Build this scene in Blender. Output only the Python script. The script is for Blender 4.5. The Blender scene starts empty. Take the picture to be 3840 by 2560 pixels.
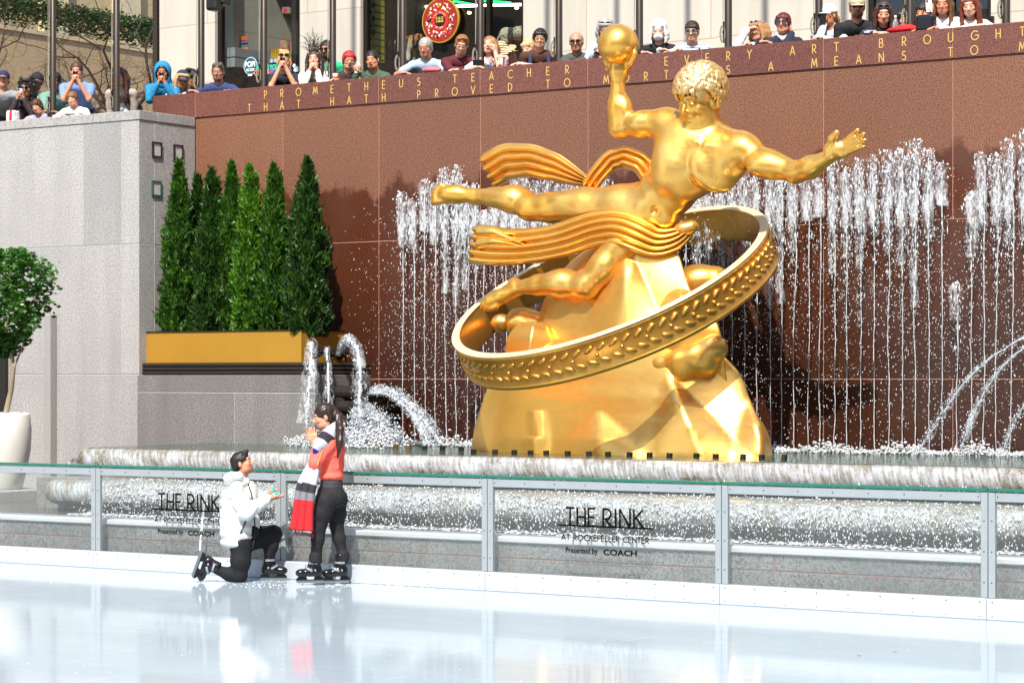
import bpy, math, random
import numpy as np
from math import pi, sin, cos, radians, sqrt, atan2
from mathutils import Vector, Matrix
random.seed(7); np.random.seed(7)
SC = bpy.context.scene
# ------------------------------------------------------------------ camera
CAMZ = 1.95; FPX = 9067.0; HOR = 1420.0
YAW = radians(33.5); CY = cos(YAW); SY = sin(YAW)
cam_d = bpy.data.cameras.new('camera'); cam = bpy.data.objects.new('camera', cam_d)
SC.collection.objects.link(cam); SC.camera = cam
cam.location = (0, 0, CAMZ); cam.rotation_euler = (pi/2, 0, YAW)
cam_d.sensor_width = 36; cam_d.lens = FPX/3840*36
cam_d.shift_y = (HOR-1280)/3840
cam_d.clip_start = 0.1; cam_d.clip_end = 1000
# ------------------------------------------------------------------ sky, sun, exposure
SUN_EL = radians(50); SUN_H = Vector((0.98*SY-0.20*CY, -0.98*CY-0.20*SY, 0)).normalized()
SUN_V = Vector((SUN_H.x*cos(SUN_EL), SUN_H.y*cos(SUN_EL), sin(SUN_EL)))
wd = bpy.data.worlds.new("World"); SC.world = wd; wd.use_nodes = True
wn = wd.node_tree; wn.nodes.clear()
_sky = wn.nodes.new('ShaderNodeTexSky'); _sky.sky_type = 'NISHITA'; _sky.sun_disc = False
_sky.sun_elevation = SUN_EL; _sky.sun_rotation = atan2(SUN_H.x, SUN_H.y)
_bg = wn.nodes.new('ShaderNodeBackground'); _bg.inputs[1].default_value = 0.15
_ow = wn.nodes.new('ShaderNodeOutputWorld')
wn.links.new(_sky.outputs[0], _bg.inputs[0]); wn.links.new(_bg.outputs[0], _ow.inputs[0])
sl = bpy.data.lights.new('sun', 'SUN'); sl.energy = 4.2; sl.angle = radians(0.6); sl.color = (1.0, 0.94, 0.85)
so = bpy.data.objects.new('sun', sl); SC.collection.objects.link(so)
so.rotation_euler = SUN_V.to_track_quat('Z', 'Y').to_euler(); so.location = (0, 0, 60)
SC.view_settings.view_transform = 'Standard'; SC.view_settings.look = 'None'
SC.view_settings.exposure = 0.85; SC.view_settings.gamma = 1
SC.cycles.max_bounces = 8; SC.cycles.transparent_max_bounces = 24
SC.cycles.caustics_reflective = False; SC.cycles.caustics_refractive = False
# ------------------------------------------------------------------ pixel <-> world (source pixels, real distances)
def Wd(px, py, t):
    u = (px-1920)/FPX; v = (HOR-py)/FPX
    return Vector((t*(-SY+CY*u), t*(CY+SY*u), CAMZ+v*t))
def W(px, py, Y):
    u = (px-1920)/FPX
    return Wd(px, py, Y/(CY+SY*u))
def Xat(px, Y): return W(px, 0, Y).x
def Zat(px, py, Y): return W(px, py, Y).z
# ------------------------------------------------------------------ colours and materials
def lin(c):
    return c/12.92 if c <= 0.04045 else ((c+0.055)/1.055)**2.4
def hx(s):
    if not isinstance(s, str): return tuple(s)[:3]
    s = s.lstrip('#'); return tuple(lin(int(s[i:i+2], 16)/255) for i in (0, 2, 4))
class NT:
    def __init__(self, name):
        self.m = bpy.data.materials.new(name); self.m.use_nodes = True
        self.t = self.m.node_tree; self.t.nodes.clear()
        self.out = self.t.nodes.new('ShaderNodeOutputMaterial')
        self.p = self.t.nodes.new('ShaderNodeBsdfPrincipled')
        self.link(self.p.outputs[0], self.out.inputs[0])
    def n(self, typ, **kw):
        nd = self.t.nodes.new(typ)
        for k, v in kw.items(): setattr(nd, k, v)
        return nd
    def link(self, a, b): self.t.links.new(a, b)
    def setv(self, sock, v):
        if isinstance(v, str): v = hx(v)
        if hasattr(v, 'is_output') or isinstance(v, bpy.types.NodeSocket): self.link(v, sock)
        else:
            if isinstance(v, (tuple, list)) and len(v) == 3 and sock.type == 'RGBA': v = (*v, 1)
            sock.default_value = v
    def coord(self, scale=(1, 1, 1), kind='Object', rot=(0, 0, 0)):
        tc = self.n('ShaderNodeTexCoord'); mp = self.n('ShaderNodeMapping')
        mp.inputs['Scale'].default_value = scale; mp.inputs['Rotation'].default_value = rot
        self.link(tc.outputs[kind], mp.inputs[0]); return mp.outputs[0]
    def noise(self, vec, scale=5, detail=3, rough=0.55, dist=0):
        nd = self.n('ShaderNodeTexNoise'); self.link(vec, nd.inputs['Vector'])
        nd.inputs['Scale'].default_value = scale; nd.inputs['Detail'].default_value = detail
        nd.inputs['Roughness'].default_value = rough; nd.inputs['Distortion'].default_value = dist
        return nd.outputs[0]
    def voro(self, vec, scale=5, out='Distance', feature='F1'):
        nd = self.n('ShaderNodeTexVoronoi', feature=feature); self.link(vec, nd.inputs['Vector'])
        nd.inputs['Scale'].default_value = scale; return nd.outputs[out]
    def ramp(self, fac, stops, interp='LINEAR'):
        nd = self.n('ShaderNodeValToRGB'); cr = nd.color_ramp; cr.interpolation = interp
        while len(cr.elements) < len(stops): cr.elements.new(0.5)
        for e, (p, c) in zip(cr.elements, stops):
            e.position = p; e.color = (*hx(c), 1) if not isinstance(c, (int, float)) else (c, c, c, 1)
        self.link(fac, nd.inputs[0]); return nd.outputs[0]
    def math(self, op, a, b=0.0, c=None, clamp=False):
        nd = self.n('ShaderNodeMath', operation=op, use_clamp=clamp); self.setv(nd.inputs[0], a); self.setv(nd.inputs[1], b)
        if c is not None: self.setv(nd.inputs[2], c)
        return nd.outputs[0]
    def mix(self, fac, a, b, mode='MIX'):
        nd = self.n('ShaderNodeMix', data_type='RGBA', blend_type=mode)
        self.setv(nd.inputs[0], fac); self.setv(nd.inputs[6], a); self.setv(nd.inputs[7], b); return nd.outputs[2]
    def sep(self, vec):
        nd = self.n('ShaderNodeSeparateXYZ'); self.link(vec, nd.inputs[0]); return nd.outputs
    def bump(self, h, strength=0.3, dist=0.01):
        nd = self.n('ShaderNodeBump'); nd.inputs['Strength'].default_value = strength; nd.inputs['Distance'].default_value = dist
        self.link(h, nd.inputs['Height']); self.link(nd.outputs[0], self.p.inputs['Normal'])
    def base(self, c): self.setv(self.p.inputs['Base Color'], c)
    def rough(self, r): self.setv(self.p.inputs['Roughness'], r)
    def metal(self, r): self.setv(self.p.inputs['Metallic'], r)
_mc = {}
def plain(c, rough=0.5, metal=0.0, var=0.12, nscale=8, bump=0.0, bscale=60, name=None):
    key = (c, rough, metal, var, nscale, bump, bscale)
    if key in _mc: return _mc[key]
    N = NT(name or 'surface'); v = N.coord()
    col = hx(c); lo = tuple(x*(1-var) for x in col); hi = tuple(min(1, x*(1+var)) for x in col)
    N.base(N.mix(N.noise(v, nscale, 4), lo, hi)); N.rough(rough); N.metal(metal)
    if bump: N.bump(N.noise(v, bscale, 3), bump, 0.004)
    _mc[key] = N.m; return N.m
def cloth(c, bump=0.35): return plain(c, 0.85, 0, 0.15, 14, bump, 90, 'cloth')
def stripes(c1, c2, freq, axis='Z', rough=0.8, sharp=True):
    N = NT('striped_cloth'); v = N.coord(); s = N.sep(v)
    a = {'X': s[0], 'Y': s[1], 'Z': s[2]}[axis]
    w = N.math('SINE', N.math('MULTIPLY', a, freq*2*pi))
    N.base(N.mix(N.math('GREATER_THAN', w, 0.0), hx(c1), hx(c2))); N.rough(rough); return N.m
def vcol(rough=0.5, name='skin', spec=0.4):
    key = ('vc', rough, name)
    if key in _mc: return _mc[key]
    N = NT(name); a = N.n('ShaderNodeAttribute'); a.attribute_name = 'Col'
    v = N.coord(); nz = N.noise(v, 40, 3)
    N.base(N.mix(0.25, a.outputs[0], N.mix(nz, (0.55, 0.5, 0.5), (1, 1, 1)), 'MULTIPLY'))
    N.rough(rough); N.p.inputs['Specular IOR Level'].default_value = spec
    N.p.inputs['Subsurface Weight'].default_value = 0.08; N.p.inputs['Subsurface Radius'].default_value = (0.02, 0.008, 0.004)
    _mc[key] = N.m; return N.m
# ------------------------------------------------------------------ mesh accumulator
class Geo:
    def __init__(self): self.v = []; self.f = []; self.mi = []; self.n = 0
    def add(self, V, F, mi=0):
        V = np.asarray(V, float).reshape(-1, 3); self.v.append(V)
        n = self.n
        self.f.extend([tuple(int(i)+n for i in f) for f in F]); self.mi.extend([mi]*len(F)); self.n += len(V); return self
    def box(self, lo, hi, mi=0):
        x0, y0, z0 = lo; x1, y1, z1 = hi
        V = [(x0,y0,z0),(x1,y0,z0),(x1,y1,z0),(x0,y1,z0),(x0,y0,z1),(x1,y0,z1),(x1,y1,z1),(x0,y1,z1)]
        return self.add(V, [(0,3,2,1),(4,5,6,7),(0,1,5,4),(1,2,6,5),(2,3,7,6),(3,0,4,7)], mi)
    def bbox(self, lo, hi, b=0.01, mi=0):
        """box with bevelled edges"""
        lo = np.array(lo, float); hi = np.array(hi, float); c = (lo+hi)/2; h = (hi-lo)/2
        b = min(b, h.min()*0.9)
        V = []; idx = {}
        for sx in (-1, 1):
            for sy in (-1, 1):
                for sz in (-1, 1):
                    s = np.array((sx, sy, sz))
                    for ax in range(3):
                        q = s*(h-b); q[ax] = s[ax]*h[ax]; idx[(sx, sy, sz, ax)] = len(V); V.append(c+q)
        F = []
        for ax in range(3):
            o = [a for a in range(3) if a != ax]
            for s in (-1, 1):
                L = []
                for (p, q) in ((-1,-1),(1,-1),(1,1),(-1,1)):
                    k = [0,0,0]; k[ax] = s; k[o[0]] = p; k[o[1]] = q; L.append(idx[(*k, ax)])
                F.append(L)
        for ax in range(3):
            o = [a for a in range(3) if a != ax]
            for p in (-1, 1):
                for q in (-1, 1):
                    k0 = [0,0,0]; k0[ax] = -1; k0[o[0]] = p; k0[o[1]] = q; k1 = list(k0); k1[ax] = 1
                    F.append([idx[(*k0, o[0])], idx[(*k1, o[0])], idx[(*k1, o[1])], idx[(*k0, o[1])]])
        for sx in (-1, 1):
            for sy in (-1, 1):
                for sz in (-1, 1): F.append([idx[(sx,sy,sz,0)], idx[(sx,sy,sz,1)], idx[(sx,sy,sz,2)]])
        FF = []
        for f in F:
            P = [V[i] for i in f]; nrm = np.cross(P[1]-P[0], P[2]-P[0]); m = sum(P)/len(P)-c
            FF.append(f if np.dot(nrm, m) > 0 else f[::-1])
        return self.add(V, FF, mi)
    def grid(self, P, closeu=False, closev=False, mi=0, flip=False):
        P = np.asarray(P, float); nu, nv = P.shape[:2]; F = []
        for i in range(nu if closeu else nu-1):
            for j in range(nv if closev else nv-1):
                a = i*nv+j; b = ((i+1) % nu)*nv+j; c = ((i+1) % nu)*nv+(j+1) % nv; d = i*nv+(j+1) % nv
                F.append((a, d, c, b) if flip else (a, b, c, d))
        return self.add(P.reshape(-1, 3), F, mi)
    def tube(self, pts, r, n=8, cap=True, mi=0, flat=1.0, upv=None):
        pts = [np.array(p, float) for p in pts]; m = len(pts)
        if not hasattr(r, '__len__'): r = [r]*m
        rows = []; prev = None
        for i in range(m):
            t = pts[min(i+1, m-1)]-pts[max(i-1, 0)]; L = np.linalg.norm(t); t = t/L if L > 1e-9 else np.array((0, 0, 1.))
            if prev is None:
                a = np.array(upv if upv is not None else ((0, 0, 1.) if abs(t[2]) < 0.9 else (1., 0, 0)), float)
            else: a = prev
            a = a-np.dot(a, t)*t; a /= max(np.linalg.norm(a), 1e-9); prev = a; b = np.cross(t, a)
            rows.append([pts[i]+r[i]*(cos(q)*a*flat+sin(q)*b) for q in np.linspace(0, 2*pi, n, endpoint=False)])
        base = self.n; self.grid(rows, closev=True, mi=mi, flip=True)
        if cap:
            self.f.append(tuple(base+j for j in range(n))); self.mi.append(mi)
            self.f.append(tuple(base+(m-1)*n+j for j in range(n))[::-1]); self.mi.append(mi)
        return self
    def lathe(self, prof, c=(0, 0, 0), n=24, mi=0, ax=None):
        """prof: (r, z) list"""
        rows = [[(c[0]+r*cos(a), c[1]+r*sin(a), c[2]+z) for a in np.linspace(0, 2*pi, n, endpoint=False)] for r, z in prof]
        return self.grid(rows, closev=True, mi=mi, flip=True)
    def ball(self, c, r, n=8, m=6, R=None, mi=0):
        r = np.array(r if hasattr(r, '__len__') else (r, r, r), float); rows = []
        for i in range(m+1):
            ph = -pi/2+pi*i/m
            rows.append([(cos(ph)*cos(a)*r[0], cos(ph)*sin(a)*r[1], sin(ph)*r[2]) for a in np.linspace(0, 2*pi, n, endpoint=False)])
        P = np.array(rows)
        if R is not None: P = P@np.array(R).T
        return self.grid(P+np.array(c, float), closev=True, mi=mi, flip=True)
    def prism(self, poly, y0, y1, mi=0, axis='Y'):
        """poly in (x,z), extruded along y"""
        n = len(poly)
        if axis == 'Y': V = [(x, y0, z) for x, z in poly]+[(x, y1, z) for x, z in poly]
        elif axis == 'Z': V = [(x, y, y0) for x, y in poly]+[(x, y, y1) for x, y in poly]
        else: V = [(y0, x, z) for x, z in poly]+[(y1, x, z) for x, z in poly]
        F = [tuple(range(n)), tuple(range(2*n-1, n-1, -1))]+[(i, i+n, (i+1) % n+n, (i+1) % n) for i in range(n)]
        return self.add(V, F, mi)
    def disc(self, c, r, n=24, ax=(1,0,0), ay=(0,0,1), mi=0):
        c = np.array(c, float); ax = np.array(ax, float); ay = np.array(ay, float)
        rr = r if hasattr(r, '__len__') else (r, r)
        return self.add([c+rr[0]*cos(a)*ax+rr[1]*sin(a)*ay for a in np.linspace(0, 2*pi, n, endpoint=False)], [tuple(range(n))], mi)
_oct_v = np.array([(1,0,0),(-1,0,0),(0,1,0),(0,-1,0),(0,0,1),(0,0,-1)], float)
_oct_f = [(0,2,4),(2,1,4),(1,3,4),(3,0,4),(2,0,5),(1,2,5),(3,1,5),(0,3,5)]
def _ico():
    t = (1+5**.5)/2
    v = np.array([(-1,t,0),(1,t,0),(-1,-t,0),(1,-t,0),(0,-1,t),(0,1,t),(0,-1,-t),(0,1,-t),(t,0,-1),(t,0,1),(-t,0,-1),(-t,0,1)], float)
    v /= np.linalg.norm(v[0])
    f = [(0,11,5),(0,5,1),(0,1,7),(0,7,10),(0,10,11),(1,5,9),(5,11,4),(11,10,2),(10,7,6),(7,1,8),(3,9,4),(3,4,2),(3,2,6),(3,6,8),(3,8,9),(4,9,5),(2,4,11),(6,2,10),(8,6,7),(9,8,1)]
    return v, f
_ico_v, _ico_f = _ico()
def mesh_np(name, V, F, mats, mi=None, smooth=True, col=None, tri=None):
    """F: (n,4) int array of quads or list of tuples"""
    me = bpy.data.meshes.new(name)
    if isinstance(F, np.ndarray):
        n, k = F.shape; me.vertices.add(len(V)); me.vertices.foreach_set('co', np.asarray(V, np.float32).ravel())
        me.loops.add(n*k); me.loops.foreach_set('vertex_index', F.astype(np.int32).ravel())
        me.polygons.add(n); me.polygons.foreach_set('loop_start', np.arange(0, n*k, k, dtype=np.int32))
        me.update(calc_edges=True)
    else:
        tot = np.array([len(f) for f in F], np.int32); st = np.concatenate([[0], np.cumsum(tot)[:-1]]).astype(np.int32)
        me.vertices.add(len(V)); me.vertices.foreach_set('co', np.asarray(V, np.float32).ravel())
        me.loops.add(int(tot.sum())); me.loops.foreach_set('vertex_index', np.fromiter((i for f in F for i in f), np.int32))
        me.polygons.add(len(F)); me.polygons.foreach_set('loop_start', st)
        me.update(calc_edges=True)
    for m in mats: me.materials.append(m)
    if mi is not None and len(mats) > 1: me.polygons.foreach_set('material_index', np.asarray(mi, np.int32))
    me.polygons.foreach_set('use_smooth', np.full(len(me.polygons), bool(smooth)))
    if col is not None:
        a = me.color_attributes.new('Col', 'FLOAT_COLOR', 'POINT')
        c4 = np.ones((len(V), 4), np.float32); c4[:, :3] = col; a.data.foreach_set('color', c4.ravel())
    me.validate(); me.update(); return me
def tag(o, label=None, cat=None, group=None, kind=None):
    if label: o['label'] = label
    if cat: o['category'] = cat
    if group: o['group'] = group
    if kind: o['kind'] = kind
    return o
def thing(name, label, cat, loc=(0, 0, 0), rz=0.0, group=None):
    o = bpy.data.objects.new(name, None); SC.collection.objects.link(o); o.empty_display_size = 0.2
    o.location = loc; o.rotation_euler = (0, 0, rz); return tag(o, label, cat, group)
def obj(name, g, mats, parent=None, smooth=False, world=False, col=None, label=None):
    """world=True: geometry is in world coordinates, shifted into the (unrotated or rotated) parent"""
    if not isinstance(mats, (list, tuple)): mats = [mats]
    if isinstance(g, Geo):
        V = np.concatenate(g.v) if g.v else np.zeros((0, 3)); F = g.f; mi = g.mi
    else: V, F = g[0], g[1]; mi = None
    if world and parent is not None:
        L = np.array(parent.location); a = parent.rotation_euler.z
        pp = parent
        V = V-L; c, s = cos(-a), sin(-a)
        V = np.stack([V[:, 0]*c-V[:, 1]*s, V[:, 0]*s+V[:, 1]*c, V[:, 2]], 1)
    me = mesh_np(name, V, F, mats, mi, smooth, col)
    o = bpy.data.objects.new(name, me); SC.collection.objects.link(o)
    if parent is not None: o.parent = parent
    if label: o['label'] = label
    return o
def smooth_by_angle(o, ang=35):
    me = o.data; me.polygons.foreach_set('use_smooth', np.ones(len(me.polygons), bool))
    try: me.set_sharp_from_angle(angle=radians(ang))
    except Exception: pass
    return o
def flip_fix(o):
    import bmesh
    bm = bmesh.new(); bm.from_mesh(o.data); bmesh.ops.recalc_face_normals(bm, faces=bm.faces); bm.to_mesh(o.data); bm.free(); return o
# ------------------------------------------------------------------ signed-distance modelling (one continuous surface per body)
def rotm(ex, ey, ez): return np.array([ex, ey, ez], float).T     # columns = local axes
def nrm(v):
    v = np.array(v, float); return v/max(np.linalg.norm(v), 1e-9)
class Sdf:
    def __init__(self): self.p = []; self.paint = []
    def cap(self, a, b, ra, rb=None, k=0.02, sub=False):
        self.p.append(('c', np.array(a, float), np.array(b, float), ra, ra if rb is None else rb, k, sub)); return self
    def chain(self, pts, rs, k=0.02):
        for i in range(len(pts)-1): self.cap(pts[i], pts[i+1], rs[i], rs[i+1], k)
        return self
    def ell(self, c, r, R=None, k=0.02, sub=False):
        r = np.array(r if hasattr(r, '__len__') else (r, r, r), float)
        self.p.append(('e', np.array(c, float), r, np.eye(3) if R is None else np.array(R, float), None, k, sub)); return self
    def box(self, c, h, R=None, rd=0.01, k=0.01, sub=False):
        self.p.append(('b', np.array(c, float), np.array(h, float), np.eye(3) if R is None else np.array(R, float), rd, k, sub)); return self
    def pt(self, c, r, col, R=None, soft=0.3):
        r = np.array(r if hasattr(r, '__len__') else (r, r, r), float)
        self.paint.append((np.array(c, float), r, np.eye(3) if R is None else np.array(R, float), np.array(hx(col)), soft)); return self
    def mesh(self, vox, disp=None):
        lo = np.full(3, 1e9); hi = np.full(3, -1e9); bbs = []
        for q in self.p:
            if q[0] == 'c': m = max(q[3], q[4]); l = np.minimum(q[1], q[2])-m; h = np.maximum(q[1], q[2])+m
            elif q[0] == 'e': e = np.abs(q[3])@q[2]; l = q[1]-e; h = q[1]+e
            else: e = np.abs(q[3])@(q[2]+q[4]); l = q[1]-e; h = q[1]+e
            bbs.append((l, h))
            if not q[6]: lo = np.minimum(lo, l); hi = np.maximum(hi, h)
        lo -= 3*vox; hi += 3*vox; dim = np.ceil((hi-lo)/vox).astype(int)+1
        Fd = np.full(dim, 0.5, np.float32)
        ax = [lo[i]+vox*np.arange(dim[i]) for i in range(3)]
        for q, (l, h) in zip(self.p, bbs):
            k = q[5]; mg = k+3*vox
            i0 = np.maximum(((l-mg-lo)/vox).astype(int), 0); i1 = np.minimum(((h+mg-lo)/vox).astype(int)+2, dim)
            if (i1 <= i0).any(): continue
            X, Y, Z = np.meshgrid(ax[0][i0[0]:i1[0]], ax[1][i0[1]:i1[1]], ax[2][i0[2]:i1[2]], indexing='ij')
            sl = tuple(slice(a, b) for a, b in zip(i0, i1))
            if q[0] == 'c':
                a, b = q[1], q[2]; ba = b-a; L2 = max(float(ba@ba), 1e-12)
                px, py, pz = X-a[0], Y-a[1], Z-a[2]
                t = np.clip((px*ba[0]+py*ba[1]+pz*ba[2])/L2, 0, 1)
                d = np.sqrt((px-t*ba[0])**2+(py-t*ba[1])**2+(pz-t*ba[2])**2)-(q[3]+(q[4]-q[3])*t)
            else:
                c = q[1]; R = q[3]; px, py, pz = X-c[0], Y-c[1], Z-c[2]
                lx = px*R[0,0]+py*R[1,0]+pz*R[2,0]; ly = px*R[0,1]+py*R[1,1]+pz*R[2,1]; lz = px*R[0,2]+py*R[1,2]+pz*R[2,2]
                r = q[2]
                if q[0] == 'e':
                    k0 = np.sqrt((lx/r[0])**2+(ly/r[1])**2+(lz/r[2])**2); k1 = np.sqrt((lx/r[0]**2)**2+(ly/r[1]**2)**2+(lz/r[2]**2)**2)
                    d = k0*(k0-1)/np.maximum(k1, 1e-6)
                else:
                    qx, qy, qz = np.abs(lx)-r[0], np.abs(ly)-r[1], np.abs(lz)-r[2]
                    d = np.sqrt(np.maximum(qx, 0)**2+np.maximum(qy, 0)**2+np.maximum(qz, 0)**2)+np.minimum(np.maximum(np.maximum(qx, qy), qz), 0)-q[4]
            f = Fd[sl]
            if q[6]:
                h_ = np.maximum(k-np.abs(f+d), 0)/k if k > 0 else 0; Fd[sl] = np.maximum(f, -d)+h_*h_*k*0.25
            else:
                h_ = np.maximum(k-np.abs(f-d), 0)/k if k > 0 else 0; Fd[sl] = np.minimum(f, d)-h_*h_*k*0.25
        S = Fd < 0
        c8 = [S[(slice(dx, dim[0]-1+dx)), (slice(dy, dim[1]-1+dy)), (slice(dz, dim[2]-1+dz))] for dx in (0,1) for dy in (0,1) for dz in (0,1)]
        anyv = c8[0].copy(); allv = c8[0].copy()
        for c in c8[1:]: anyv |= c; allv &= c
        act = anyv & ~allv; I = np.argwhere(act); idm = np.full(act.shape, -1, np.int32); idm[act] = np.arange(len(I))
        acc = np.zeros((len(I), 3)); cnt = np.zeros(len(I))
        offs = [(dx, dy, dz) for dx in (0,1) for dy in (0,1) for dz in (0,1)]
        val = {o: Fd[I[:,0]+o[0], I[:,1]+o[1], I[:,2]+o[2]].astype(float) for o in offs}
        for o in offs:
            for a in range(3):
                if o[a] == 0:
                    o2 = list(o); o2[a] = 1; o2 = tuple(o2); v0, v1 = val[o], val[o2]
                    cr = (v0 < 0) != (v1 < 0); t = np.where(cr, v0/np.where(np.abs(v0-v1) < 1e-9, 1e-9, v0-v1), 0)
                    p = np.array(o, float)[None, :].repeat(len(I), 0); p[:, a] += t
                    acc += p*cr[:, None]; cnt += cr
        V = lo+vox*(I+acc/np.maximum(cnt, 1)[:, None])
        Q = []
        for a in range(3):
            b, c = (a+1) % 3, (a+2) % 3
            s0 = [slice(1, -1)]*3; s1 = [slice(1, -1)]*3; s0[a] = slice(0, -1); s1[a] = slice(1, None)
            A = S[tuple(s0)]; B = S[tuple(s1)]; cr = A != B; E = np.argwhere(cr); fl = A[cr]
            st = np.array([1, 1, 1]); st[a] = 0; E = E+st
            def cid(db, dc):
                e = E.copy(); e[:, b] -= db; e[:, c] -= dc; return idm[e[:,0], e[:,1], e[:,2]]
            q = np.stack([cid(1,1), cid(0,1), cid(0,0), cid(1,0)], 1)
            q[~fl] = q[~fl][:, ::-1]; Q.append(q)
        Q = np.concatenate(Q); Q = Q[(Q >= 0).all(1)]
        if disp is not None: V = disp(V, vnormals(V, Q))
        return V, Q
    def colors(self, V, base):
        C = np.tile(np.array(hx(base)), (len(V), 1))
        for c, r, R, col, soft in self.paint:
            l = (V-c)@R; d = np.sqrt(((l/r)**2).sum(1)); t = np.clip((1+soft-d)/(2*soft), 0, 1)[:, None]
            C = C*(1-t)+col*t
        return C
def vnormals(V, Q):
    n = np.cross(V[Q[:,1]]-V[Q[:,0]], V[Q[:,2]]-V[Q[:,0]]); N = np.zeros_like(V)
    for i in range(Q.shape[1]): np.add.at(N, Q[:, i], n)
    return N/np.maximum(np.linalg.norm(N, axis=1), 1e-9)[:, None]
def wob(V, s, seed=0):
    r = np.random.RandomState(seed); o = np.zeros(len(V))
    for i in range(6):
        k = r.normal(size=3)*s*(1+0.5*i); o += np.sin(V@k+r.rand()*6.28)/(1+0.4*i)
    return o/3
# ------------------------------------------------------------------ stroke lettering
def arc(cx, cy, rx, ry, a0, a1, n=9): return [(cx+rx*cos(radians(a)), cy+ry*sin(radians(a))) for a in np.linspace(a0, a1, n)]
GL = {
 'A': (.62, [[(0,0),(.31,1),(.62,0)],[(.1,.3),(.52,.3)]]),
 'B': (.46, [[(0,0),(0,1)],[(0,1),(.2,1)]+arc(.2,.77,.2,.23,90,-90)+[(0,.54)],[(0,.54),(.22,.54)]+arc(.22,.27,.24,.27,90,-90)+[(0,0)]]),
 'C': (.66, [arc(.45,.5,.45,.5,50,310,15)]),
 'D': (.55, [[(0,0),(0,1),(.1,1)]+arc(.1,.5,.45,.5,90,-90,13)+[(0,0)]]),
 'E': (.4, [[(.4,1),(0,1),(0,0),(.4,0)],[(0,.5),(.36,.5)]]),
 'F': (.4, [[(.4,1),(0,1),(0,0)],[(0,.5),(.36,.5)]]),
 'G': (.72, [arc(.45,.5,.45,.5,50,360,17)+[(.5,.5)]]),
 'H': (.5, [[(0,0),(0,1)],[(.5,0),(.5,1)],[(0,.5),(.5,.5)]]),
 'I': (.04, [[(.02,0),(.02,1)]]),
 'K': (.48, [[(0,0),(0,1)],[(.46,1),(.0,.45)],[(.12,.58),(.5,0)]]),
 'L': (.38, [[(0,1),(0,0),(.38,0)]]),
 'M': (.74, [[(0,0),(.12,1),(.37,.2),(.62,1),(.74,0)]]),
 'N': (.55, [[(0,0),(0,1),(.55,0),(.55,1)]]),
 'O': (.86, [arc(.43,.5,.43,.5,0,360,21)]),
 'P': (.42, [[(0,0),(0,1),(.18,1)]+arc(.18,.72,.24,.28,90,-90)+[(0,.44)]]),
 'R': (.45, [[(0,0),(0,1),(.18,1)]+arc(.18,.72,.24,.28,90,-90)+[(0,.44)],[(.12,.44),(.46,0)]]),
 'S': (.42, [arc(.2,.76,.19,.24,40,270,9)+arc(.21,.27,.2,.27,90,-140,9)]),
 'T': (.5, [[(0,1),(.5,1)],[(.25,1),(.25,0)]]),
 'U': (.55, [[(0,1),(0,.3)]+arc(.275,.28,.275,.28,180,360,9)+[(.55,1)]]),
 'V': (.58, [[(0,1),(.29,0),(.58,1)]]),
 'W': (.8, [[(0,1),(.2,0),(.4,.9),(.6,0),(.8,1)]]), 'Z': (.45, [[(0,1),(.45,1),(0,0),(.45,0)]]),
 'Y': (.55, [[(0,1),(.27,.5),(.55,1)],[(.27,.5),(.27,0)]]),
 '0': (.6, [arc(.3,.5,.3,.5,0,360,17)]), '2': (.46, [arc(.22,.76,.22,.24,170,-30,9)+[(0,0),(.46,0)]]),
 '!': (.06, [[(.03,.3),(.03,1)],[(.03,0),(.03,.1)]]), '-': (.2, [[(0,.5),(.2,.5)]]), '1': (.2, [[(0,.8),(.15,1),(.15,0)]]), '6': (.5,[arc(.25,.3,.25,.3,0,360,13),[(.02,.35),(.3,1)]]),
 '&': (.6, [[(.6,0),(.1,.8)]+arc(.25,.82,.15,.18,180,0,5)+[(.05,.3)]+arc(.25,.22,.22,.22,170,350,7)]), ',': (.1, [[(.05,.1),(0,-.15)]]),
}
def put_glyph(g, ch, x, z, h, th, plane, wx=1.0, vth=None, mi=0):
    """plane(a, b) -> world point; (a,b) metres in the lettering plane; th half stroke"""
    w, st = GL[ch]; o_ = np.array(plane(0, 0), float); nn_ = nrm(np.cross(np.array(plane(1, 0))-o_, np.array(plane(0, 1))-o_)); kq = 0
    for s in st:
        P = [(x+p[0]*h*wx, z+p[1]*h) for p in s]
        for (a, b), (c, d) in zip(P[:-1], P[1:]):
            dx, dz = c-a, d-b; L = sqrt(dx*dx+dz*dz)
            if L < 1e-6: continue
            tt = th
            if vth: tt = th+(vth-th)*abs(dz)/L
            nx, nz = -dz/L*tt, dx/L*tt; ex, ez = dx/L*tt*.6, dz/L*tt*.6
            kq += 1; of = nn_*(.00012*kq)
            g.add([np.array(plane(*pq))+of for pq in ((a-ex+nx, b-ez+nz), (a-ex-nx, b-ez-nz), (c+ex-nx, d+ez-nz), (c+ex+nx, d+ez+nz))], [(0,1,2,3)], mi)
    return w*h*wx
def put_text(g, txt, x, z, h, th, plane, gap=0.22, wx=1.0, vth=None, mi=0, width=None, space=0.45):
    tot = sum((GL[c][0]*wx+gap if c != ' ' else space)*h for c in txt)-gap*h
    if width: s = width/tot; wx *= s; gap *= s; space *= s
    for c in txt:
        if c == ' ': x += space*h; continue
        x += put_glyph(g, c, x, z, h, th, plane, wx, vth, mi)+gap*h
    return x
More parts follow.
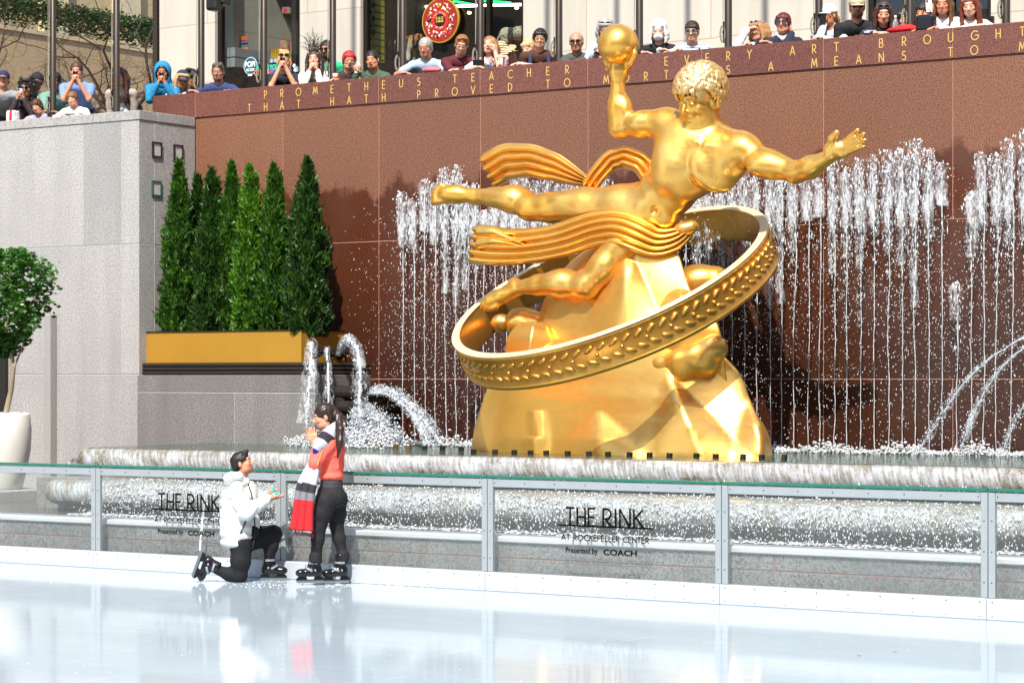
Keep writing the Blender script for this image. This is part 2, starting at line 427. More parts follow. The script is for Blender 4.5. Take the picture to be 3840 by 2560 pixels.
# ================================================================== SETTING
def WX(px, py, X):
    u = (px-1920)/FPX; return Wd(px, py, X/(-SY+CY*u))
YF = 18.49; YW = 25.70; YG = 24.55; YU = 21.9; YLo = 20.3
ZP = 1.10; ZLo = 0.42; XC = -22.31; XR = 1.0; ZST = 4.87; ZWT = 5.94; ZGT = 5.59
def granite(base, dark, light, sc=55, name='granite', wet=False, rough=0.45, blotch=0.35):
    N = NT(name); v = N.coord()
    n1 = N.noise(v, sc, 3, 0.7); n2 = N.noise(v, sc*1.7, 2, 0.6); big = N.noise(v, 0.7, 4, 0.6)
    c = N.mix(N.ramp(n1, [(0.40, 1.0), (0.54, 0.0)]), base, dark)
    c = N.mix(N.ramp(n2, [(0.60, 0.0), (0.70, 1.0)]), c, light)
    st = N.coord((1.2, 1.2, 0.12)); sn = N.noise(st, 2.2, 4, 0.6)
    c = N.mix(N.math('MULTIPLY', N.ramp(sn, [(0.45, 0.0), (0.75, 1.0)]), blotch), c, tuple(x*0.45 for x in hx(base)))
    c = N.mix(N.math('MULTIPLY', N.ramp(big, [(0.35, 1.0), (0.6, 0.0)]), blotch), c, tuple(x*0.6 for x in hx(base)))
    isl = N.n('ShaderNodeNewGeometry').outputs['Random Per Island']
    c = N.mix(1.0, c, N.mix(isl, (.86, .86, .87), (1.1, 1.09, 1.08)), 'MULTIPLY')
    N.base(c); N.rough(rough)
    if wet:
        s = N.sep(v)
        wx = N.coord((1, 1, 0.0)); edge = N.noise(wx, 1.7, 4, 0.6)
        # water line: height up to which the stone is soaked, ragged
        h = N.math('ADD', wet, N.math('MULTIPLY', N.math('SUBTRACT', edge, 0.5), 1.3))
        h = N.math('ADD', h, N.math('MULTIPLY', N.math('SUBTRACT', N.noise(v, 7, 3, 0.6), 0.5), 0.35))
        lefty = N.math('MULTIPLY', N.math('SUBTRACT', -17.9, s[0], clamp=True), 2.6)
        h = N.math('SUBTRACT', h, lefty)
        f = N.math('MULTIPLY', N.math('SUBTRACT', h, s[2]), 9.0, clamp=True)
        deep = N.math('MULTIPLY', N.math('SUBTRACT', 3.4, s[2]), 0.8, clamp=True)
        wetc = N.mix(1.0, c, N.mix(deep, (0.46, 0.32, 0.26), (0.25, 0.18, 0.18)), 'MULTIPLY')
        N.base(N.mix(f, c, wetc)); N.rough(N.math('MULTIPLY_ADD', f, -0.22, rough))
    N.bump(n1, 0.08, 0.003)
    return N.m
M_red = granite('#845840', '#46291e', '#b48a74', 62, 'red_granite', wet=4.55, rough=0.5, blotch=0.12)
M_redtop = granite('#7a493d', '#42241e', '#98705f', 66, 'red_granite_parapet', rough=0.45, blotch=0.25)
M_mortar = plain('#b58270', 0.9, 0, 0.2, 3)
M_grey = granite('#aaa8a5', '#85827f', '#cfcdca', 44, 'grey_granite', rough=0.6, blotch=0.35)
M_greyd = granite('#8b8784', '#5a5552', '#b2aeaa', 44, 'grey_granite_low', rough=0.45, blotch=0.5)
M_joint = plain('#a3a5a5', 0.8, 0, 0.1)
M_lime = None
# ---- ground sheets ------------------------------------------------
N = NT('ice'); v = N.coord()
scr = N.noise(N.coord((0.6, 2.6, 1), rot=(0, 0, 0.5)), 1.3, 6, 0.62, 0.4); fine = N.noise(v, 9, 5, 0.7)
cuts = N.math('ADD', N.ramp(N.noise(N.coord((14, .35, 1), rot=(0, 0, .7)), 1.6, 4, .75, .3), [(.60, 0.0), (.68, 1.0)]), N.ramp(N.noise(N.coord((.4, 16, 1), rot=(0, 0, -.25)), 1.4, 4, .75, .3), [(.61, 0.0), (.68, 1.0)]))
N.base(N.mix(N.math('MULTIPLY', cuts, .35), N.mix(scr, (0.35, 0.43, 0.485), (0.44, 0.51, 0.56)), (.66, .71, .74)))
N.rough(N.math('MULTIPLY_ADD', N.noise(v, 0.9, 4, 0.6), 0.10, 0.02)); N.p.inputs['IOR'].default_value = 1.31
N.p.inputs['Specular IOR Level'].default_value = 0.22
N.bump(N.math('ADD', N.math('MULTIPLY', scr, 0.4), N.math('MULTIPLY', fine, 0.08)), 0.05, 0.02)
M_ice = N.m
g = Geo(); g.box((-40, -9, -0.3), (12, YF-0.02, 0.0)); tag(obj('ice', g, M_ice), 'pale blue white ice of the skating rink with faint reflections', 'ice', kind='structure')
M_pave = plain('#8f8a84', 0.8, 0, 0.2, 2)
g = Geo(); g.box((-300, -300, -0.6), (300, 300, -0.304)); tag(obj('ground', g, M_pave), kind='structure')
g = Geo(); g.box((-120, YW+0.3, 4.6), (60, 90, ZST)); g.box((-120, YG+0.35, 4.6), (XC-0.4, YW+0.3, ZST-0.004))
tag(obj('pavement', g, M_pave), kind='structure')
g = Geo(); g.box((-60, YF+0.2, -0.3), (10, YW+1, 0.35)); tag(obj('basin_floor', g, M_greyd), kind='structure')
# ---- red granite wall ---------------------------------------------
JX = [XC]+[-20.75+1.625*i for i in range(0, 14)]
rw = thing('granite_wall', 'polished red granite wall with gilded inscription behind the golden statue', 'wall', (-16, YW, 0))
g = Geo()
zs = [(0.3, 1.944), (1.956, 3.764), (3.776, ZWT-0.372)]
for k, (z0, z1) in enumerate(zs):
    for i in range(len(JX)-1):
        if k == 1 and i % 2 == 1 and i > 1: continue
        j = i+1
        if k == 1 and i % 2 == 0 and i > 1 and i+2 < len(JX): j = i+2
        g.bbox((JX[i]+0.004, YW, z0), (JX[j]-0.004, YW+0.3, z1), 0.003)
flip_fix(obj('wall_panels', g, M_red, rw, world=True))
g = Geo()
PXJ = [-23.1]+JX
for i in range(len(PXJ)-1):
    g.bbox((PXJ[i]+0.004, YW-0.012, ZWT-0.352), (PXJ[i+1]-0.004, YW+0.3, ZWT), 0.006)
flip_fix(obj('parapet_course', g, M_redtop, rw, world=True))
g = Geo(); g.box((XC+0.01, YW+0.006, 0.3), (XR-2, YW+0.296, ZWT-0.373)); g.box((-23.0, YW+0.03, ZWT-0.38), (XR-2, YW+0.28, ZWT-0.35)); g.box((-23.09, YW-0.003, ZWT-0.34), (XR-2, YW+0.29, ZWT-0.01))
obj('mortar', g, M_mortar, rw, world=True)
g = Geo(); pl = lambda a, b: (a, YW-0.0165, b)
P0 = Xat(999, YW); PT = (Xat(3836, YW)-P0)/38
L1 = "PROMETHEUS TEACHER IN EVERY ART BROUGHT THE FIRE"; L2 = "THAT HATH PROVED TO MORTALS A MEANS TO MIGHTY ENDS"
for off, zz, T in ((0, ZWT-0.112, L1), (-1, ZWT-0.277, L2)):
    for i, ch in enumerate(T):
        if ch == ' ': continue
        put_glyph(g, ch, P0+PT*(i+off)-GL[ch][0]*0.05, zz-0.05, 0.1, 0.0060, pl)
M_gilt = plain('#d3ab5c', 0.5, 0.15, 0.1, name='gilt_letters')
obj('inscription', g, M_gilt, rw, world=True)
# ---- grey granite side wall -----------------------------------------
gw = thing('side_wall', 'tall pale grey granite wall beside the gold planter at left', 'wall', (-24, YG, 0))
g = Geo()
X454 = Xat(454, YG); gx = [-62.0, -58.0, -54.0, -50.0, -46.0, -42.0, -38.0, -34.0, -30.6, Xat(73, YG), Xat(312, YG), X454, XC]
for (z0, z1) in ((0.0, 2.004), (2.016, 3.774), (3.786, 5.45)):
    for i in range(len(gx)-1):
        if i == 10 and z0 < 3: continue
        a = gx[i]; b = gx[i+1]
        if i == 9 and z0 < 3: b = gx[11]
        g.bbox((a+0.004, YG, z0), (b-0.004, YG+0.3, z1), 0.003)
    g.bbox((XC-0.3, YG+0.306, z0), (XC-0.002, YW-0.002, z1), 0.003)
flip_fix(obj('wall_panels', g, M_grey, gw, world=True))
g = Geo()
cx = [-62, -56, -50, -44, -38, -34, -30.8, -28.4, Xat(350, YG), XC+0.012]
for i in range(len(cx)-1): g.bbox((cx[i]+0.003, YG-0.012, 5.462), (cx[i+1]-0.003, YG+0.36, ZGT), 0.006)
g.bbox((XC-0.36, YG+0.364, 5.462), (XC+0.012, YW-0.016, ZGT), 0.006)
flip_fix(obj('coping', g, M_grey, gw, world=True))
g = Geo(); g.box((-62, YG+0.005, 0), (XC-0.005, YG+0.29, 5.46)); g.box((XC-0.29, YG+0.29, 0), (XC-0.006, YW-0.01, 5.46))
obj('mortar', g, M_joint, gw, world=True)
# square recessed floodlights in the returning face
M_dark = plain('#1d1a18', 0.5); M_bronze = plain('#3a322c', 0.42, 0.55, 0.2, 6, name='dark_bronze'); M_lens = plain('#b9b7b2', 0.25)
fr = Geo()
for k, (a, b, c) in enumerate(((587, 562, 0), (667, 572, 0), (585, 707, 1), (663, 714, 2))):
    p = WX(a, b, XC); fx = thing('floodlight', ['dark framed square floodlight, upper left of the four in the granite return', 'dark framed square floodlight, upper right of the four in the granite return', 'green framed square floodlight, lower left of the four in the granite return', 'unlit square floodlight socket partly behind the cypress tips'][k], 'light', (XC, p.y, p.z), group='square lights set in the grey wall')
    h = 0.085; w = 0.075
    g = Geo()
    for (y0, y1, z0, z1) in ((-w-.02, -w, -h-.02, h+.02), (w, w+.02, -h-.02, h+.02), (-w, w, h, h+.02), (-w, w, -h-.02, -h)):
        g.box((0.0005, y0, z0), (0.02, y1, z1))
    obj('frame', g, M_dark if c != 1 else plain('#3c5a4a', .5), fx)
    g = Geo(); g.box((0.0005, -w, -h), (0.008, w, h)); obj('lens', g, M_dark if c == 2 else M_lens, fx)
# ---- grey ledge carrying the planter ----------------------------------
XLR = -19.25
lg = thing('stone_ledge', 'low grey granite ledge under the gold planter', 'ledge', (-20.8, 24.5, 0))
g = Geo()
for (z0, z1, xs) in ((0.0, 1.765, [XC+0.002, -20.6, XLR]), (1.775, 2.0, [XC+0.002, XLR])):
    for i in range(len(xs)-1): g.bbox((xs[i]+0.003, 24.5, z0), (xs[i+1]-0.003, YW-0.004, z1), 0.006)
flip_fix(obj('granite_blocks', g, M_greyd, lg, world=True))
g = Geo(); g.box((XC+0.02, 24.506, 0.1), (XLR-0.01, YW-0.02, 1.99)); obj('mortar', g, M_joint, lg, world=True)
# ---- gold planter --------------------------------------------------
def gold(name, c1, c2, rough=0.3, leaf=True, scale=1.0):
    N = NT(name); v = N.coord()
    big = N.noise(v, 1.6*scale, 4, 0.6); fine = N.noise(N.coord((1, 1, 2.2)), 14*scale, 5, 0.65)
    c = N.mix(N.ramp(big, [(0.35, 0.0), (0.7, 1.0)]), c1, c2)
    if leaf:
        br = N.n('ShaderNodeTexBrick'); mp = N.coord((1, 1, 1), rot=(pi/2, 0, 0)); N.link(mp, br.inputs[0])
        br.inputs['Color1'].default_value = (1, 1, 1, 1); br.inputs['Color2'].default_value = (0.86, 0.84, 0.78, 1); br.inputs['Mortar'].default_value = (0.74, 0.68, 0.55, 1)
        br.inputs['Scale'].default_value = 1.0; br.inputs['Brick Width'].default_value = 0.085; br.inputs['Row Height'].default_value = 0.08; br.inputs['Mortar Size'].default_value = 0.0022; br.inputs['Mortar Smooth'].default_value = 1
        c = N.mix(0.30, c, br.outputs[0], 'MULTIPLY')
    N.base(c); N.metal(.86); N.rough(N.math('MULTIPLY_ADD', fine, 0.26, rough-0.13))
    N.bump(N.math('ADD', N.math('MULTIPLY', fine, 0.25), N.math('MULTIPLY', big, 0.3)), 0.10, 0.02)
    return N.m
M_pgold = plain('#b9892f', 0.42, 0.35, 0.12, 2, 0.1, 30, name='planter_gold')
pb = thing('planter_box', 'long gold planter box holding a row of cypresses', 'planter', (-21, 24.7, 2.0))
xa, xb = Xat(548, 24.70), Xat(1130, 24.70)
g = Geo()
for (y0, y1, x0, x1) in ((24.70, 24.74, xa, xb), (25.58, 25.62, xa, xb)): g.box((x0, y0, 2.165), (x1, y1, 2.575))
g.box((xa, 24.742, 2.165), (xa+.04, 25.578, 2.575)); g.box((xb-.04, 24.742, 2.165), (xb, 25.578, 2.575))
obj('side_panels', g, M_pgold, pb, world=True)
g = Geo(); g.box((xa+.042, 24.745, 2.17), (xb-.042, 25.575, 2.52)); obj('soil', g, plain('#2a1d14', 1.0, 0, 0.4, 20, 1, 40), pb, world=True)
g = Geo()
for (x0, x1, y0, y1) in ((xa-.012, xb+.012, 24.688, 24.75), (xa-.012, xb+.012, 25.57, 25.632), (xa-.012, xa+.05, 24.75, 25.57), (xb-.05, xb+.012, 24.75, 25.57)): g.box((x0, y0, 2.576), (x1, y1, 2.592))
obj('rim', g, M_bronze, pb, world=True)
g = Geo(); x0 = xa-.02; x1 = Xat(1195, 24.62)
for k in range(3):
    z = 2.003+0.052*k+0.026
    g.tube([(x0, 24.64, z), (x1, 24.64, z)], 0.027, 10); g.tube([(x1, 24.64, z), (x1, 25.68, z)], 0.027, 10); g.tube([(x0, 24.64, z), (x0, 25.68, z)], 0.027, 10)
g.box((x0, 24.64, 2.003), (x1, 25.68, 2.163)); obj('base_moulding', g, M_bronze, pb, world=True)
# spouts beside the planter
for k, (px, lab) in enumerate(((1180, 'dark bronze water spout nearest the planter front, behind a falling stream'), (1236, 'middle dark bronze water spout against the planter side'), (1275, 'dark bronze water spout farthest from the planter corner, throwing the arc'))):
    p = WX(px, 1332, xb+0.03+0.0*k); g = Geo()
    a = np.array((p.x, p.y, p.z)); d = nrm((0.75, -0.35, 0.25))
    g.tube([a-d*.05, a+d*.16], [.05, .055], 14); g.tube([a+d*.16, a+d*.18, a+d*.18, a+d*.12], [.06, .06, .045, .04], 14, cap=False); g.tube([a+d*.1, a+d*.2], .018, 8)
    tag(flip_fix(obj('water_spout', g, M_bronze, smooth=False)), lab, 'spout', 'bronze spouts beside the planter')
g = Geo()
p = WX(1330, 1500, XLR)
for k in range(4):
    z = 1.78-0.19*k; g.tube([(XLR+0.02, 24.75, z), (XLR+0.42-0.05*k, 24.75, z), (XLR+0.5-0.05*k, 24.95, z), (XLR+0.5-0.05*k, 25.6, z)], 0.085, 12)
g.bbox((XLR+0.004, 24.7, 1.12), (XLR+0.30, 25.66, 1.86), 0.03)
tag(flip_fix(obj('fountain_outlet', g, M_bronze)), 'dark ribbed bronze fountain outlet at the end of the ledge', 'fountain outlet')
# ---- pale strip and doorway at far left -----------------------
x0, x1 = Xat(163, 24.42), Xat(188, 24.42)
g = Geo(); g.bbox((x0, 24.42, 0.2), (x1, YG-0.004, Zat(175, 1180, 24.42)), 0.008)  # added solid box standing in for a translucent light strip on the wall
tag(flip_fix(obj('pale_strip', g, plain('#94938f', 0.6))), 'slim white stone post against the grey wall', 'post')
g = Geo(); g.box((Xat(20, YG-0.06)-1.5, YG-0.06, 0.3), (Xat(20, YG-0.06), YG-0.004, Zat(10, 1300, YG)))
tag(obj('doorway', g, M_dark), 'dark doorway opening at the left edge behind the potted tree', 'doorway')
# ---- bullnose basin lips ---------------------------------------------
def sweep_lip(xl, yf, prof, R=0.55, off=0.0, yend=24.45, n=10, x1=XR):
    """prof: list of (outward, z). Swept along the front then round the left end."""
    pts = [((x1, yf), (0, -1))]
    for x in np.linspace(x1-0.5, xl+R, 60): pts.append(((x, yf), (0, -1)))
    for a in np.linspace(0, pi/2, n)[1:]: pts.append(((xl+R-R*sin(a), yf+R-R*cos(a)), (-sin(a), -cos(a))))
    pts.append(((xl, yend), (-1, 0)))
    return [[(p[0]+d[0]*(o+off), p[1]+d[1]*(o+off), z) for o, z in prof] for p, d in pts]
def roll_prof(zb, zt, back=1.0, n=12):
    r = (zt-zb)/2; zc = (zt+zb)/2
    return [(-back, zb)]+[(-r+r*cos(a), zc+r*sin(a)) for a in np.linspace(-pi/2, pi/2, n)]+[(-back, zt-0.015)]
XU = Xat(222, YU); XLW = Xat(92, YLo)
M_lip = granite('#8a8172', '#544d42', '#b0a797', 40, 'wet_basin_stone', rough=0.22, blotch=0.4)
ub = thing('upper_basin', 'upper fountain basin with rounded granite lip spilling water', 'fountain basin', (-12, YU, 0))
g = Geo(); g.grid(sweep_lip(XU, YU, roll_prof(0.815, 1.095, 0.6))); flip_fix(obj('lip', g, M_lip, ub, smooth=True, world=True))
g = Geo(); g.box((XU+0.5, YU+0.45, 0.3), (XR, YU+0.9, 0.9)); g.box((XU+0.5, YU+0.9, 0.3), (XU+1, 24.45, 0.9))
obj('recess_wall', g, M_greyd, ub, world=True)
lb = thing('lower_basin', 'lower fountain basin with rounded foam covered lip behind the glass', 'fountain basin', (-12, YLo, 0))
g = Geo(); g.grid(sweep_lip(XLW, YLo, roll_prof(0.50, 0.78, 1.2), yend=22.5)); flip_fix(obj('lip', g, M_lip, lb, smooth=True, world=True))
g = Geo(); g.box((XLW+0.9, YLo+0.5, 0.3), (XR, YLo+0.9, 0.52)); g.box((XLW+.2, YLo+.6, 0.3), (XU+0.6, 22.6, 0.775)); obj('recess_wall', g, M_greyd, lb, world=True)
# low granite wall with pale coping just behind the glass
lw = thing('low_wall', 'low grey granite wall with pale coping behind the rink glass', 'wall', (-12, 18.65, 0))
g = Geo(); k = 0
for (z0, z1, s) in ((0.0, 0.285, 0.0), (0.297, 0.435, 0.9)):
    x = -40+s
    while x < XR: g.bbox((x, 18.66, z0), (min(x+1.83, XR), 18.95, z1), 0.004); x += 1.842
flip_fix(obj('granite_blocks', g, M_greyd, lw, world=True))
g = Geo(); g.box((-40, 18.666, 0), (XR, 18.94, 0.434)); obj('mortar', g, plain('#93695c', 0.9), lw, world=True)
g = Geo(); g.bbox((-40, 18.63, 0.436), (XR, 19.0, 0.49), 0.01); flip_fix(obj('coping', g, plain('#c9c6c4', 0.6, 0, 0.1, 4), lw, world=True))
# ---- pool water --------------------------------------------------------
def water_mat(name, col, rip=5, amp=0.5, yst=2.5):
    N = NT(name); v = N.coord((1, yst, 1))
    a = N.noise(v, rip, 4, 0.6, 0.6); b = N.noise(v, rip*4, 3, 0.5)
    N.base(N.mix(a, tuple(x*0.6 for x in hx(col)), hx(col))); N.rough(0.06); N.p.inputs['IOR'].default_value = 1.33
    N.bump(N.math('ADD', a, N.math('MULTIPLY', b, 0.25)), amp, 0.06); return N.m
g = Geo(); g.box((XU+0.35, YU+0.16, 0.9), (XR, YW-0.01, ZP)); g.box((XU+0.1, YU+0.6, 0.9), (XU+0.35, 24.45, ZP-0.004))
tag(obj('pool_water', g, water_mat('pool_water', '#3d5648', 4, 0.55)), 'rippling dark green water of the upper fountain pool', 'water', kind='structure')
g = Geo(); g.box((-26, 18.96, 0.3), (XR, 22.2, ZLo)); tag(obj('basin_water', g, water_mat('basin_water', '#5a564a', 5, 0.7)), 'rippling murky water of the lower basin', 'water', kind='structure')
# ---- pot with small tree --------------------------------------------------
pc = W(12, 1832, 22.0); pt = thing('stone_pot', 'tall pale stone pot holding the small leafy tree at left', 'pot', (pc.x, 22.0, pc.z))
R = 0.35; g = Geo(); g.lathe([(0.0, 0), (0.22, 0), (0.24, .02), (0.30, .25), (0.345, .5), (0.355, .75), (0.335, .93), (0.32, .965), (0.285, .965), (0.27, .90), (0.0, .90)], n=40)
obj('pot', g, plain('#dad5cd', 0.65, 0, 0.15, 3, 0.2, 30), pt, smooth=True)
g = Geo(); g.lathe([(0, .905), (.27, .905)], n=24); obj('soil', g, plain('#33261b', 1), pt)
g = Geo(); g.bbox((-.42, -.42, -.2), (.34, .42, -.002), 0.02); g.bbox((-.6, -.55, -.5), (.5, .55, -.202), 0.02)
tag(flip_fix(obj('stone_plinth', g, M_grey)), 'stepped stone plinth under the pale pot', 'plinth'); bpy.context.view_layer.update()
SC.objects['stone_plinth'].location = pt.location
# ---- rink fence -------------------------------------------------------------
M_alu = plain('#a3aaad', 0.42, 0.35, 0.12, 5, 0.1, 40, name='brushed_aluminium'); M_green = plain('#1f6b58', 0.3, 0, 0.1)
M_screw = plain('#3c3b3a', 0.4, 0.6); M_board = plain('#b3bac2', 0.3, 0, 0.04, 2, 0.05, 20, name='white_board'); _N = NT('ink'); _N.base((.006, .005, .005)); _N.rough(1.0); _N.p.inputs['Specular IOR Level'].default_value = 0; M_ink = _N.m
N = NT('fence_glass'); N.p.inputs['Roughness'].default_value = 0.03; N.base((0.9, 0.95, 0.95))
tr = N.n('ShaderNodeBsdfTransparent'); tr.inputs[0].default_value = (0.93, 0.96, 0.96, 1); gl = N.n('ShaderNodeBsdfGlossy'); gl.inputs['Roughness'].default_value = 0.04
fz = N.n('ShaderNodeLayerWeight'); fz.inputs[0].default_value = .5; df = N.n('ShaderNodeBsdfDiffuse'); df.inputs[0].default_value = (0.85, 0.88, 0.9, 1)
m1 = N.n('ShaderNodeMixShader'); N.link(N.math('MULTIPLY_ADD', N.math('POWER', fz.outputs[1], 4.0), 0.8, 0.03), m1.inputs[0]); N.link(tr.outputs[0], m1.inputs[1]); N.link(gl.outputs[0], m1.inputs[2])
m2 = N.n('ShaderNodeMixShader'); scrn = N.noise(N.coord((1, 1, 1)), 3, 6, 0.7)
N.link(N.math('MULTIPLY_ADD', scrn, 0.07, 0.0), m2.inputs[0]); N.link(m1.outputs[0], m2.inputs[1]); N.link(df.outputs[0], m2.inputs[2]); N.link(m2.outputs[0], N.out.inputs[0])
M_glass = N.m
FX = [-29.62, -27.17, -24.72, -22.27, -19.83] ; FX = [-17.39-2.447*k for k in range(9, 0, -1)]+[-17.39, -14.94, -12.5, -10.05, -7.6, -5.15, -2.7]
pc_ = {4: 'glass rink fence panel with the sign text beside the kneeling man', 5: 'glass rink fence panel behind the standing woman, without text', 6: 'glass rink fence panel with the sign text below the gold statue base', 7: 'blank glass rink fence panel right of the central lettered one', 3: 'blank glass rink fence panel at the left edge by the stone pot', 8: 'glass rink fence panel cut off by the right edge of the picture'}
for i in range(len(FX)-1):
    x0, x1 = FX[i]+.004, FX[i+1]-.004; i -= 5
    lab = pc_.get(i, 'blank glass rink fence panel past the edge of the picture')
    t = thing('fence_panel', lab, 'fence', ((x0+x1)/2, YF, 0), group='glass panels round the rink')
    for a, b in ((x0, x0+.058), (x1-.058, x1)):
        g = Geo(); g.bbox((a, YF-.02, .176), (b, YF+.02, 1.035), .003); obj('post', g, M_alu, t, world=True)
    g = Geo(); g.bbox((x0+.06, YF-.018, .955), (x1-.06, YF+.018, 1.033), .003); obj('top_rail', g, M_alu, t, world=True)
    g = Geo(); g.bbox((x0, YF-.03, 1.037), (x1, YF+.03, 1.062), .004); obj('cap_rail', g, M_green, t, world=True)
    g = Geo(); g.box((x0+.058, YF-.004, .176), (x1-.058, YF+.004, .955)); obj('glass', g, M_glass, t, world=True)
    g = Geo(); g.bbox((x0-.002, YF-.06, 0.0), (x1+.002, YF+.02, .174), .006); kb = obj('kick_board', g, M_board, t, world=True)
    g = Geo()
    for s in range(9):
        x = x0+.05+(x1-x0-.1)*s/8; g.disc((x, YF-.0612, .145), .006, 8); g.disc((x, YF-.0612, .03), .005, 8)
    for s in range(8): g.ball((x0+.08+(x1-x0-.16)*s/7, YF-.0185, .995), .006, 6, 4)
    for z in (.3, .55, .8):
        g.ball((x0+.029, YF-.0205, z), .006, 6, 4); g.ball((x1-.029, YF-.0205, z), .006, 6, 4)
    obj('screws', g, M_screw, t, world=True)
    if i in (4, 6):
        g = Geo(); pl2 = lambda a, b: (a, YF-.0065, b); xl = x0+.755; W_ = 1.0
        g.add([pl2(xl, .622), pl2(xl+W_, .622), pl2(xl+W_, .636), pl2(xl, .636)], [(0, 1, 2, 3)])
        put_text(g, "THE", xl+.095, .630, .158, .0095, pl2, gap=.16, wx=.75, width=.30)
        put_text(g, "RINK", xl+.485, .630, .158, .0095, pl2, gap=.16, wx=.75, width=.41)
        put_text(g, "AT ROCKEFELLER CENTER", xl+.045, .498, .05, .0046, pl2, gap=.2, width=.91)
        obj('lettering', g, M_ink, t, world=True)
        for txt, tx, ty, sz, sx, offb in (("Presented by", xl+.085, .383, .070, .92, .0016), ("COACH", xl+.485, .378, .072, 1.35, .0022)):
            cu = bpy.data.curves.new('txt', 'FONT'); cu.body = txt; cu.size = sz; cu.offset = offb; cu.resolution_u = 3
            to = bpy.data.objects.new('txt', cu); SC.collection.objects.link(to); bpy.context.view_layer.update()
            me = bpy.data.meshes.new_from_object(to.evaluated_get(bpy.context.evaluated_depsgraph_get())); bpy.data.objects.remove(to)
            V = np.zeros(len(me.vertices)*3); me.vertices.foreach_get('co', V); V = V.reshape(-1, 3)
            F = [tuple(p.vertices) for p in me.polygons]
            P = np.stack([tx+V[:, 0]*sx, np.full(len(V), YF-.0068), ty+V[:, 1]], 1); gg = Geo(); gg.add(P, F)
            obj('lettering', gg, M_ink, t, world=True)
g = Geo(); a = W(765, 1785, YF+.03); b = W(748, 2062, YF+.03)
g.tube([(a.x, YF+.03, a.z), ((a.x+b.x)/2+.01, YF+.03, (a.z+b.z)/2), (b.x, YF+.03, b.z)], .006, 6); g.tube([(a.x+.02, YF+.03, a.z), (a.x+.015, YF+.03, a.z-.2), (b.x+.01, YF+.03, b.z)], .005, 6); g.ball((a.x+.01, YF+.03, a.z-.08), (.018, .01, .03))
tag(obj('hanging_cord', g, plain('#e9e9ea', .6), smooth=True), 'thin white cord hanging behind the glass by the kneeling man', 'cord')
# ================================================================== anatomy
def basis(yaw, pitch=0.0, roll=0.0):
    """local axes for something facing the camera (-y) at yaw 0; yaw>0 turns to image right; pitch>0 looks down; roll>0 leans to image right"""
    f = np.array((sin(yaw)*cos(pitch), -cos(yaw)*cos(pitch), -sin(pitch)))
    up0 = np.array((sin(yaw)*sin(pitch), -cos(yaw)*sin(pitch), cos(pitch)))
    ex0 = np.cross(f, up0)*-1.0            # image right when facing the camera
    ex = ex0*cos(roll)-up0*sin(roll); up = up0*cos(roll)+ex0*sin(roll)
    return ex, f, up
def head_prims(S, C, B, s=1.0, k=1.0, look=None, neck=True, mouth='closed', nose=1.0):
    ex, f, up = B; C = np.array(C, float)
    P = lambda a, b, c: C+s*(a*ex+b*f+c*up)
    R = rotm(ex, f, up)
    E = lambda a, b, c, r, kk=0.02, sub=False: S.ell(P(a, b, c), np.array(r)*s, R, kk*s, sub)
    E(0, -.018, .03, (.074, .093, .088)); E(0, .022, -.03, (.060, .070, .080), .03); E(0, .058, -.088, (.030, .026, .022), .03)
    E(-.035, .02, -.07, (.026, .045, .03), .03); E(.035, .02, -.07, (.026, .045, .03), .03)
    E(0, .074, .036, (.045, .016, .014), .02)
    for q in (-1, 1):
        E(q*.031, .098 if s > 1.5 else .105, .010, (.017, .013, .011), .012, True); E(q*.031, .080, .008, (.014, .0125, .010), .004)
        E(q*.038, .060, -.022, (.022, .022, .018), .02)
        E(q*.077, -.008, -.008, (.010, .018, .030), .006)
    S.cap(P(0, .088, .018), P(0, .110*nose, -.024), .007*s, .0115*s, .008*s); E(-.010, .099, -.026, (.008, .009, .007), .004); E(.010, .099, -.026, (.008, .009, .007), .004)
    if mouth == 'open':
        E(0, .094, -.062, (.019, .022, .013), .006, True)
    E(0, .088, -.050, (.023, .010, .0055), .006); E(0, .086, -.066 if mouth != 'open' else -.080, (.019, .010, .006), .006)
    if neck: S.cap(P(0, -.02, -.05), P(0, -.04, -.19), .050*s, .056*s, .02*s)
    if look is not None:
        skin, hairc, lip = look.get('skin', '#c98f6e'), look.get('hairc', '#2a1c14'), look.get('lip', '#a85548')
        for q in (-1, 1):
            S.pt(P(q*.031, .092, .008), np.array((.019, .022, .0095))*s, '#d8ccc4' if s > 1.5 else tuple(a*b for a, b in zip(hx(skin), (.80, .72, .70))), R, .4); S.pt(P(q*.031, .095, .008), np.array((.008, .022, .0065))*s, '#2e1e18', R, .3)
            S.pt(P(q*.033, .092, .031), np.array((.021, .022, .0045))*s, look.get('brow', hairc), R, .4)
            S.pt(P(q*.040, .07, -.028), np.array((.024, .03, .02))*s, tuple(min(1, a*b) for a, b in zip(hx(skin), (1.02, .82, .78))), R, .8)
        if mouth == 'open':
            S.pt(P(0, .09, -.066), np.array((.026, .03, .020))*s, lip, R, .3); S.pt(P(0, .09, -.066), np.array((.018, .03, .012))*s, '#3a1512', R, .25); S.pt(P(0, .09, -.054), np.array((.018, .03, .005))*s, '#e8e0d8', R, .3)
        elif mouth == 'smile':
            S.pt(P(0, .09, -.057), np.array((.030, .03, .012))*s, lip, R, .3); S.pt(P(0, .095, -.057), np.array((.022, .03, .0055))*s, '#f0ebe4', R, .3)
        else: S.pt(P(0, .09, -.057), np.array((.025, .03, .010))*s, lip, R, .4)
        if look.get('beard'):
            S.pt(P(0, .055, -.085), np.array((.062, .05, .045))*s, look['beard'], R, .35); S.pt(P(0, .095, -.040), np.array((.03, .03, .008))*s, look['beard'], R, .5)
    return P, R
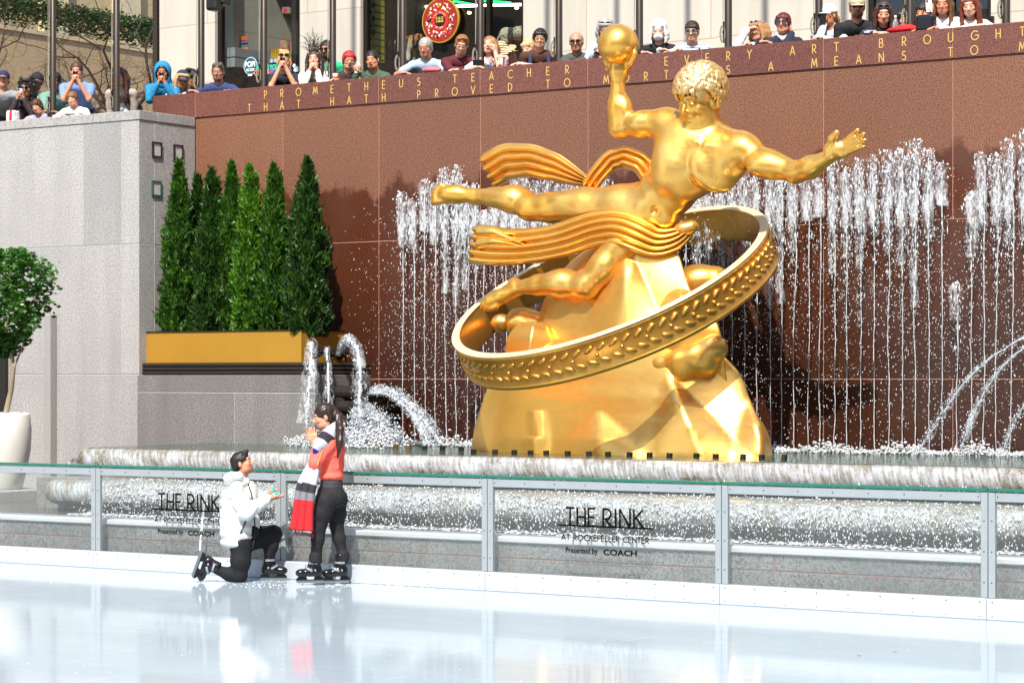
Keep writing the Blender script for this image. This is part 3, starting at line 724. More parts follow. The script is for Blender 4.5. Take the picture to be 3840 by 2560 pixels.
def hand_prims(S, w, d, n, side, s=1.0, curl=0.3, spread=0.10, k=0.006, thumb=0.5, curls=None):
    """w wrist, d finger direction, n palm normal (the way the palm faces), side: thumb side direction sign along cross(d,n)"""
    d = nrm(d); n = nrm(np.array(n)-np.dot(n, d)*d); t = np.cross(d, n)*side
    w = np.array(w, float); R = rotm(t, d, n)
    pc = w+d*.048*s; S.ell(pc, np.array((.040, .052, .0165))*s, R, .02*s); S.ell(w+d*.075*s, np.array((.038, .022, .013))*s, R, .01*s)
    S.ell(w+d*.035*s+t*.022*s+n*.008*s, np.array((.018, .032, .015))*s, R, .01*s)
    for i, (o, L, r) in enumerate(((.029, .072, .0088), (.010, .080, .0090), (-.010, .074, .0086), (-.028, .058, .0076))):
        c = curl if curls is None else curls[i]
        dd = nrm(d+t*spread*(1.2-0.8*i)); a = w+d*.085*s+t*o*s; pts = [a]; ang = 0; rs = [r*s]
        for j, fr in enumerate((.42, .32, .26)):
            ang += c*(1.0, 1.1, .8)[j]; v = dd*cos(ang)+n*sin(ang); pts.append(pts[-1]+v*L*fr*s); rs.append(r*s*(.95, .88, .76)[j])
        S.chain(pts, rs, k*.5*s)
    a = w+d*.022*s+t*.026*s; b = a+nrm(d*.8+t*.8+n*.25*thumb)*.042*s; c = b+nrm(d*1.0+t*.25+n*.5*thumb)*.032*s; e = c+nrm(d+n*.6*thumb)*.022*s
    S.chain([a, b, c, e], [.0125*s, .0105*s, .0095*s, .0080*s], k*s)
def ik(S0, T, l1, l2, pole):
    S0 = np.array(S0, float); T = np.array(T, float); d = T-S0; L = np.linalg.norm(d); Lm = (l1+l2)*.995
    if L > Lm: T = S0+d*Lm/L; d = T-S0; L = Lm
    x = (l1*l1-l2*l2+L*L)/(2*L); h = sqrt(max(l1*l1-x*x, 0)); u = d/L
    p = np.array(pole, float); p = p-np.dot(p, u)*u; p = nrm(p); return S0+u*x+p*h, T
# ================================================================== GOLD STATUE (generic gilded figure on a plain rock and ring)
M_gold = gold('gold_leaf', (1.0, 0.53, 0.09), (1.0, 0.61, 0.17), 0.33)
M_goldr = gold('gold_leaf_rock', (1.0, 0.55, 0.11), (1.0, 0.61, 0.18), 0.36, scale=0.6)
M_goldd = gold('gold_band', (0.72, 0.38, 0.07), (0.86, 0.48, 0.11), 0.34, leaf=False)
ST = 27.8; SB = Wd(2330, 1700, ST); SB.z = ZP-0.15
stt = thing('gilded_statue', 'large gilded statue of a reclining flying figure over a ring and rock', 'statue', SB, YAW)
SRt = np.array((CY, SY)); SFw = np.array((-SY, CY))
def loc_fn(root_loc):
    ox, oy, oz = root_loc
    def L(px, py, t):
        p = Wd(px, py, t); dx, dy = p.x-ox, p.y-oy
        return np.array((dx*CY+dy*SY, -dx*SY+dy*CY, p.z-oz))
    return L
_L = loc_fn(SB)
def q(px, py, dd=0.0): return _L(px, py, ST+dd-(px-2330)*.0019)
k_ = 1/319.0
def fig_body():
    S = Sdf()
    ax = nrm(q(2650, 520)-q(2416, 790)); pr = nrm(np.cross(ax, (0, 1, 0))); pr = pr if pr[0] > 0 else -pr
    Rt = rotm(pr, (0, 1, 0), ax)
    S.ell(q(2600, 590, .0), (.425, .31, .50), Rt, .1); S.ell(q(2516, 700, .02), (.325, .25, .42), Rt, .12); S.ell(q(2425, 800, .02), (.37, .28, .34), Rt, .12)
    S.cap(q(2540, 510), q(2745, 585), .26, .26, .15)
    # chest and belly relief
    S.ell(q(2545, 590, -.185), (.27, .115, .21), Rt, .09); S.ell(q(2680, 640, -.165), (.28, .11, .21), Rt, .10)
    for (x, y, r) in ((2512, 672, .115), (2572, 705, .125), (2478, 722, .115), (2535, 755, .12), (2452, 780, .13), (2500, 812, .12)): S.ell(q(x, y, -.165), (r*1.05, .080, r), Rt, .10)
    S.ell(q(2531, 560, -.36), .014, k=.01); S.ell(q(2695, 680, -.345), .016, k=.01)
    S.ell(q(2453, 790, -.31), (.03, .05, .035), None, .03, True)
    # shoulders, neck
    S.ell(q(2495, 465, -.04), (.20, .19, .17), None, .08); S.ell(q(2785, 558, -.04), (.215, .21, .185), None, .09)
    S.cap(q(2640, 520, .02), q(2505, 455, 0), .15, .13, .1); S.cap(q(2655, 520, .02), q(2775, 545, 0), .16, .13, .1)
    S.cap(q(2655, 545, -.02), q(2640, 420, -.08), .155, .165, .06)
    S.cap(q(2612, 535, -.30), q(2520, 490, -.18), .035, .03, .06); S.cap(q(2650, 548, -.28), q(2760, 565, -.18), .035, .03, .06)
    # right arm: raised
    S.chain([q(2490, 465, -.02), q(2410, 470, -.06), q(2330, 474, -.08)], [.155, .135, .115], .06)
    S.ell(q(2420, 460, -.10), (.18, .12, .11), None, .12)
    S.chain([q(2322, 478, -.08), q(2318, 400, -.10), q(2318, 300, -.12)], [.128, .118, .080], .05)
    S.ell(q(2345, 420, -.10), (.09, .11, .17), None, .06)
    S.ell(q(2322, 268, -.14), (.115, .07, .12), None, .05); S.ell(q(2330, 240, -.13), (.125, .065, .10), None, .04)
    for i, (x0, y0, x1, y1, x2, y2, dd) in enumerate(((2352, 235, 2372, 190, 2364, 150, -.06), (2362, 240, 2380, 205, 2376, 168, -.16), (2335, 225, 2350, 185, 2345, 155, -.22), (2298, 240, 2290, 205, 2302, 182, -.24), (2290, 262, 2272, 232, 2280, 205, -.22))):
        S.chain([q(x0, y0, -.13), q(x1, y1, dd), q(x2, y2, dd)], [.04, .032, .026], .02)
    # left arm: stretched out
    S.chain([q(2790, 568, -.04), q(2880, 612, -.08), q(2985, 648, -.12)], [.162, .136, .112], .08)
    S.ell(q(2885, 626, -.12), (.24, .11, .10), None, .14)
    S.chain([q(2985, 646, -.12), q(3040, 628, -.16), q(3108, 590, -.22)], [.122, .122, .078], .05)
    S.ell(q(3130, 566, -.24), (.095, .055, .125), rotm(nrm((.5, 0, .85)), (0, 1, 0), nrm((-.85, 0, .5))), .04); S.ell(q(3160, 560, -.24), (.11, .050, .10), None, .03)
    for (x0, y0, x1, y1, x2, y2, r) in ((3165, 535, 3192, 511, 3217, 488, .030), (3178, 542, 3210, 522, 3240, 502, .030), (3184, 554, 3214, 540, 3244, 525, .028), (3184, 572, 3212, 560, 3240, 550, .025)):
        S.chain([q(x0, y0, -.24), q(x1, y1, -.27), q(x2, y2, -.30)], [r*1.15, r, r*.8], .008)
    S.chain([q(3115, 560, -.26), q(3120, 520, -.32), q(3138, 498, -.34)], [.055, .042, .034], .02)
    # upper leg
    S.chain([q(2425, 790, -.02), q(2330, 775, -.06), q(2200, 775, -.10), q(2060, 778, -.12), q(1985, 776, -.12)], [.27, .245, .205, .165, .138], .08)
    S.ell(q(1990, 790, -.16), (.13, .10, .09), None, .12); S.ell(q(2200, 750, -.05), (.4, .16, .10), None, .1)
    S.chain([q(1985, 778, -.12), q(1925, 752, -.10), q(1850, 740, -.08), q(1775, 733, -.06)], [.135, .142, .108, .078], .06)
    S.ell(q(1930, 740, -.06), (.24, .12, .11), None, .14)
    S.chain([q(1775, 733, -.06), q(1720, 730, -.08), q(1672, 728, -.10)], [.085, .10, .095], .04)
    S.ell(q(1700, 728, -.10), (.16, .10, .105), None, .05); S.ell(q(1788, 745, -.04), (.09, .08, .08), None, .05)
    for i, (x, y, r) in enumerate(((1626, 756, .046), (1620, 738, .032), (1624, 722, .031), (1631, 708, .030), (1643, 696, .028))):
        S.chain([q(1680, 748-i*11, -.14), q(x+10, y-2, -.16), q(x, y+3, -.14)], [r*1.15, r, r*.9], .012)
    # lower leg, kneeling on the rock
    S.chain([q(2390, 860, -.05), q(2335, 925, -.24), q(2270, 1000, -.38), q(2205, 1065, -.45)], [.26, .215, .175, .14], .08)
    S.ell(q(2196, 1076, -.46), (.12, .12, .11), None, .12)
    S.chain([q(2200, 1072, -.45), q(2110, 1066, -.43), q(2020, 1068, -.40), q(1945, 1078, -.36)], [.132, .142, .112, .080], .06)
    S.ell(q(2115, 1056, -.40), (.22, .12, .11), None, .14); S.ell(q(1930, 1068, -.34), (.085, .085, .09), None, .04)
    S.chain([q(1935, 1085, -.36), q(1880, 1112, -.38), q(1840, 1130, -.40)], [.085, .085, .088], .04)
    for i, (x, y, r) in enumerate(((1812, 1148, .044), (1822, 1160, .030), (1835, 1164, .030), (1848, 1163, .028), (1860, 1158, .026))):
        S.chain([q(1835+i*8, 1122+i*2, -.42), q(x+4, y-10, -.44), q(x, y, -.42)], [r*1.15, r, r*.9], .012)
    # head
    B = basis(radians(-48), radians(20), radians(8))
    Hc = q(2622, 376, -.14)
    head_prims(S, Hc, B, 2.62, neck=False); S.cap(q(2640, 470, -.04), Hc, .16, .15, .05)
    return S, B, Hc
S_, B_, Hc_ = fig_body()
V, Q = S_.mesh(0.0165)
obj('figure', (V, Q), M_gold, stt, smooth=True)
# hair: overlapping pointed tufts
def tufts(C, B, s, n, R3, keep, L0=.05, wd=.34, seed=3, flow=(0, .2, 1.0)):
    rr = np.random.RandomState(seed); ex, f, up = B; g = Geo(); i = 0
    cr = Geo().ball(C, np.array(R3)*s*.97, 24, 16, rotm(ex, f, up)); g.add(np.concatenate(cr.v), cr.f)
    ga = pi*(3-sqrt(5))
    for i in range(n):
        z = 1-2*(i+.5)/n; r = sqrt(1-z*z); a = ga*i; d = np.array((r*cos(a), r*sin(a), z))+rr.normal(size=3)*.04; d = nrm(d)
        if not keep(d): continue
        p = C+s*(d[0]*R3[0]*ex+d[1]*R3[1]*f+d[2]*R3[2]*up); nn = nrm(d[0]/R3[0]*ex+d[1]/R3[1]*f+d[2]/R3[2]*up)
        fl = flow[0]*ex+flow[1]*f+flow[2]*up; fl = fl+np.cross(nn, up)*rr.normal()*.5+rr.normal(size=3)*.15
        t = nrm(-(fl-np.dot(fl, nn)*nn)); b = np.cross(nn, t); L = L0*s*(.8+.5*rr.rand()); w = L*wd
        for kk in (-1, 0, 1):
            rows = []; m = 6
            for j in range(m+1):
                u = j/m; c = p+t*(u-.5)*L*1.3+b*(kk*w*.62*(1-u*.9)+.12*L*sin(u*3))+nn*(.012*s+.010*s*sin(u*pi)-.012*s*(u<.01)); rad = w*.42*(sin(pi*min(u*.9+.12, 1)))**.7+.0004
                rows.append([c+rad*(cos(q_)*b+sin(q_)*nn*.9) for q_ in np.linspace(0, 2*pi, 6, endpoint=False)])
            g.grid(rows, closev=True, flip=True)
    return g
keep = lambda d: not (d[1] > .42 and d[2] < .10) and d[2] > -.74 and not (abs(d[0]) > .5 and d[1] > .12 and d[2] < -.22)
obj('hair', tufts(Hc_+2.62*(-.02*B_[1]+.042*B_[2]), B_, 2.62, 330, (.086, .104, .098), keep, .042, .42), gold('gold_leaf_hair', (0.95, 0.62, 0.22), (0.99, 0.72, 0.34), 0.36, leaf=False), stt, smooth=True)
# plain orb in the raised hand
g = Geo(); g.ball(q(2318, 168, -.16), .235, 36, 24); obj('orb', g, M_gold, stt, smooth=True)
# draperies
def drape(path, widths, waves, amp, thick=.05, m=40, ph=0.0, ups=None):
    """path: local points; folds run along the path"""
    P = np.array(path); n = len(P); t = np.linspace(0, n-1, 46); Pi = np.stack([np.interp(t, range(n), P[:, j]) for j in range(3)], 1)
    for _ in range(6): Pi[1:-1] = (Pi[:-2]+2*Pi[1:-1]+Pi[2:])/4
    Wi = np.interp(t, range(n), widths); rows = []
    for i in range(len(Pi)):
        T = nrm(Pi[min(i+1, len(Pi)-1)]-Pi[max(i-1, 0)]); b = nrm(np.cross(T, (0, 1, 0))); b = b if ups is None else nrm(np.array(ups)-np.dot(ups, T)*T)
        nn = nrm(np.cross(b, T)); nn = nn if nn[1] < 0 else -nn
        row = []
        for j in range(m):
            w = -1+2*j/(m-1); row.append(Pi[i]+b*w*Wi[i]/2+nn*(amp*(abs(sin(waves*pi*(w+1)/2+ph))**.8)*(1-.3*abs(w))+thick*sqrt(max(0, 1-w**6))))
        for j in range(m-1, -1, -1):
            w = -1+2*j/(m-1); row.append(Pi[i]+b*w*Wi[i]/2*.97+nn*(amp*(abs(sin(waves*pi*(w+1)/2+ph))**.8)*(1-.3*abs(w))*.75-thick*.6*sqrt(max(0, 1-w**6))))
        rows.append(row)
    g = Geo(); g.grid(rows, closev=True); b0 = 0; M = 2*m
    for e in (0, len(rows)-1):
        for j in range(m-1): g.f.append((e*M+j, e*M+j+1, e*M+M-2-j, e*M+M-1-j)); g.mi.append(0)
    return g
g = drape([q(1840, 640, .25), q(1900, 606, .22), q(1990, 603, .18), q(2080, 630, .12), q(2170, 672, .10), q(2215, 690, .08)], [.44, .44, .40, .34, .20, .10], 4, .13, .035, ph=.3)
g.v[0][:] = g.v[0]
flip_fix(obj('drapery', g, M_gold, stt, smooth=True))
g = drape([q(2210, 700, .06), q(2240, 655, .06), q(2290, 600, .10), q(2345, 586, .12), q(2405, 610, .12), q(2440, 660, .16)], [.20, .22, .24, .25, .25, .25], 3, .10, .04)
flip_fix(obj('drapery', g, M_gold, stt, smooth=True))
g = drape([q(1785, 918, -.34), q(1850, 925, -.36), q(1950, 928, -.36), q(2090, 908, -.34), q(2210, 862, -.34), q(2310, 848, -.36), q(2390, 880, -.34), q(2455, 915, -.22), q(2530, 900, -.10), q(2580, 862, 0)], [.46, .46, .42, .40, .40, .42, .42, .36, .28, .16], 5, .11, .05, ph=.2)
flip_fix(obj('drapery', g, M_gold, stt, smooth=True))
g = drape([q(1800, 890, -.44), q(1850, 888, -.46), q(1910, 905, -.44), q(1975, 925, -.42)], [.30, .26, .14, .06], 2, .07, .03)
flip_fix(obj('drapery', g, M_gold, stt, smooth=True))
S3 = Sdf().ell(q(2565, 858, -.12), (.11, .10, .08), None, .06).ell(q(2595, 848, -.08), (.07, .08, .07), None, .06)
obj('drapery_knot', S3.mesh(.018), M_gold, stt, smooth=True)
# plain ring
Rg = 1.88; ang = radians(17.0); cR = q(2280, 1046, -.22)
ia = np.array((cos(ang), 0, sin(ang))); mn = .30; ib = np.array((sin(ang)*mn, -sqrt(1-mn*mn), -cos(ang)*mn)); ia = nrm(ia+np.array((0, -.30, 0))); ib = nrm(ib-np.dot(ib, ia)*ia+np.array((.18, 0, 0))*0); inn = nrm(np.cross(ia, ib)); inn = inn if inn[2] < 0 else -inn
rows = []
for a in np.linspace(0, 2*pi, 128, endpoint=False):
    d = cos(a)*ia+sin(a)*ib; prof = [(0, -.035), (0, .03), (.04, .045), (.06, .03), (.36, .03), (.385, .045), (.42, .03), (.42, -.03), (.38, -.04), (.05, -.04)]
    rows.append([cR+d*(Rg+o)+inn*h for h, o in prof])
g = Geo(); g.grid(rows, closeu=True, closev=True)
ro = flip_fix(obj('ring_band', g, M_goldd, stt)); smooth_by_angle(ro, 40)
g = Geo(); rows = []
for a in np.linspace(0, 2*pi, 128, endpoint=False):
    d = cos(a)*ia+sin(a)*ib; rows.append([cR+d*(Rg+o)+inn*h for h, o in ((-.006, -.045), (-.006, .042), (.004, .05), (.004, -.05))])
g.grid(rows, closeu=True, closev=True); flip_fix(obj('ring_rim', g, plain('#f0dcae', .45, .35, .05, name='ring_rim_gold'), stt))
# rock
def smooth_rows(A, k=5):
    n = len(A); t = np.linspace(0, n-1, n*k); B = np.zeros((len(t),)+A.shape[1:])
    for i, tt in enumerate(t):
        a = int(min(tt, n-2)); f = tt-a; B[i] = A[a]*(1-f)+A[a+1]*f
    for _ in range(4): B[1:-1] = (B[:-2]+2*B[1:-1]+B[2:])/4
    return B
def rock(rows_px, dep, facets, seed, ridge=.0, n=144, yoff=0, facet_px=()):
    rr = np.random.RandomState(seed); ths = np.sort(np.linspace(0, 2*pi, facets, endpoint=False)+rr.uniform(-.25, .25, facets)); out = []
    for ri, ((y, xl, xr), dp) in enumerate(zip(rows_px, dep)):
        cx = (xl+xr)/2; t0 = ths+.05*ri; dl = rr.uniform(.86, 1.12, facets) if ri == 0 else dl*rr.uniform(.975, 1.025, facets)
        hw = (xr-xl)/2; row = []
        th = np.linspace(0, 2*pi, n, endpoint=False)
        D = np.cos(th[:, None]-t0[None, :]); r = np.where(D > .25, dl[None, :]/np.maximum(D, .25), 9); r = -np.log(np.exp(-r*26).sum(1))/26
        r = r*.95
        X = r*np.cos(th); Yv = r*np.sin(th); X = np.where(X > 0, X/X.max(), X/-X.min())
        for x_, y_ in zip(X, Yv): row.append(q(cx+x_*hw, y, 0)+np.array((0, y_*dp+yoff, 0)))
        out.append(row)
    A = np.array(out); B = smooth_rows(A, 8)
    # chiselled wedge faces standing proud of the front
    zz = np.linspace(0, len(rows_px)-1, len(B)); py = np.interp(zz, range(len(rows_px)), [r_[0] for r_ in rows_px])
    for (ax_, ay_, sl_, dp_, dr_) in facet_px:
        for i in range(len(B)):
            k = min(max((py[i]-ay_)/110, 0), 1.0)
            if k <= 0: continue
            for j in range(n):
                if B[i, j, 1]-yoff > 0: continue
                px_ = 2330+B[i, j, 0]*319*ST/ST; c_ = ax_+(py[i]-ay_)*dr_; w_x = (py[i]-ay_)*sl_+6
                B[i, j, 1] -= dp_*k*max(0, 1-abs(px_-c_)/w_x)**.8
    return B
def capgrid(B, name, mat, parent, top=True):
    n = B.shape[1]; g = Geo(); g.grid(B, closev=True, flip=True)
    if top: g.f.append(tuple(range((len(B)-1)*n, len(B)*n))); g.mi.append(0)
    return flip_fix(obj(name, g, mat, parent, smooth=True))
low = [(1755, 1764, 2903), (1690, 1768, 2900), (1640, 1772, 2893), (1590, 1782, 2870), (1540, 1798, 2832), (1490, 1812, 2808), (1440, 1830, 2795), (1390, 1850, 2770), (1340, 1885, 2722), (1300, 1935, 2655), (1275, 2010, 2560)]
A = rock(low, [1.0, 1.0, .98, .93, .88, .84, .8, .76, .7, .6, .45], 7, 21, facet_px=((2235, 1530, 1.0, .18, 0.0), (2480, 1400, .55, .20, .35), (2010, 1420, .45, .16, -.25), (2770, 1480, .42, .16, .12))); obj_r = capgrid(A, 'rock_base', M_goldr, stt)
up = [(1330, 1985, 2640), (1260, 1998, 2630), (1180, 2018, 2610), (1100, 2050, 2590), (1040, 2085, 2570), (980, 2140, 2553), (920, 2215, 2530), (860, 2290, 2500), (800, 2340, 2470)]
A = rock(up, [.62, .60, .56, .5, .46, .4, .34, .28, .22], 6, 8, yoff=.05, facet_px=((2330, 900, .42, .12, .02),)); capgrid(A, 'rock_peak', M_goldr, stt)
A = rock([(1430, 2380, 2720), (1320, 2390, 2705), (1230, 2410, 2690), (1160, 2440, 2655), (1110, 2475, 2610), (1085, 2505, 2580)], [.12, .34, .38, .30, .22, .1], 6, 4, yoff=-.18); capgrid(A, 'rock_shoulder', M_goldr, stt)
A = rock([(1430, 1880, 2080), (1270, 1900, 2070), (1225, 1930, 2050), (1210, 1960, 2030)], [.3, .28, .2, .1], 6, 14, yoff=-.3); capgrid(A, 'rock_shoulder', M_goldr, stt)
# plain rounded boulders against the rock
def boulder(seeds, vox=.022):
    S = Sdf()
    for (x, y, r, dd) in seeds: S.ell(q(x, y, dd), (r*k_, r*k_*.9, r*k_*.9), None, .08)
    return obj('boulder', S.mesh(vox, lambda V, N: V+N*(wob(V, 5, 2)*.02)[:, None]), M_gold, stt, smooth=True)
boulder([(1880, 1208, 40, .1), (1950, 1205, 62, .0), (2005, 1215, 56, .05)])
boulder([(2610, 1062, 74, .2), (2680, 1056, 62, .25)])
boulder([(2672, 1305, 56, -.40), (2615, 1335, 56, -.45), (2555, 1352, 54, -.5), (2490, 1366, 44, -.5), (2640, 1370, 50, -.4), (2560, 1395, 44, -.5)])
# plain leaf moulding round the ring
g = Geo()
for k in range(84):
    a = 2*pi*k/84
    for h0, sg in ((.13, 1), (.28, -1)):
        d = cos(a)*ia+sin(a)*ib; tg = -sin(a)*ia+cos(a)*ib; c = cR+d*(Rg+.034)+inn*h0; l = nrm(tg+inn*.5*sg); w_l = nrm(np.cross(l, d)); g.ball(c, (.075, .028, .016), 6, 4, rotm(l, w_l, d))
    if k % 2 == 0: g.ball(cR+(cos(a+.037)*ia+sin(a+.037)*ib)*(Rg+.034)+inn*.205, (.026, .026, .022), 6, 4)
obj('leaf_moulding', g, M_goldd, stt, smooth=True)
# ================================================================== FOUNTAIN WATER
N = NT('white_water'); N.base((0.84, 0.87, 0.90)); N.rough(0.12); N.p.inputs['Transmission Weight'].default_value = 0.35; N.p.inputs['IOR'].default_value = 1.33
M_foam = N.m
N = NT('clear_stream'); N.base((0.80, 0.86, 0.92)); N.rough(0.08); N.p.inputs['Transmission Weight'].default_value = 0.45; N.p.inputs['IOR'].default_value = 1.33; M_stream = N.m
N = NT('water_veil'); v = N.coord((30, 30, 5.5)); a1 = N.noise(v, 1, 5, .7, .8); v2 = N.coord((4, 4, 1.2)); a2 = N.noise(v2, 1, 3, .6)
N.base((0.85, 0.89, 0.93)); N.rough(.2); N.link(N.math('MULTIPLY', N.ramp(N.math('ADD', a1, N.math('MULTIPLY', N.math('SUBTRACT', a2, .5), .8)), [(.50, 0.0), (.72, 1.0)]), .5), N.p.inputs['Alpha']); M_veil = N.m
class Drops:
    def __init__(self): self.P = []; self.R = []; self.ico = []
    def add(self, c, r): self.P.append(c); self.R.append(r)
    def geo(self, rs, jag=.25, hi=.03):
        P = np.array(self.P); R = np.array(self.R); Vs = []; Fs = []; n = 0
        for base_v, base_f, sel in ((_ico_v, _ico_f, R.max(1) > hi), (_oct_v, _oct_f, R.max(1) <= hi)):
            p = P[sel]; r = R[sel]
            if not len(p): continue
            j = 1+jag*rs.normal(size=(len(p), len(base_v), 1))
            V = base_v[None]*r[:, None, :]*j+p[:, None, :]; f = np.array(base_f)[None]+(np.arange(len(p))*len(base_v))[:, None, None]
            Vs.append(V.reshape(-1, 3)); Fs.append(f.reshape(-1, 3)+n); n += V.shape[0]*V.shape[1]
        return np.concatenate(Vs), np.concatenate(Fs)
rs = np.random.RandomState(11)
def merge(a, b):
    return np.concatenate([a[0], b[0]]), np.concatenate([a[1], b[1]+len(a[0])])
def tubes_tri(g):
    V = np.concatenate(g.v); T = []
    for f in g.f:
        for i in range(1, len(f)-1): T.append((f[0], f[i], f[i+1]))
    return V, np.array(T)
YJ = 25.46; jets = []
def top_px(px):
    if px < 2340: return 665-35*sin(px*.013)+(60 if px < 1570 else 0)
    if px < 2780: return 760-(px-2340)*.25
    if px < 3560: return 640-(px-2780)*.16+18*sin(px*.03)
    if px < 3650: return 1180-(px-3560)*6.0
    return 560-(px-3650)*.3
xj = Xat(1512, YJ); jn = 0
cum = 0.0
while xj < Xat(3990, YJ):
    dx, dy = xj, YJ; t = -dx*SY+dy*CY; u = (dx*CY+dy*SY)/t; px = 1920+u*FPX
    clump = .5+.5*sin(px*.0187+1)*cos(px*.0071+.4)+rs.uniform(-.25, .25); clump = min(max(clump, .02), 1)
    zt = CAMZ+(HOR-(top_px(px)+(1-clump)*130-45+rs.uniform(-30, 30)))/FPX*t; zt = max(zt, 2.2)
    g = Geo(); n = int((zt-ZP)/.07); zz = np.linspace(ZP-.02, zt-.15, n)
    wx = np.cumsum(rs.normal(size=n))*.003; wy = np.cumsum(rs.normal(size=n))*.0012
    fr = (zz-ZP)/(zt-ZP); rad = .0036+.0028*rs.rand(n)+.006*np.clip(fr-.45, 0, 1)*rs.rand(n)*2
    g.tube(np.stack([xj+wx, YJ+wy, zz], 1), list(rad), 5, cap=False)
    D = Drops(); H = zt-ZP
    full = 0.62+.3*rs.rand(); dens = .22+1.15*clump**1.3
    for k in range(int(110*H*dens)):                                    # broken water round the stream, thicker towards the top
        f = rs.beta(2.6, 1.5); z = ZP+H*f
        if rs.rand() > .15+f**1.5: continue
        s = .004+.011*max(0, f-.35)**.8*rs.rand()*1.5; sp = .010+.050*f*f
        D.add((xj+rs.normal()*sp, YJ-.02+rs.normal()*sp, z), (s*(.5+.5*rs.rand()), s*.7, s*(1.2+3.0*rs.rand())))
    nb = int(16+42*clump)
    for k in range(nb):                                            # frothing head
        f = k/nb; z = zt-.55*f**1.3*full; w = .016+.040*sin(pi*min(f+.12, 1)); s = .005+.011*rs.rand()**2
        D.add((xj+rs.normal()*w, YJ-.02+rs.normal()*w*.8, z), (s*(.8+rs.rand()*.7), s, s*(1+1.2*rs.rand())))
    for k in range(int(26*H)):                                    # loose droplets
        s = rs.uniform(.0035, .009); D.add((xj+rs.normal()*.10, YJ-.05-abs(rs.normal())*.12, ZP+H*rs.beta(1.3, 1.1)), (s, s, s*1.4))
    V, F = merge(tubes_tri(g), D.geo(rs))
    gv = Geo(); nz_ = 26; vl = .86-.42*clump*rs.uniform(.6, 1); zz = np.linspace(ZP+H*vl, zt, nz_)
    for lay in (0, 1): gv.tube(np.stack([xj+np.cumsum(rs.normal(size=nz_))*.004, YJ-.02-.02*lay+0*zz, zz], 1), [(.02+.05*((z-ZP)/H)**2+.02*rs.rand())*(1.15-.5*lay)*(1 if i < nz_-3 else (nz_-i)/4) for i, z in enumerate(zz)], 8, cap=False)
    base = np.array((xj, YJ, ZP)); me = mesh_np('fountain_jet', V-base, F, [M_foam], smooth=True)
    o = bpy.data.objects.new('fountain_jet', me); SC.collection.objects.link(o); o.location = base
    gv.v = [a_-base for a_ in gv.v]; obj('froth_veil', gv, M_veil, o, smooth=True)
    if px < 2340: lab, gr = 'thin white fountain jet rising up the red granite wall left of the gold statue', 'fountain jets left of the statue'
    elif px < 2820: lab, gr = 'thin white fountain jet rising behind the gold statue', 'fountain jets behind the statue'
    elif px < 3600: lab, gr = 'thin white fountain jet rising up the red granite wall right of the gold statue', 'fountain jets right of the statue'
    else: lab, gr = 'tall white fountain jet by the right edge of the picture', 'fountain jets at the right edge'
    tag(o, lab, 'fountain jet', gr); xj += rs.uniform(.138, .188)
def stream(name, pts, r, lab, nd, spread, cat='water stream', seed=1, grp=None):
    P = np.array([[*p] for p in pts]); n = len(P); t = np.linspace(0, n-1, 40); P = np.stack([np.interp(t, range(n), P[:, j]) for j in range(3)], 1)
    for _ in range(8): P[1:-1] = (P[:-2]+2*P[1:-1]+P[2:])/4
    gv = Geo(); gv.tube(P-P[0], [r*(1.2+2.2*i/40)*(1+.4*rs.rand()) for i in range(40)], 8, cap=False); r *= .6; nd = int(nd*.8)
    g = Geo(); rad = [r*(1+.5*rs.rand())*(1 if rs.rand() > .1 else .4) for _ in P]; g.tube(P+rs.normal(size=P.shape)*r*.3, rad, 6)
    D = Drops()
    for k in range(nd):
        f = rs.beta(1.6, 1.0); i = f*39; a = P[int(min(i, 38))]; s = rs.uniform(.003, .010)*(1+r*20)
        D.add(a+rs.normal(size=3)*spread*(.2+f), (s*(.6+rs.rand()), s*(.6+rs.rand()), s*(.8+rs.rand())))
    V, F = merge(tubes_tri(g), D.geo(rs)); b = P[0].copy(); me = mesh_np(name, V-b, F, [M_stream], smooth=True)
    o = bpy.data.objects.new(name, me); SC.collection.objects.link(o); o.location = b; obj('froth_veil', gv, M_veil, o, smooth=True); return tag(o, lab, cat, grp)
w = lambda px, py, Y: tuple(W(px, py, Y))
stream('water_stream', [w(1178, 1335, 24.6), w(1172, 1292, 24.3), w(1166, 1285, 24.15), w(1166, 1380, 24.0), w(1158, 1480, 23.95), w(1148, 1590, 23.9)], .034, 'thick clear water stream dropping leftmost from the planter spouts', 260, .035)
stream('water_stream', [w(1232, 1335, 24.8), w(1226, 1300, 24.6), w(1226, 1330, 24.5), w(1232, 1420, 24.4), w(1232, 1500, 24.3), w(1228, 1640, 24.2)], .020, 'thin clear water stream falling behind the standing woman', 150, .028)
stream('water_stream', [w(1272, 1330, 25.0), w(1284, 1290, 24.9), w(1304, 1266, 24.8), w(1335, 1295, 24.7), w(1352, 1370, 24.6), w(1350, 1470, 24.5), w(1348, 1560, 24.5)], .032, 'clear water arc leaping right from the farthest spout', 340, .045)
stream('water_stream', [w(1365, 1478, 25.0), w(1420, 1455, 24.9), w(1500, 1480, 24.8), w(1580, 1560, 24.7), w(1655, 1668, 24.6)], .030, 'long white water arc shooting right from the bronze outlet', 900, .055)
stream('water_stream', [w(1365, 1478, 24.9), w(1440, 1470, 24.8), w(1520, 1520, 24.7), w(1580, 1600, 24.6), w(1610, 1672, 24.5)], .018, 'thinner white water arc just under the long one', 500, .04)
stream('water_stream', [w(1350, 1510, 24.9), w(1390, 1540, 24.7), w(1440, 1600, 24.6), w(1480, 1668, 24.5)], .035, 'short foaming white water arc low beside the outlet', 1300, .09)
stream('water_stream', [w(1330, 1540, 24.6), w(1350, 1600, 24.5), w(1370, 1668, 24.4)], .035, 'foaming white water spill falling straight below the bronze outlet', 1500, .12)
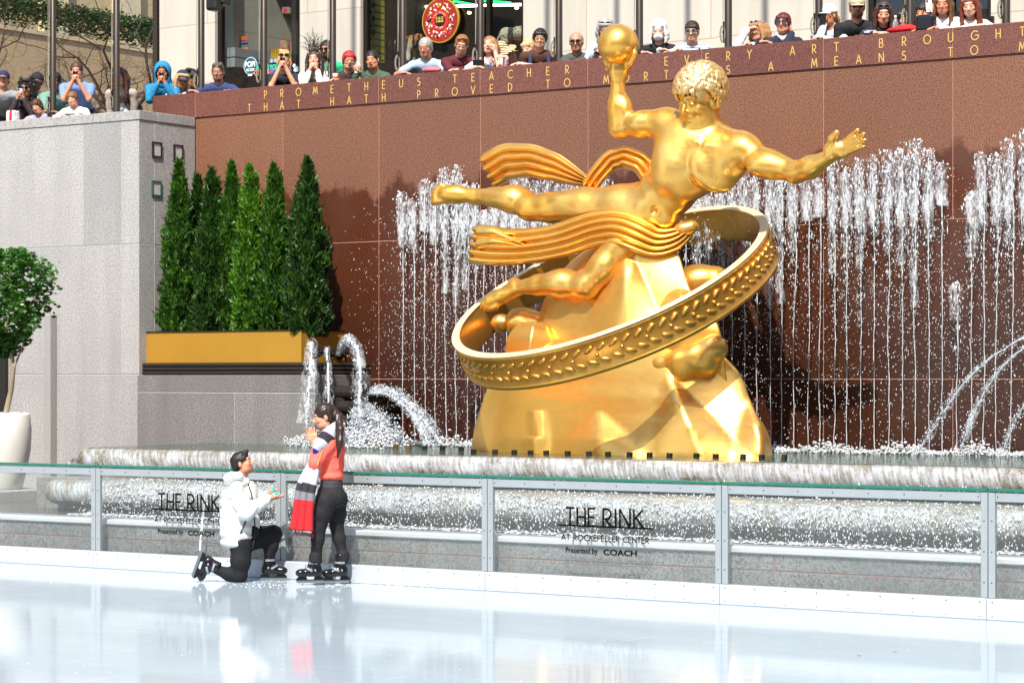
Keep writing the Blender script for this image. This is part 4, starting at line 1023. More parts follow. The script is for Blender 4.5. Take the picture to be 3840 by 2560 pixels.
stream('water_stream', [w(3990, 1200, 24.3), w(3840, 1262, 24.0), w(3700, 1350, 24.0), w(3600, 1450, 24.0), w(3530, 1560, 24.0), w(3440, 1700, 24.0)], .014, 'upper thin water arc crossing in from the right edge', 380, .03, grp=None)
stream('water_stream', [w(3990, 1240, 24.2), w(3840, 1300, 24.0), w(3760, 1370, 24.0), w(3690, 1470, 24.0), w(3640, 1580, 24.0), w(3596, 1700, 24.0)], .014, 'middle thin water arc crossing in from the right edge', 380, .03)
stream('water_stream', [w(3960, 1420, 24.1), w(3850, 1500, 24.0), w(3800, 1590, 24.0), w(3755, 1705, 24.0)], .013, 'lowest short water arc at the right edge', 200, .03)
# foam where the jets meet the pool, drifting spray
D = Drops(); sx0, sx1 = Xat(1400, YJ), Xat(3990, YJ)
for k in range(5200):
    x = rs.uniform(sx0, sx1); D.add((x, YJ-.05-abs(rs.normal())*.16, ZP+abs(rs.normal())*.035*(1+.6*sin(x*7))), (rs.uniform(.008, .03), rs.uniform(.01, .03), rs.uniform(.008, .022)))
for k in range(1700):
    p = W(rs.normal()*70+1340, 1660, 24.3+rs.normal()*.35); D.add((p.x, p.y, ZP+abs(rs.normal())*.10), (rs.uniform(.01, .03), rs.uniform(.01, .03), rs.uniform(.01, .03)))
for k in range(500):
    p = W(rs.normal()*35+1150, 1660, 24.1+rs.normal()*.2); D.add((p.x, p.y, ZP+abs(rs.normal())*.06), (rs.uniform(.008, .02),)*3)
V, F = D.geo(rs, .3); me = mesh_np('pool_foam', V, F, [M_foam], smooth=True); o = bpy.data.objects.new('pool_foam', me); SC.collection.objects.link(o)
tag(o, 'white churning foam along the foot of the fountain jets', 'foam', kind='stuff')
D = Drops()
for k in range(6500):
    x = rs.uniform(sx0+.3, sx1); s = rs.uniform(.0035, .0085); D.add((x, 25.5-rs.rand()*1.1, ZP+rs.beta(1.4, 1.3)*3.1), (s*.8, s*.8, s*1.3))
V, F = D.geo(rs, .2); me = mesh_np('water_spray', V, F, [M_foam], smooth=True); o = bpy.data.objects.new('water_spray', me); SC.collection.objects.link(o)
tag(o, 'scattered flying water droplets in front of the red granite wall', 'spray', kind='stuff')
# sheet of water over the two lips
N = NT('falling_sheet'); tc = N.n('ShaderNodeAttribute'); tc.attribute_name = 'Col'
cc = N.sep(tc.outputs[0]); vv = N.n('ShaderNodeCombineXYZ'); N.link(cc[0], vv.inputs[0]); N.link(cc[1], vv.inputs[1])
mp = N.n('ShaderNodeMapping'); mp.inputs['Scale'].default_value = (24, 1.6, 1); mp.inputs['Rotation'].default_value = (0, 0, radians(0)); N.link(vv.outputs[0], mp.inputs[0])
nz = N.noise(mp.outputs[0], 1.0, 5, 0.62, 0.3); mp2 = N.n('ShaderNodeMapping'); mp2.inputs['Scale'].default_value = (2.2, 1.5, 1); N.link(vv.outputs[0], mp2.inputs[0]); n2 = N.noise(mp2.outputs[0], 1.0, 3, 0.6)
al = N.ramp(N.math('ADD', nz, N.math('MULTIPLY', N.math('SUBTRACT', n2, 0.5), 0.7)), [(0.36, 0.04), (0.72, 0.72)])
al = N.math('MULTIPLY', al, N.ramp(cc[1], [(0.0, 0.0), (0.25, 0.15), (0.45, 1.0), (1.0, 1.0)]))
N.base((0.72, 0.78, 0.84)); N.rough(0.15); N.link(al, N.p.inputs['Alpha']); N.bump(nz, .5, .02); M_sheet = N.m
def sheet(parent, xl, yf, zb, zt, name='water_sheet'):
    r = (zt-zb)/2; zc = (zt+zb)/2; prof = [(-r-.35, zt+.006), (-r-.15, zt+.008)]+[(-r+(r+.012)*cos(a), zc+(r+.012)*sin(a)) for a in np.linspace(pi/2, -pi/5, 12)]
    n = len(prof); xs = np.linspace(XR, xl+.6, 500); rows = []; cols = []
    pts = [((x, yf), (0, -1), x) for x in xs]+[((xl+.6-.6*sin(a), yf+.6-.6*cos(a)), (-sin(a), -cos(a)), xl-a*.5) for a in np.linspace(0, pi/2, 24)[1:]]
    for (p, d, s) in pts:
        w_ = [.004*rs.rand()*(j/n) for j in range(n)]
        rows.append([(p[0]+d[0]*(o+w_[j]), p[1]+d[1]*(o+w_[j]), z) for j, (o, z) in enumerate(prof)]); cols += [(s-.16*j/n, j/(n-1), 0) for j in range(n)]
    A = np.array(rows); V = A.reshape(-1, 3)-np.array(parent.location); F = [(i*n+j, i*n+j+1, (i+1)*n+j+1, (i+1)*n+j) for i in range(len(rows)-1) for j in range(n-1)]
    me = mesh_np(name, V, np.array(F), [M_sheet], col=np.array(cols)); o = bpy.data.objects.new(name, me); SC.collection.objects.link(o); o.parent = parent
sheet(ub, XU, YU, .815, 1.095); sheet(lb, XLW, YLo, .50, .78)
# strands and splashes between the lips
g = Geo(); r = .14
for k in range(0):
    x = rs.uniform(XU+.3, XR-.5); a0 = rs.uniform(.2, .9); a1 = rs.uniform(-.2, -.6); n = 6; sl = rs.normal()*.01-.02
    P = [(x+sl*j, YU+r-(r+.016)*cos(a), .955+(r+.016)*sin(a)) for j, a in enumerate(np.linspace(a0, a1, n))]
    if rs.rand() < .45: P.append((P[-1][0]-.01, P[-1][1]-.03, .80))
    g.tube(P, list(np.linspace(.0025, .0045, len(P))*rs.uniform(.5, 1.2)), 4, cap=False)
D = Drops()
for k in range(9500):                                              # froth tumbling over the lower lip
    x = rs.uniform(XLW+1.3, XR-.5); a = rs.uniform(-.5, 1.75); rr_ = .14+.016+abs(rs.normal())*.012; s = rs.uniform(.004, .013)
    if wob(np.array([[x, a, 0]]), 3.2, 8)[0] < -.25*(1+a*.3): continue
    D.add((x, YLo+.14-rr_*cos(a)-(0 if a < 1.2 else -(a-1.2)*.6), .64+rr_*sin(min(a, 1.57))), (s, s, s*(1 if a > .6 else 1.8)))
for k in range(5200):
    x = rs.uniform(XLW+1, XR-.5); s = rs.uniform(.003, .010); D.add((x, YLo-.02-abs(rs.normal())*.10, ZLo+rs.rand()*.26), (s, s, s*2))
for k in range(2600):
    x = rs.uniform(XU+.2, XR-.5); s = rs.uniform(.004, .011); D.add((x, YU-.06-abs(rs.normal())*.08, .80+rs.rand()*.1), (s, s, s*2.2))
for k in range(2600):
    x = rs.uniform(XLW+1, XR-.5); s = rs.uniform(.008, .02); D.add((x, YLo-.25+rs.normal()*.12, ZLo+.01), (s*1.5, s*1.5, s*.5))
V, F = D.geo(rs, .3); V = V-np.array(lb.location); me = mesh_np('froth', V, F, [M_foam], smooth=True); o = bpy.data.objects.new('froth', me); SC.collection.objects.link(o); o.parent = lb
# small nozzles standing in the pool behind the lip
M_brass = plain('#8a6a22', .4, .7)
nzl = [(1212, 1674), (1268, 1672), (1308, 1673), (1346, 1675), (1386, 1678), (1424, 1682), (1484, 1682), (1532, 1684), (1592, 1688), (1660, 1690), (1730, 1691), (1776, 1692), (1857, 1695), (1929, 1696), (1990, 1697), (2049, 1698), (2129, 1701), (2209, 1704), (2281, 1706), (2360, 1706), (2436, 1705), (2510, 1707), (2611, 1708), (2684, 1710), (2786, 1711), (2856, 1713), (2940, 1713)]
proto = None
for i, (px, py) in enumerate(nzl):
    br = px < 1560; t = (CAMZ-ZP)*FPX/(py-2-HOR); p = Wd(px, py, t)
    if px > 1740:
        t = min(t, 26.45-(px-2330)*.0019); p = Wd(px, py-2, t)
    if p.y < YU+.2: p = W(px, py, YU+.25)
    g = Geo(); g.lathe([(0, -.16), (.030, -.16), (.034, .035), (.034, .05), (.026, .05), (.026, .02), (0, .02)], n=12)
    o = obj('pool_nozzle', g, M_brass if br else plain('#171310', .5), smooth=False); o.location = (p.x, p.y, max(p.z-.03, ZP) if px > 1740 else ZP+rs.uniform(-.006, .01)); o.rotation_euler = (rs.normal()*.06, rs.normal()*.06, 0)
    flip_fix(o); tag(o, 'small brass water nozzle standing in the pool behind the woman' if br else 'small black water nozzle standing in the pool before the gold statue', 'nozzle', 'brass nozzles in the pool' if br else 'black nozzles in the pool')
# ================================================================== STREET LEVEL BACKGROUND
YB = 30.5
def lime(name, c1, c2, joint, bw, rh, off=.5):
    N = NT(name); v = N.coord()
    br = N.n('ShaderNodeTexBrick'); mp = N.coord((1, 1, 1), rot=(pi/2, 0, 0)); N.link(mp, br.inputs[0]); br.offset = off
    br.inputs['Color1'].default_value = (*hx(c1), 1); br.inputs['Color2'].default_value = (*hx(c2), 1); br.inputs['Mortar'].default_value = (*hx(joint), 1)
    br.inputs['Scale'].default_value = 1; br.inputs['Brick Width'].default_value = bw; br.inputs['Row Height'].default_value = rh; br.inputs['Mortar Size'].default_value = .008
    st = N.noise(N.coord((2.0, 2.0, .25)), 1.3, 5, .6); fn = N.noise(N.coord((1, 1, 6)), 16, 3, .7)
    c = N.mix(N.math('MULTIPLY', N.ramp(st, [(.42, 0.0), (.75, 1.0)]), .35), br.outputs[0], '#8d857a'); c = N.mix(.2, c, N.mix(fn, (.7, .7, .7), (1, 1, 1)), 'MULTIPLY')
    N.base(c); N.rough(.85); N.bump(fn, .15, .005); return N.m
M_lime = lime('limestone', '#c4bfb3', '#b9b3a6', '#a8977c', 2.1, .98)
zsill = Zat(1000, 306, YB); zs2 = Zat(1440, 262, YB)
wins = [(Xat(806, YB), Xat(1124, YB), zsill, 11.0), (Xat(1352, YB), Xat(1962, YB), zs2, 11.0), (Xat(3248, YB), Xat(3716, YB), zs2, 11.0)]
bl = thing('limestone_building', 'pale limestone shop building with tall dark framed display windows', 'building', (Xat(598, YB), YB, ZST))
xL = Xat(598, YB); g = Geo(); x = xL
for (a, b, z0, z1) in wins:
    g.box((x, YB, ZST), (a, YB+.25, 14)); g.box((a, YB, ZST), (b, YB+.25, z0)); g.box((a, YB, z1), (b, YB+.25, 14)); x = b
g.box((x, YB, ZST), (6, YB+.25, 14)); g.box((xL, YB+.251, ZST), (xL+.9, YB+14, 14))
g.box((Xat(2697, YB), YB-.07, ZST), (wins[2][0]-.12, YB-.002, 13.9)); g.box((wins[0][1]+.9, YB-.002, 13.91), (6, YB-.001, 13.92))
obj('wall', g, M_lime, bl, world=True)
g = Geo(); g.box((xL-.2, YB-.2, 14.002), (6.2, YB+14, 14.6)); obj('cornice', g, M_lime, bl, world=True)
M_frame = plain('#241d18', .35, .4)
N = NT('shop_glass'); tr = N.n('ShaderNodeBsdfTransparent'); tr.inputs[0].default_value = (.88, .9, .9, 1); gl = N.n('ShaderNodeBsdfGlossy'); gl.inputs['Roughness'].default_value = .02
fz = N.n('ShaderNodeLayerWeight'); m1 = N.n('ShaderNodeMixShader'); N.link(N.math('MULTIPLY_ADD', N.math('POWER', fz.outputs[1], 4.0), 0.8, 0.04), m1.inputs[0]); N.link(tr.outputs[0], m1.inputs[1]); N.link(gl.outputs[0], m1.inputs[2]); N.link(m1.outputs[0], N.out.inputs[0]); M_sglass = N.m
M_int = plain('#2b211b', .8, 0, .5, .8); M_intw = plain('#7a4a20', .8, 0, .4, 1.2)
def emit(c, s):
    key = ('em', c, s)
    if key in _mc: return _mc[key]
    N = NT('lamp_glow'); N.p.inputs['Emission Color'].default_value = (*hx(c), 1); N.p.inputs['Emission Strength'].default_value = s; N.base((0, 0, 0)); _mc[key] = N.m; return N.m
for wi, (a, b, z0, z1) in enumerate(wins):
    wlab = ('candy and toy shop window', 'wide shop window with red disc sign', 'dark shop window behind the crowd at upper right')[wi]
    wn_ = obj('window', Geo().box((a, YB+.11, z0), (b, YB+.115, z1)), M_sglass, bl, world=True)
    g = Geo(); fw = .08
    for (x0, x1) in ((a, a+fw), (b-fw, b)): g.box((x0, YB+.07, z0), (x1, YB+.16, z1))
    g.box((a+fw, YB+.05, z0), (b-fw, YB+.16, z0+.12)); g.box((a-.05, YB-.04, z0-.09), (b+.05, YB+.2, z0-.002))
    mull = {0: [], 1: [Xat(1480, YB), Xat(1820, YB)], 2: [Xat(3390, YB), Xat(3560, YB)]}[wi]
    for m in mull: g.box((m-.035, YB+.07, z0+.12), (m+.035, YB+.16, z1))
    fo = obj('window_frame', g, M_frame, bl, world=True)
    g = Geo(); d = 6.5
    g.box((a-1.5, YB+d, z0-1.2), (b+.1, YB+d+.1, z1)); g.box((a-1.6, YB+.26, z0-1.2), (a-1.5, YB+d, z1)); g.box((b+.1, YB+.26, z0-1.2), (b+.2, YB+d, z1)); g.box((a-1.5, YB+.26, z0-1.25), (b+.1, YB+d, z0-1.2)); g.box((a-1.5, YB+.26, z1-.3), (b+.1, YB+d, z1-.25))
    obj('shop_room', g, M_int, bl, world=True)
for nm, (px0, py0, px1, py1, Y, c, s, lb) in enumerate(((905, 80, 1122, 53, YB+3.4, '#fff3dc', 9, 'long thin white strip light inside the candy shop window'), (1432, 30, 1962, 18, YB+3.2, '#ffe9d0', 8, 'long thin white strip light inside the wide shop window'), (1076, 75, 1098, 78, YB+3.6, '#ffe2b0', 18, 'small warm ceiling lamp inside the candy shop'), (1448, 3, 1530, 28, YB+3.5, '#ff3030', 3, 'red neon strip on the wide shop ceiling'), (1700, 5, 1790, 22, YB+3.5, '#28e070', 2.5, 'green neon strip on the wide shop ceiling'), (1815, 4, 1915, 12, YB+3.6, '#28e070', 2.5, 'second green neon strip at the right of the shop ceiling'), (1755, 48, 1764, 49, YB+3, '#ffe2b0', 14, 'tiny ceiling spot left inside the wide shop window'), (1932, 30, 1942, 31, YB+3, '#ffe2b0', 14, 'tiny ceiling spot right inside the wide shop window'), (1920, 195, 1950, 195, YB+1.6, '#ffb040', 4, 'low golden glow lamp under the spotted toy animal'))):
    A, B = W(px0, py0, Y), W(px1, py1, Y); g = Geo(); g.tube([A, B], .022 if nm < 2 else .02, 6); tag(obj('shop_light', g, emit(c, s)), lb, 'light')
# candy shop contents
def box_at(px0, py0, px1, py1, Y, dep=.1, g=None):
    a = W(px0, py1, Y); b = W(px1, py0, Y); return (a.x, Y, min(a.z, b.z)), (b.x, Y+dep, max(a.z, b.z))
lo, hi = box_at(824, -90, 846, 290, YB+.5, .2); tag(obj('window_column', Geo().box(lo, hi), plain('#b9d6cf', .6)), 'pale green column at the left side of the candy shop window', 'column')
lo, hi = box_at(854, 40, 888, 235, YB+1.0, .06); ps = thing('poster', 'dark menu poster with coloured word blocks in the candy shop', 'poster', (lo[0], YB+1.0, lo[2]))
obj('board', Geo().box(lo, hi), plain('#15302c', .6), ps, world=True)
for k, (c, y) in enumerate((('#e0603a', 143), ('#8a4fb0', 162), ('#2fc0a8', 170), ('#f08a5a', 182), ('#cfd6d0', 196), ('#cfd6d0', 205), ('#cfd6d0', 213), ('#3f8f78', 224))):
    g = Geo(); a = W(857, y+5, YB+.985)
    for j in range(5 if k < 4 else 8):
        w_ = .075 if k < 4 else .04; g.box((a.x+j*w_*1.15, YB+.985, a.z-(.04 if k < 4 else .01)), (a.x+j*w_*1.15+w_, YB+.995, a.z+(.03 if k < 4 else .008)))
    obj('lettering', g, plain(c, .6), ps, world=True)
M_candy = NT('candy'); vz = M_candy.n('ShaderNodeTexVoronoi'); M_candy.link(M_candy.coord(), vz.inputs['Vector']); vz.inputs['Scale'].default_value = 14
hs = M_candy.n('ShaderNodeHueSaturation'); hs.inputs['Saturation'].default_value = 1.4; hs.inputs['Value'].default_value = .8; M_candy.link(vz.outputs['Color'], hs.inputs['Color']); M_candy.base(M_candy.mix(.55, hs.outputs[0], '#d85a1c')); M_candy.rough(.3); M_candy = M_candy.m
for k, (px, y0, y1) in enumerate(((943, 120, 195), (1068, 155, 200), (1107, 160, 205), (955, 40, 62), (1076, 30, 52))):
    a = W(px, y1, YB+1.6); b = W(px, y0, YB+1.6); g = Geo(); g.lathe([(0, 0), (.085, 0), (.085, b.z-a.z), (0, b.z-a.z)], n=14)
    o = obj('candy_tube', g, M_candy, smooth=False); o.location = a; tag(o, ('tallest candy filled tube behind the round sticker', 'candy tube above the crown shaped display', 'candy tube at the right edge of the candy shop', 'short hanging candy tube near the ceiling at left', 'short hanging candy tube near the ceiling at right')[k], 'candy tube')
lo, hi = box_at(885, 90, 950, 300, YB+2.4, .2); tag(obj('shelf_wall', Geo().box(lo, hi), plain('#7c1f1a', .7)), 'dark red shop panel behind the candy', 'panel')
lo, hi = box_at(950, 100, 1123, 150, YB+3.0, .2); tag(obj('shop_header', Geo().box(lo, hi), plain('#b06a12', .5, 0, .3, 2)), 'amber lit header band inside the candy shop', 'panel')
lo, hi = box_at(854, 238, 912, 290, YB+.9, .4); g = Geo(); sh = thing('product_shelf', 'shelf of small grey boxed figures low in the candy shop window', 'shelf', (lo[0], YB+.9, lo[2])); g.box(lo, (hi[0], hi[1], lo[2]+.05)); obj('shelf_board', g, plain('#a02020', .6), sh, world=True)
for r_ in range(2):
    for j in range(6):
        x = lo[0]+.02+j*.115; z = lo[2]+.06+r_*.17; g = Geo(); g.box((x, YB+.26, z), (x+.1, YB+1.1, z+.15)); tag(obj('toy_box', g, plain('#8f9496', .6)), 'small grey boxed toy on the shelf in the candy shop window', 'toy box', 'boxed toys on the shop shelf')
# round sticker
c = W(940, 248, YB+.085); st_ = thing('round_sign', 'round pale blue and dark sticker on the candy shop glass', 'sign', c); g = Geo(); g.disc((0, -.004, 0), .145, 32); obj('disc', g, plain('#9fc9d6', .6), st_); g = Geo(); g.disc((0, -.007, 0), .13, 32); obj('inner_disc', g, plain('#2f4a50', .6), st_)
g = Geo(); pl3 = lambda a, b: (a, -.010, b); put_text(g, "POP!", -.105, -.01, .075, .010, pl3, width=.20); put_text(g, "FACTORY", -.085, -.085, .04, .004, pl3, width=.17); obj('lettering', g, plain('#d8eef2', .6), st_)
# window lettering and gears
a = W(965, 268, YB+.085); ls = thing('window_lettering', 'coloured window lettering and gear shapes along the candy shop sill', 'sign', a)
for txt, px, py, c, wdt in (("BUILD", 962, 266, '#2fb8a0', .26), ("YOUR", 1014, 262, '#2fb8a0', .20), ("CUSTOM", 955, 283, '#e07a4a', .30), ("POP", 1016, 279, '#8a5ac0', .16), ("HERE", 1050, 275, '#8a5ac0', .22)):
    p = W(px, py, YB+.085); g = Geo(); put_text(g, txt, p.x, p.z, .075, .009, lambda a, b: (a, YB+.08, b), width=wdt); obj('lettering', g, plain(c, .6), ls, world=True)
for (px, py, r) in ((1112, 262, .06), (1104, 247, .035), (938, 284, .05)):
    p = W(px, py, YB+.085); g = Geo(); n = 24; P = [(p.x+r*(1 if k % 4 < 2 else .78)*cos(2*pi*k/n), YB+.08, p.z+r*(1 if k % 4 < 2 else .78)*sin(2*pi*k/n)) for k in range(n)]; g.add(P, [tuple(range(n))]); obj('gear', g, plain('#c9dde2', .6), ls, world=True)
lo, hi = box_at(1008, 215, 1044, 242, YB+.8, .2); dd = thing('display_box', 'grey toy box display with gold spiked top in the candy shop', 'display', (lo[0], YB+.8, lo[2])); obj('box', Geo().bbox(lo, hi, .02), plain('#6d7f8a', .5), dd, world=True)
g = Geo(); n = 5; wv = (hi[0]-lo[0])/n
for k in range(n): g.prism([(lo[0]+k*wv, hi[2]+.002), (lo[0]+(k+1)*wv, hi[2]+.002), (lo[0]+(k+.5)*wv, hi[2]+.16)], YB+.85, YB+.9)
obj('spiked_top', g, plain('#d0a030', .4), dd, world=True)
g = Geo()
for sx in (.3, .7): g.disc((lo[0]+(hi[0]-lo[0])*sx, YB+.797, (lo[2]+hi[2])/2), .035, 12)
obj('dial', g, plain('#d8e8e8', .4), dd, world=True)
# wide window contents: patterned column, animals, disc sign
N = NT('paw_pattern'); s = N.sep(N.coord()); cx_ = N.math('SUBTRACT', N.math('FRACT', N.math('MULTIPLY', s[0], 6.0)), .5)
odd = N.math('MULTIPLY', N.math('FRACT', N.math('MULTIPLY', N.math('FLOOR', N.math('MULTIPLY', s[0], 6.0)), .5)), 1.0)
cz_ = N.math('SUBTRACT', N.math('FRACT', N.math('ADD', N.math('MULTIPLY', s[2], 4.6), odd)), .5)
rr_ = N.math('ADD', N.math('MULTIPLY', cx_, cx_), N.math('MULTIPLY', cz_, cz_)); cc_ = N.mix(N.math('GREATER_THAN', odd, .25), '#a8a81e', '#8e2f18')
cc_ = N.mix(N.math('LESS_THAN', rr_, .05), cc_, '#2a2a10'); cc_ = N.mix(N.math('GREATER_THAN', rr_, .24), cc_, '#5c2a10'); N.base(cc_); N.rough(.6)
lo, hi = box_at(1367, -90, 1407, 250, YB+.6, .25); tag(obj('patterned_column', Geo().box(lo, hi), N.m), 'column wrapped in a green and rust paw print pattern', 'column')
def animal(name, lab, X0, X1, zt, zb, Y, mat, facing=1):
    L = X1-X0; H = zt-zb; S = Sdf(); fx = facing; c = (X0+X1)/2; o = np.array((c, Y, zb)); S_ = lambda x, y, z: np.array((fx*x*L, y, z*H))
    r = H*.2
    S.chain([S_(-.30, 0, .74), S_(0, 0, .70), S_(.27, 0, .76)], [r*1.05, r*.95, r*1.15], .1); S.cap(S_(.27, 0, .78), S_(.42, 0, .90), r*.75, r*.6, .08)
    S.ell(S_(.46, 0, .90), (H*.15, H*.125, H*.13), None, .04); S.ell(S_(.54, 0, .86), (H*.07, H*.06, H*.055), None, .03)
    for sy in (-1, 1):
        S.ell(S_(.43, 0, 1.0)+np.array((0, sy*H*.09, 0)), H*.04, None, .01)
        yy = sy*H*.13
        S.chain([S_(.27, 0, .62)+(0, yy, 0), S_(.26, 0, .33)+(0, yy, 0), S_(.27, 0, .05)+(0, yy, 0)], [r*.55, r*.34, r*.30], .05); S.ell(S_(.285, 0, .03)+(0, yy, 0), (r*.42, r*.34, r*.2), None, .03)
        S.chain([S_(-.31, 0, .62)+(0, yy, 0), S_(-.27, 0, .42)+(0, yy, 0), S_(-.345, 0, .25)+(0, yy, 0), S_(-.32, 0, .05)+(0, yy, 0)], [r*.7, r*.42, r*.28, r*.27], .05); S.ell(S_(-.30, 0, .03)+(0, yy, 0), (r*.42, r*.34, r*.2), None, .03)
    S.chain([S_(-.40, 0, .78), S_(-.48, 0, .55), S_(-.50, 0, .3), S_(-.44, 0, .2)], [r*.28, r*.2, r*.2, r*.2], .03)
    V, Q = S.mesh(.02); ob = obj(name, (V, Q), mat, smooth=True); ob.location = o; tag(ob, lab, 'toy animal')
N = NT('tiger_fur'); v = N.coord(); s = N.sep(v); wv_ = N.math('SINE', N.math('ADD', N.math('MULTIPLY', s[0], 62), N.math('MULTIPLY', N.noise(v, 3.5, 3, .6), 9)))
belly = N.ramp(s[2], [(.30, '#d8d0bc'), (.50, '#a86c2a')]); N.base(N.mix(N.math('GREATER_THAN', wv_, .5), belly, '#17110a')); N.rough(.9); M_tiger = N.m
N = NT('spotted_fur'); v = N.coord(); N.base(N.mix(N.math('LESS_THAN', N.voro(v, 24), .32), '#b7ab92', '#1c1814')); N.rough(.9); M_spot = N.m
YA = YB+1.7
a0, a1 = Xat(1404, YA), Xat(1582, YA); animal('toy_tiger', 'big orange striped toy tiger standing in the wide shop window', a0, a1, Zat(1500, 138, YA), Zat(1500, 262, YA), YA, M_tiger)
a0, a1 = Xat(1862, YA), Xat(2040, YA); animal('toy_leopard', 'big black spotted toy leopard at the right of the shop window', a0, a1, Zat(1920, 95, YA), Zat(1920, 210, YA), YA, M_spot)
c = W(1654, 78, YB+.03); ds = thing('disc_sign', 'large round red shop sign with black centre and toy pictures', 'sign', c)
R_ = .345; g = Geo(); g.prism([(R_*cos(a), R_*sin(a)) for a in np.linspace(0, 2*pi, 48, endpoint=False)], -.02, .02); obj('rim', g, plain('#d9b23a', .35, .4), ds)
N = NT('sign_red'); vv_ = N.voro(N.coord(), 130); N.base(N.mix(N.math('LESS_THAN', vv_, .22), '#8c1d14', '#c8603a')); N.rough(.4)
g = Geo(); g.disc((0, -.024, 0), R_*.955, 48); obj('disc', g, N.m, ds)
g = Geo(); rs2 = np.random.RandomState(9); cols = ['#f2b9ae', '#e9e2da', '#d83a28', '#f0c24a', '#1c1414', '#c9dbe6']; gs = [Geo() for _ in cols]
for k in range(120):
    a = rs2.rand()*2*pi; r_ = rs2.uniform(.50, .80)*R_; s_ = rs2.uniform(.008, .022); n = rs2.randint(3, 8); gs[rs2.randint(6)].disc((r_*cos(a), -.026-.0003*k/10, r_*sin(a)), (s_, s_*rs2.uniform(.5, 1.6)), n)
for gg, c_ in zip(gs, cols): obj('toy_picture', gg, plain(c_, .5), ds)
g = Geo(); g.disc((0, -.031, 0), R_*.46, 40); obj('red_centre', g, plain('#cf2a1c', .4), ds)
n = 48; g = Geo(); g.add([(R_*(.31 if k % 2 else .28)*cos(2*pi*k/n), -.034, R_*(.31 if k % 2 else .28)*sin(2*pi*k/n)) for k in range(n)], [tuple(range(n))]); obj('black_centre', g, plain('#14120e', .4), ds)
g = Geo(); p4 = lambda a, b: (a, -.037, b); put_text(g, "F-A-O", -.065, .012, .042, .0042, p4, width=.13); put_text(g, "SCHWARZ" if 'W' in GL and 'Z' in GL else "SCHVVARZ".replace('Z', 'N'), -.07, -.03, .030, .0028, p4, width=.14); obj('lettering', g, plain('#d8b44a', .4), ds)
g = Geo()
for txt, rad, a0, sgn in (("100 YEARS", .118, 148, -1), ("OF TOYS", .118, 238, 1)):
    for i, ch in enumerate(txt):
        if ch == ' ': continue
        a = radians(a0+sgn*i*(15 if sgn < 0 else 10)+(4 if sgn < 0 else 0)); ux = (-sin(a)*-1, cos(a)*-1) if sgn < 0 else (-sin(a), cos(a)); ux = (sin(a), -cos(a)) if sgn < 0 else (-sin(a), cos(a)); uy = (cos(a), sin(a)) if sgn < 0 else (-cos(a), -sin(a))
        ox, oz = rad*cos(a), rad*sin(a); put_glyph(g, ch, -.009, -.009, .020, .0022, lambda p_, q_, ux=ux, uy=uy, ox=ox, oz=oz: (ox+p_*ux[0]+q_*uy[0], -.036, oz+p_*ux[1]+q_*uy[1]))
obj('lettering', g, plain('#f0e6dc', .4), ds)
# ---- far left: retaining wall with hedge, tall facade ---------------------
XW2 = -38.0
M_tan = lime('tan_stone', '#ab9370', '#a48c6a', '#94805f', 3.2, 1.6); M_fac = lime('cream_stone', '#d2c29c', '#cbbb96', '#b8a47c', 50, 50)
zt_ = WX(0, 108, XW2).z
g = Geo(); g.box((XW2-.4, 26, ZST), (XW2, 62, zt_)); tag(obj('retaining_wall', g, M_tan), 'long tan stone retaining wall topped by a hedge', 'wall')
g = Geo(); g.box((XW2-.46, 26, zt_+.002), (XW2+.04, 62, zt_+.09)); tag(obj('wall_coping', g, plain('#b9a888', .8)), 'pale stone coping along the tan retaining wall', 'coping')
fc = thing('stone_facade', 'tall cream stone facade with flat pilasters behind the hedge', 'building', (-42, 44, ZST))
g = Geo(); g.box((-43, 20, ZST), (-42, 70, 26)); obj('wall', g, M_fac, fc, world=True)
for k in range(15):
    y = 27+2.6*k; obj('pilaster', Geo().box((-41.998, y, ZST), (-41.80, y+.85, 25.9)), M_fac, fc, world=True)
rs3 = np.random.RandomState(4)
def leaves(C, N_, size, up=.3, shape=.55, seed=1, tilt=None):
    """C: centres (n,3) -> folded leaf quads"""
    r = np.random.RandomState(seed); n = len(C); d = r.normal(size=(n, 3)); d[:, 2] = abs(d[:, 2])*up+(0 if tilt is None else tilt); d /= np.linalg.norm(d, axis=1)[:, None]
    s = np.cross(d, r.normal(size=(n, 3))); s /= np.linalg.norm(s, axis=1)[:, None]; L = (size*(.6+.8*r.rand(n)))[:, None]
    P = np.stack([C-d*L*.5, C+s*L*shape*.5, C+d*L*.5, C-s*L*shape*.5], 1).reshape(-1, 3); F = np.arange(n*4).reshape(n, 4); return P, F
def leafmat(c1, c2, c3, sc=3.0, rough=.5):
    N = NT('foliage'); v = N.coord(); o = N.n('ShaderNodeNewGeometry'); c = N.mix(o.outputs['Random Per Island'], c1, c2); c = N.mix(N.ramp(N.noise(v, sc, 3, .6), [(.4, 0.0), (.62, 1.0)]), c, c3)
    N.base(c); N.rough(rough); N.p.inputs['Subsurface Weight'].default_value = 0
    ts = N.n('ShaderNodeBsdfTranslucent'); N.setv(ts.inputs[0], c); mx = N.n('ShaderNodeMixShader'); mx.inputs[0].default_value = .3; N.link(N.p.outputs[0], mx.inputs[1]); N.link(ts.outputs[0], mx.inputs[2]); N.link(mx.outputs[0], N.out.inputs[0]); return N.m
n = 42000; C = np.stack([XW2-.5+rs3.uniform(-.55, .45, n), rs3.uniform(27, 58, n), zt_+.1+np.minimum(rs3.beta(2.5, 1, n), 1)*.72+.05*np.sin(rs3.rand(n)*9)], 1)
P, F = leaves(C, None, .09, seed=5); o = obj('hedge', (P, F), leafmat('#1d3312', '#3b5a22', '#24401a', 1.5)); tag(o, 'clipped dark green hedge on top of the tan retaining wall', 'hedge')
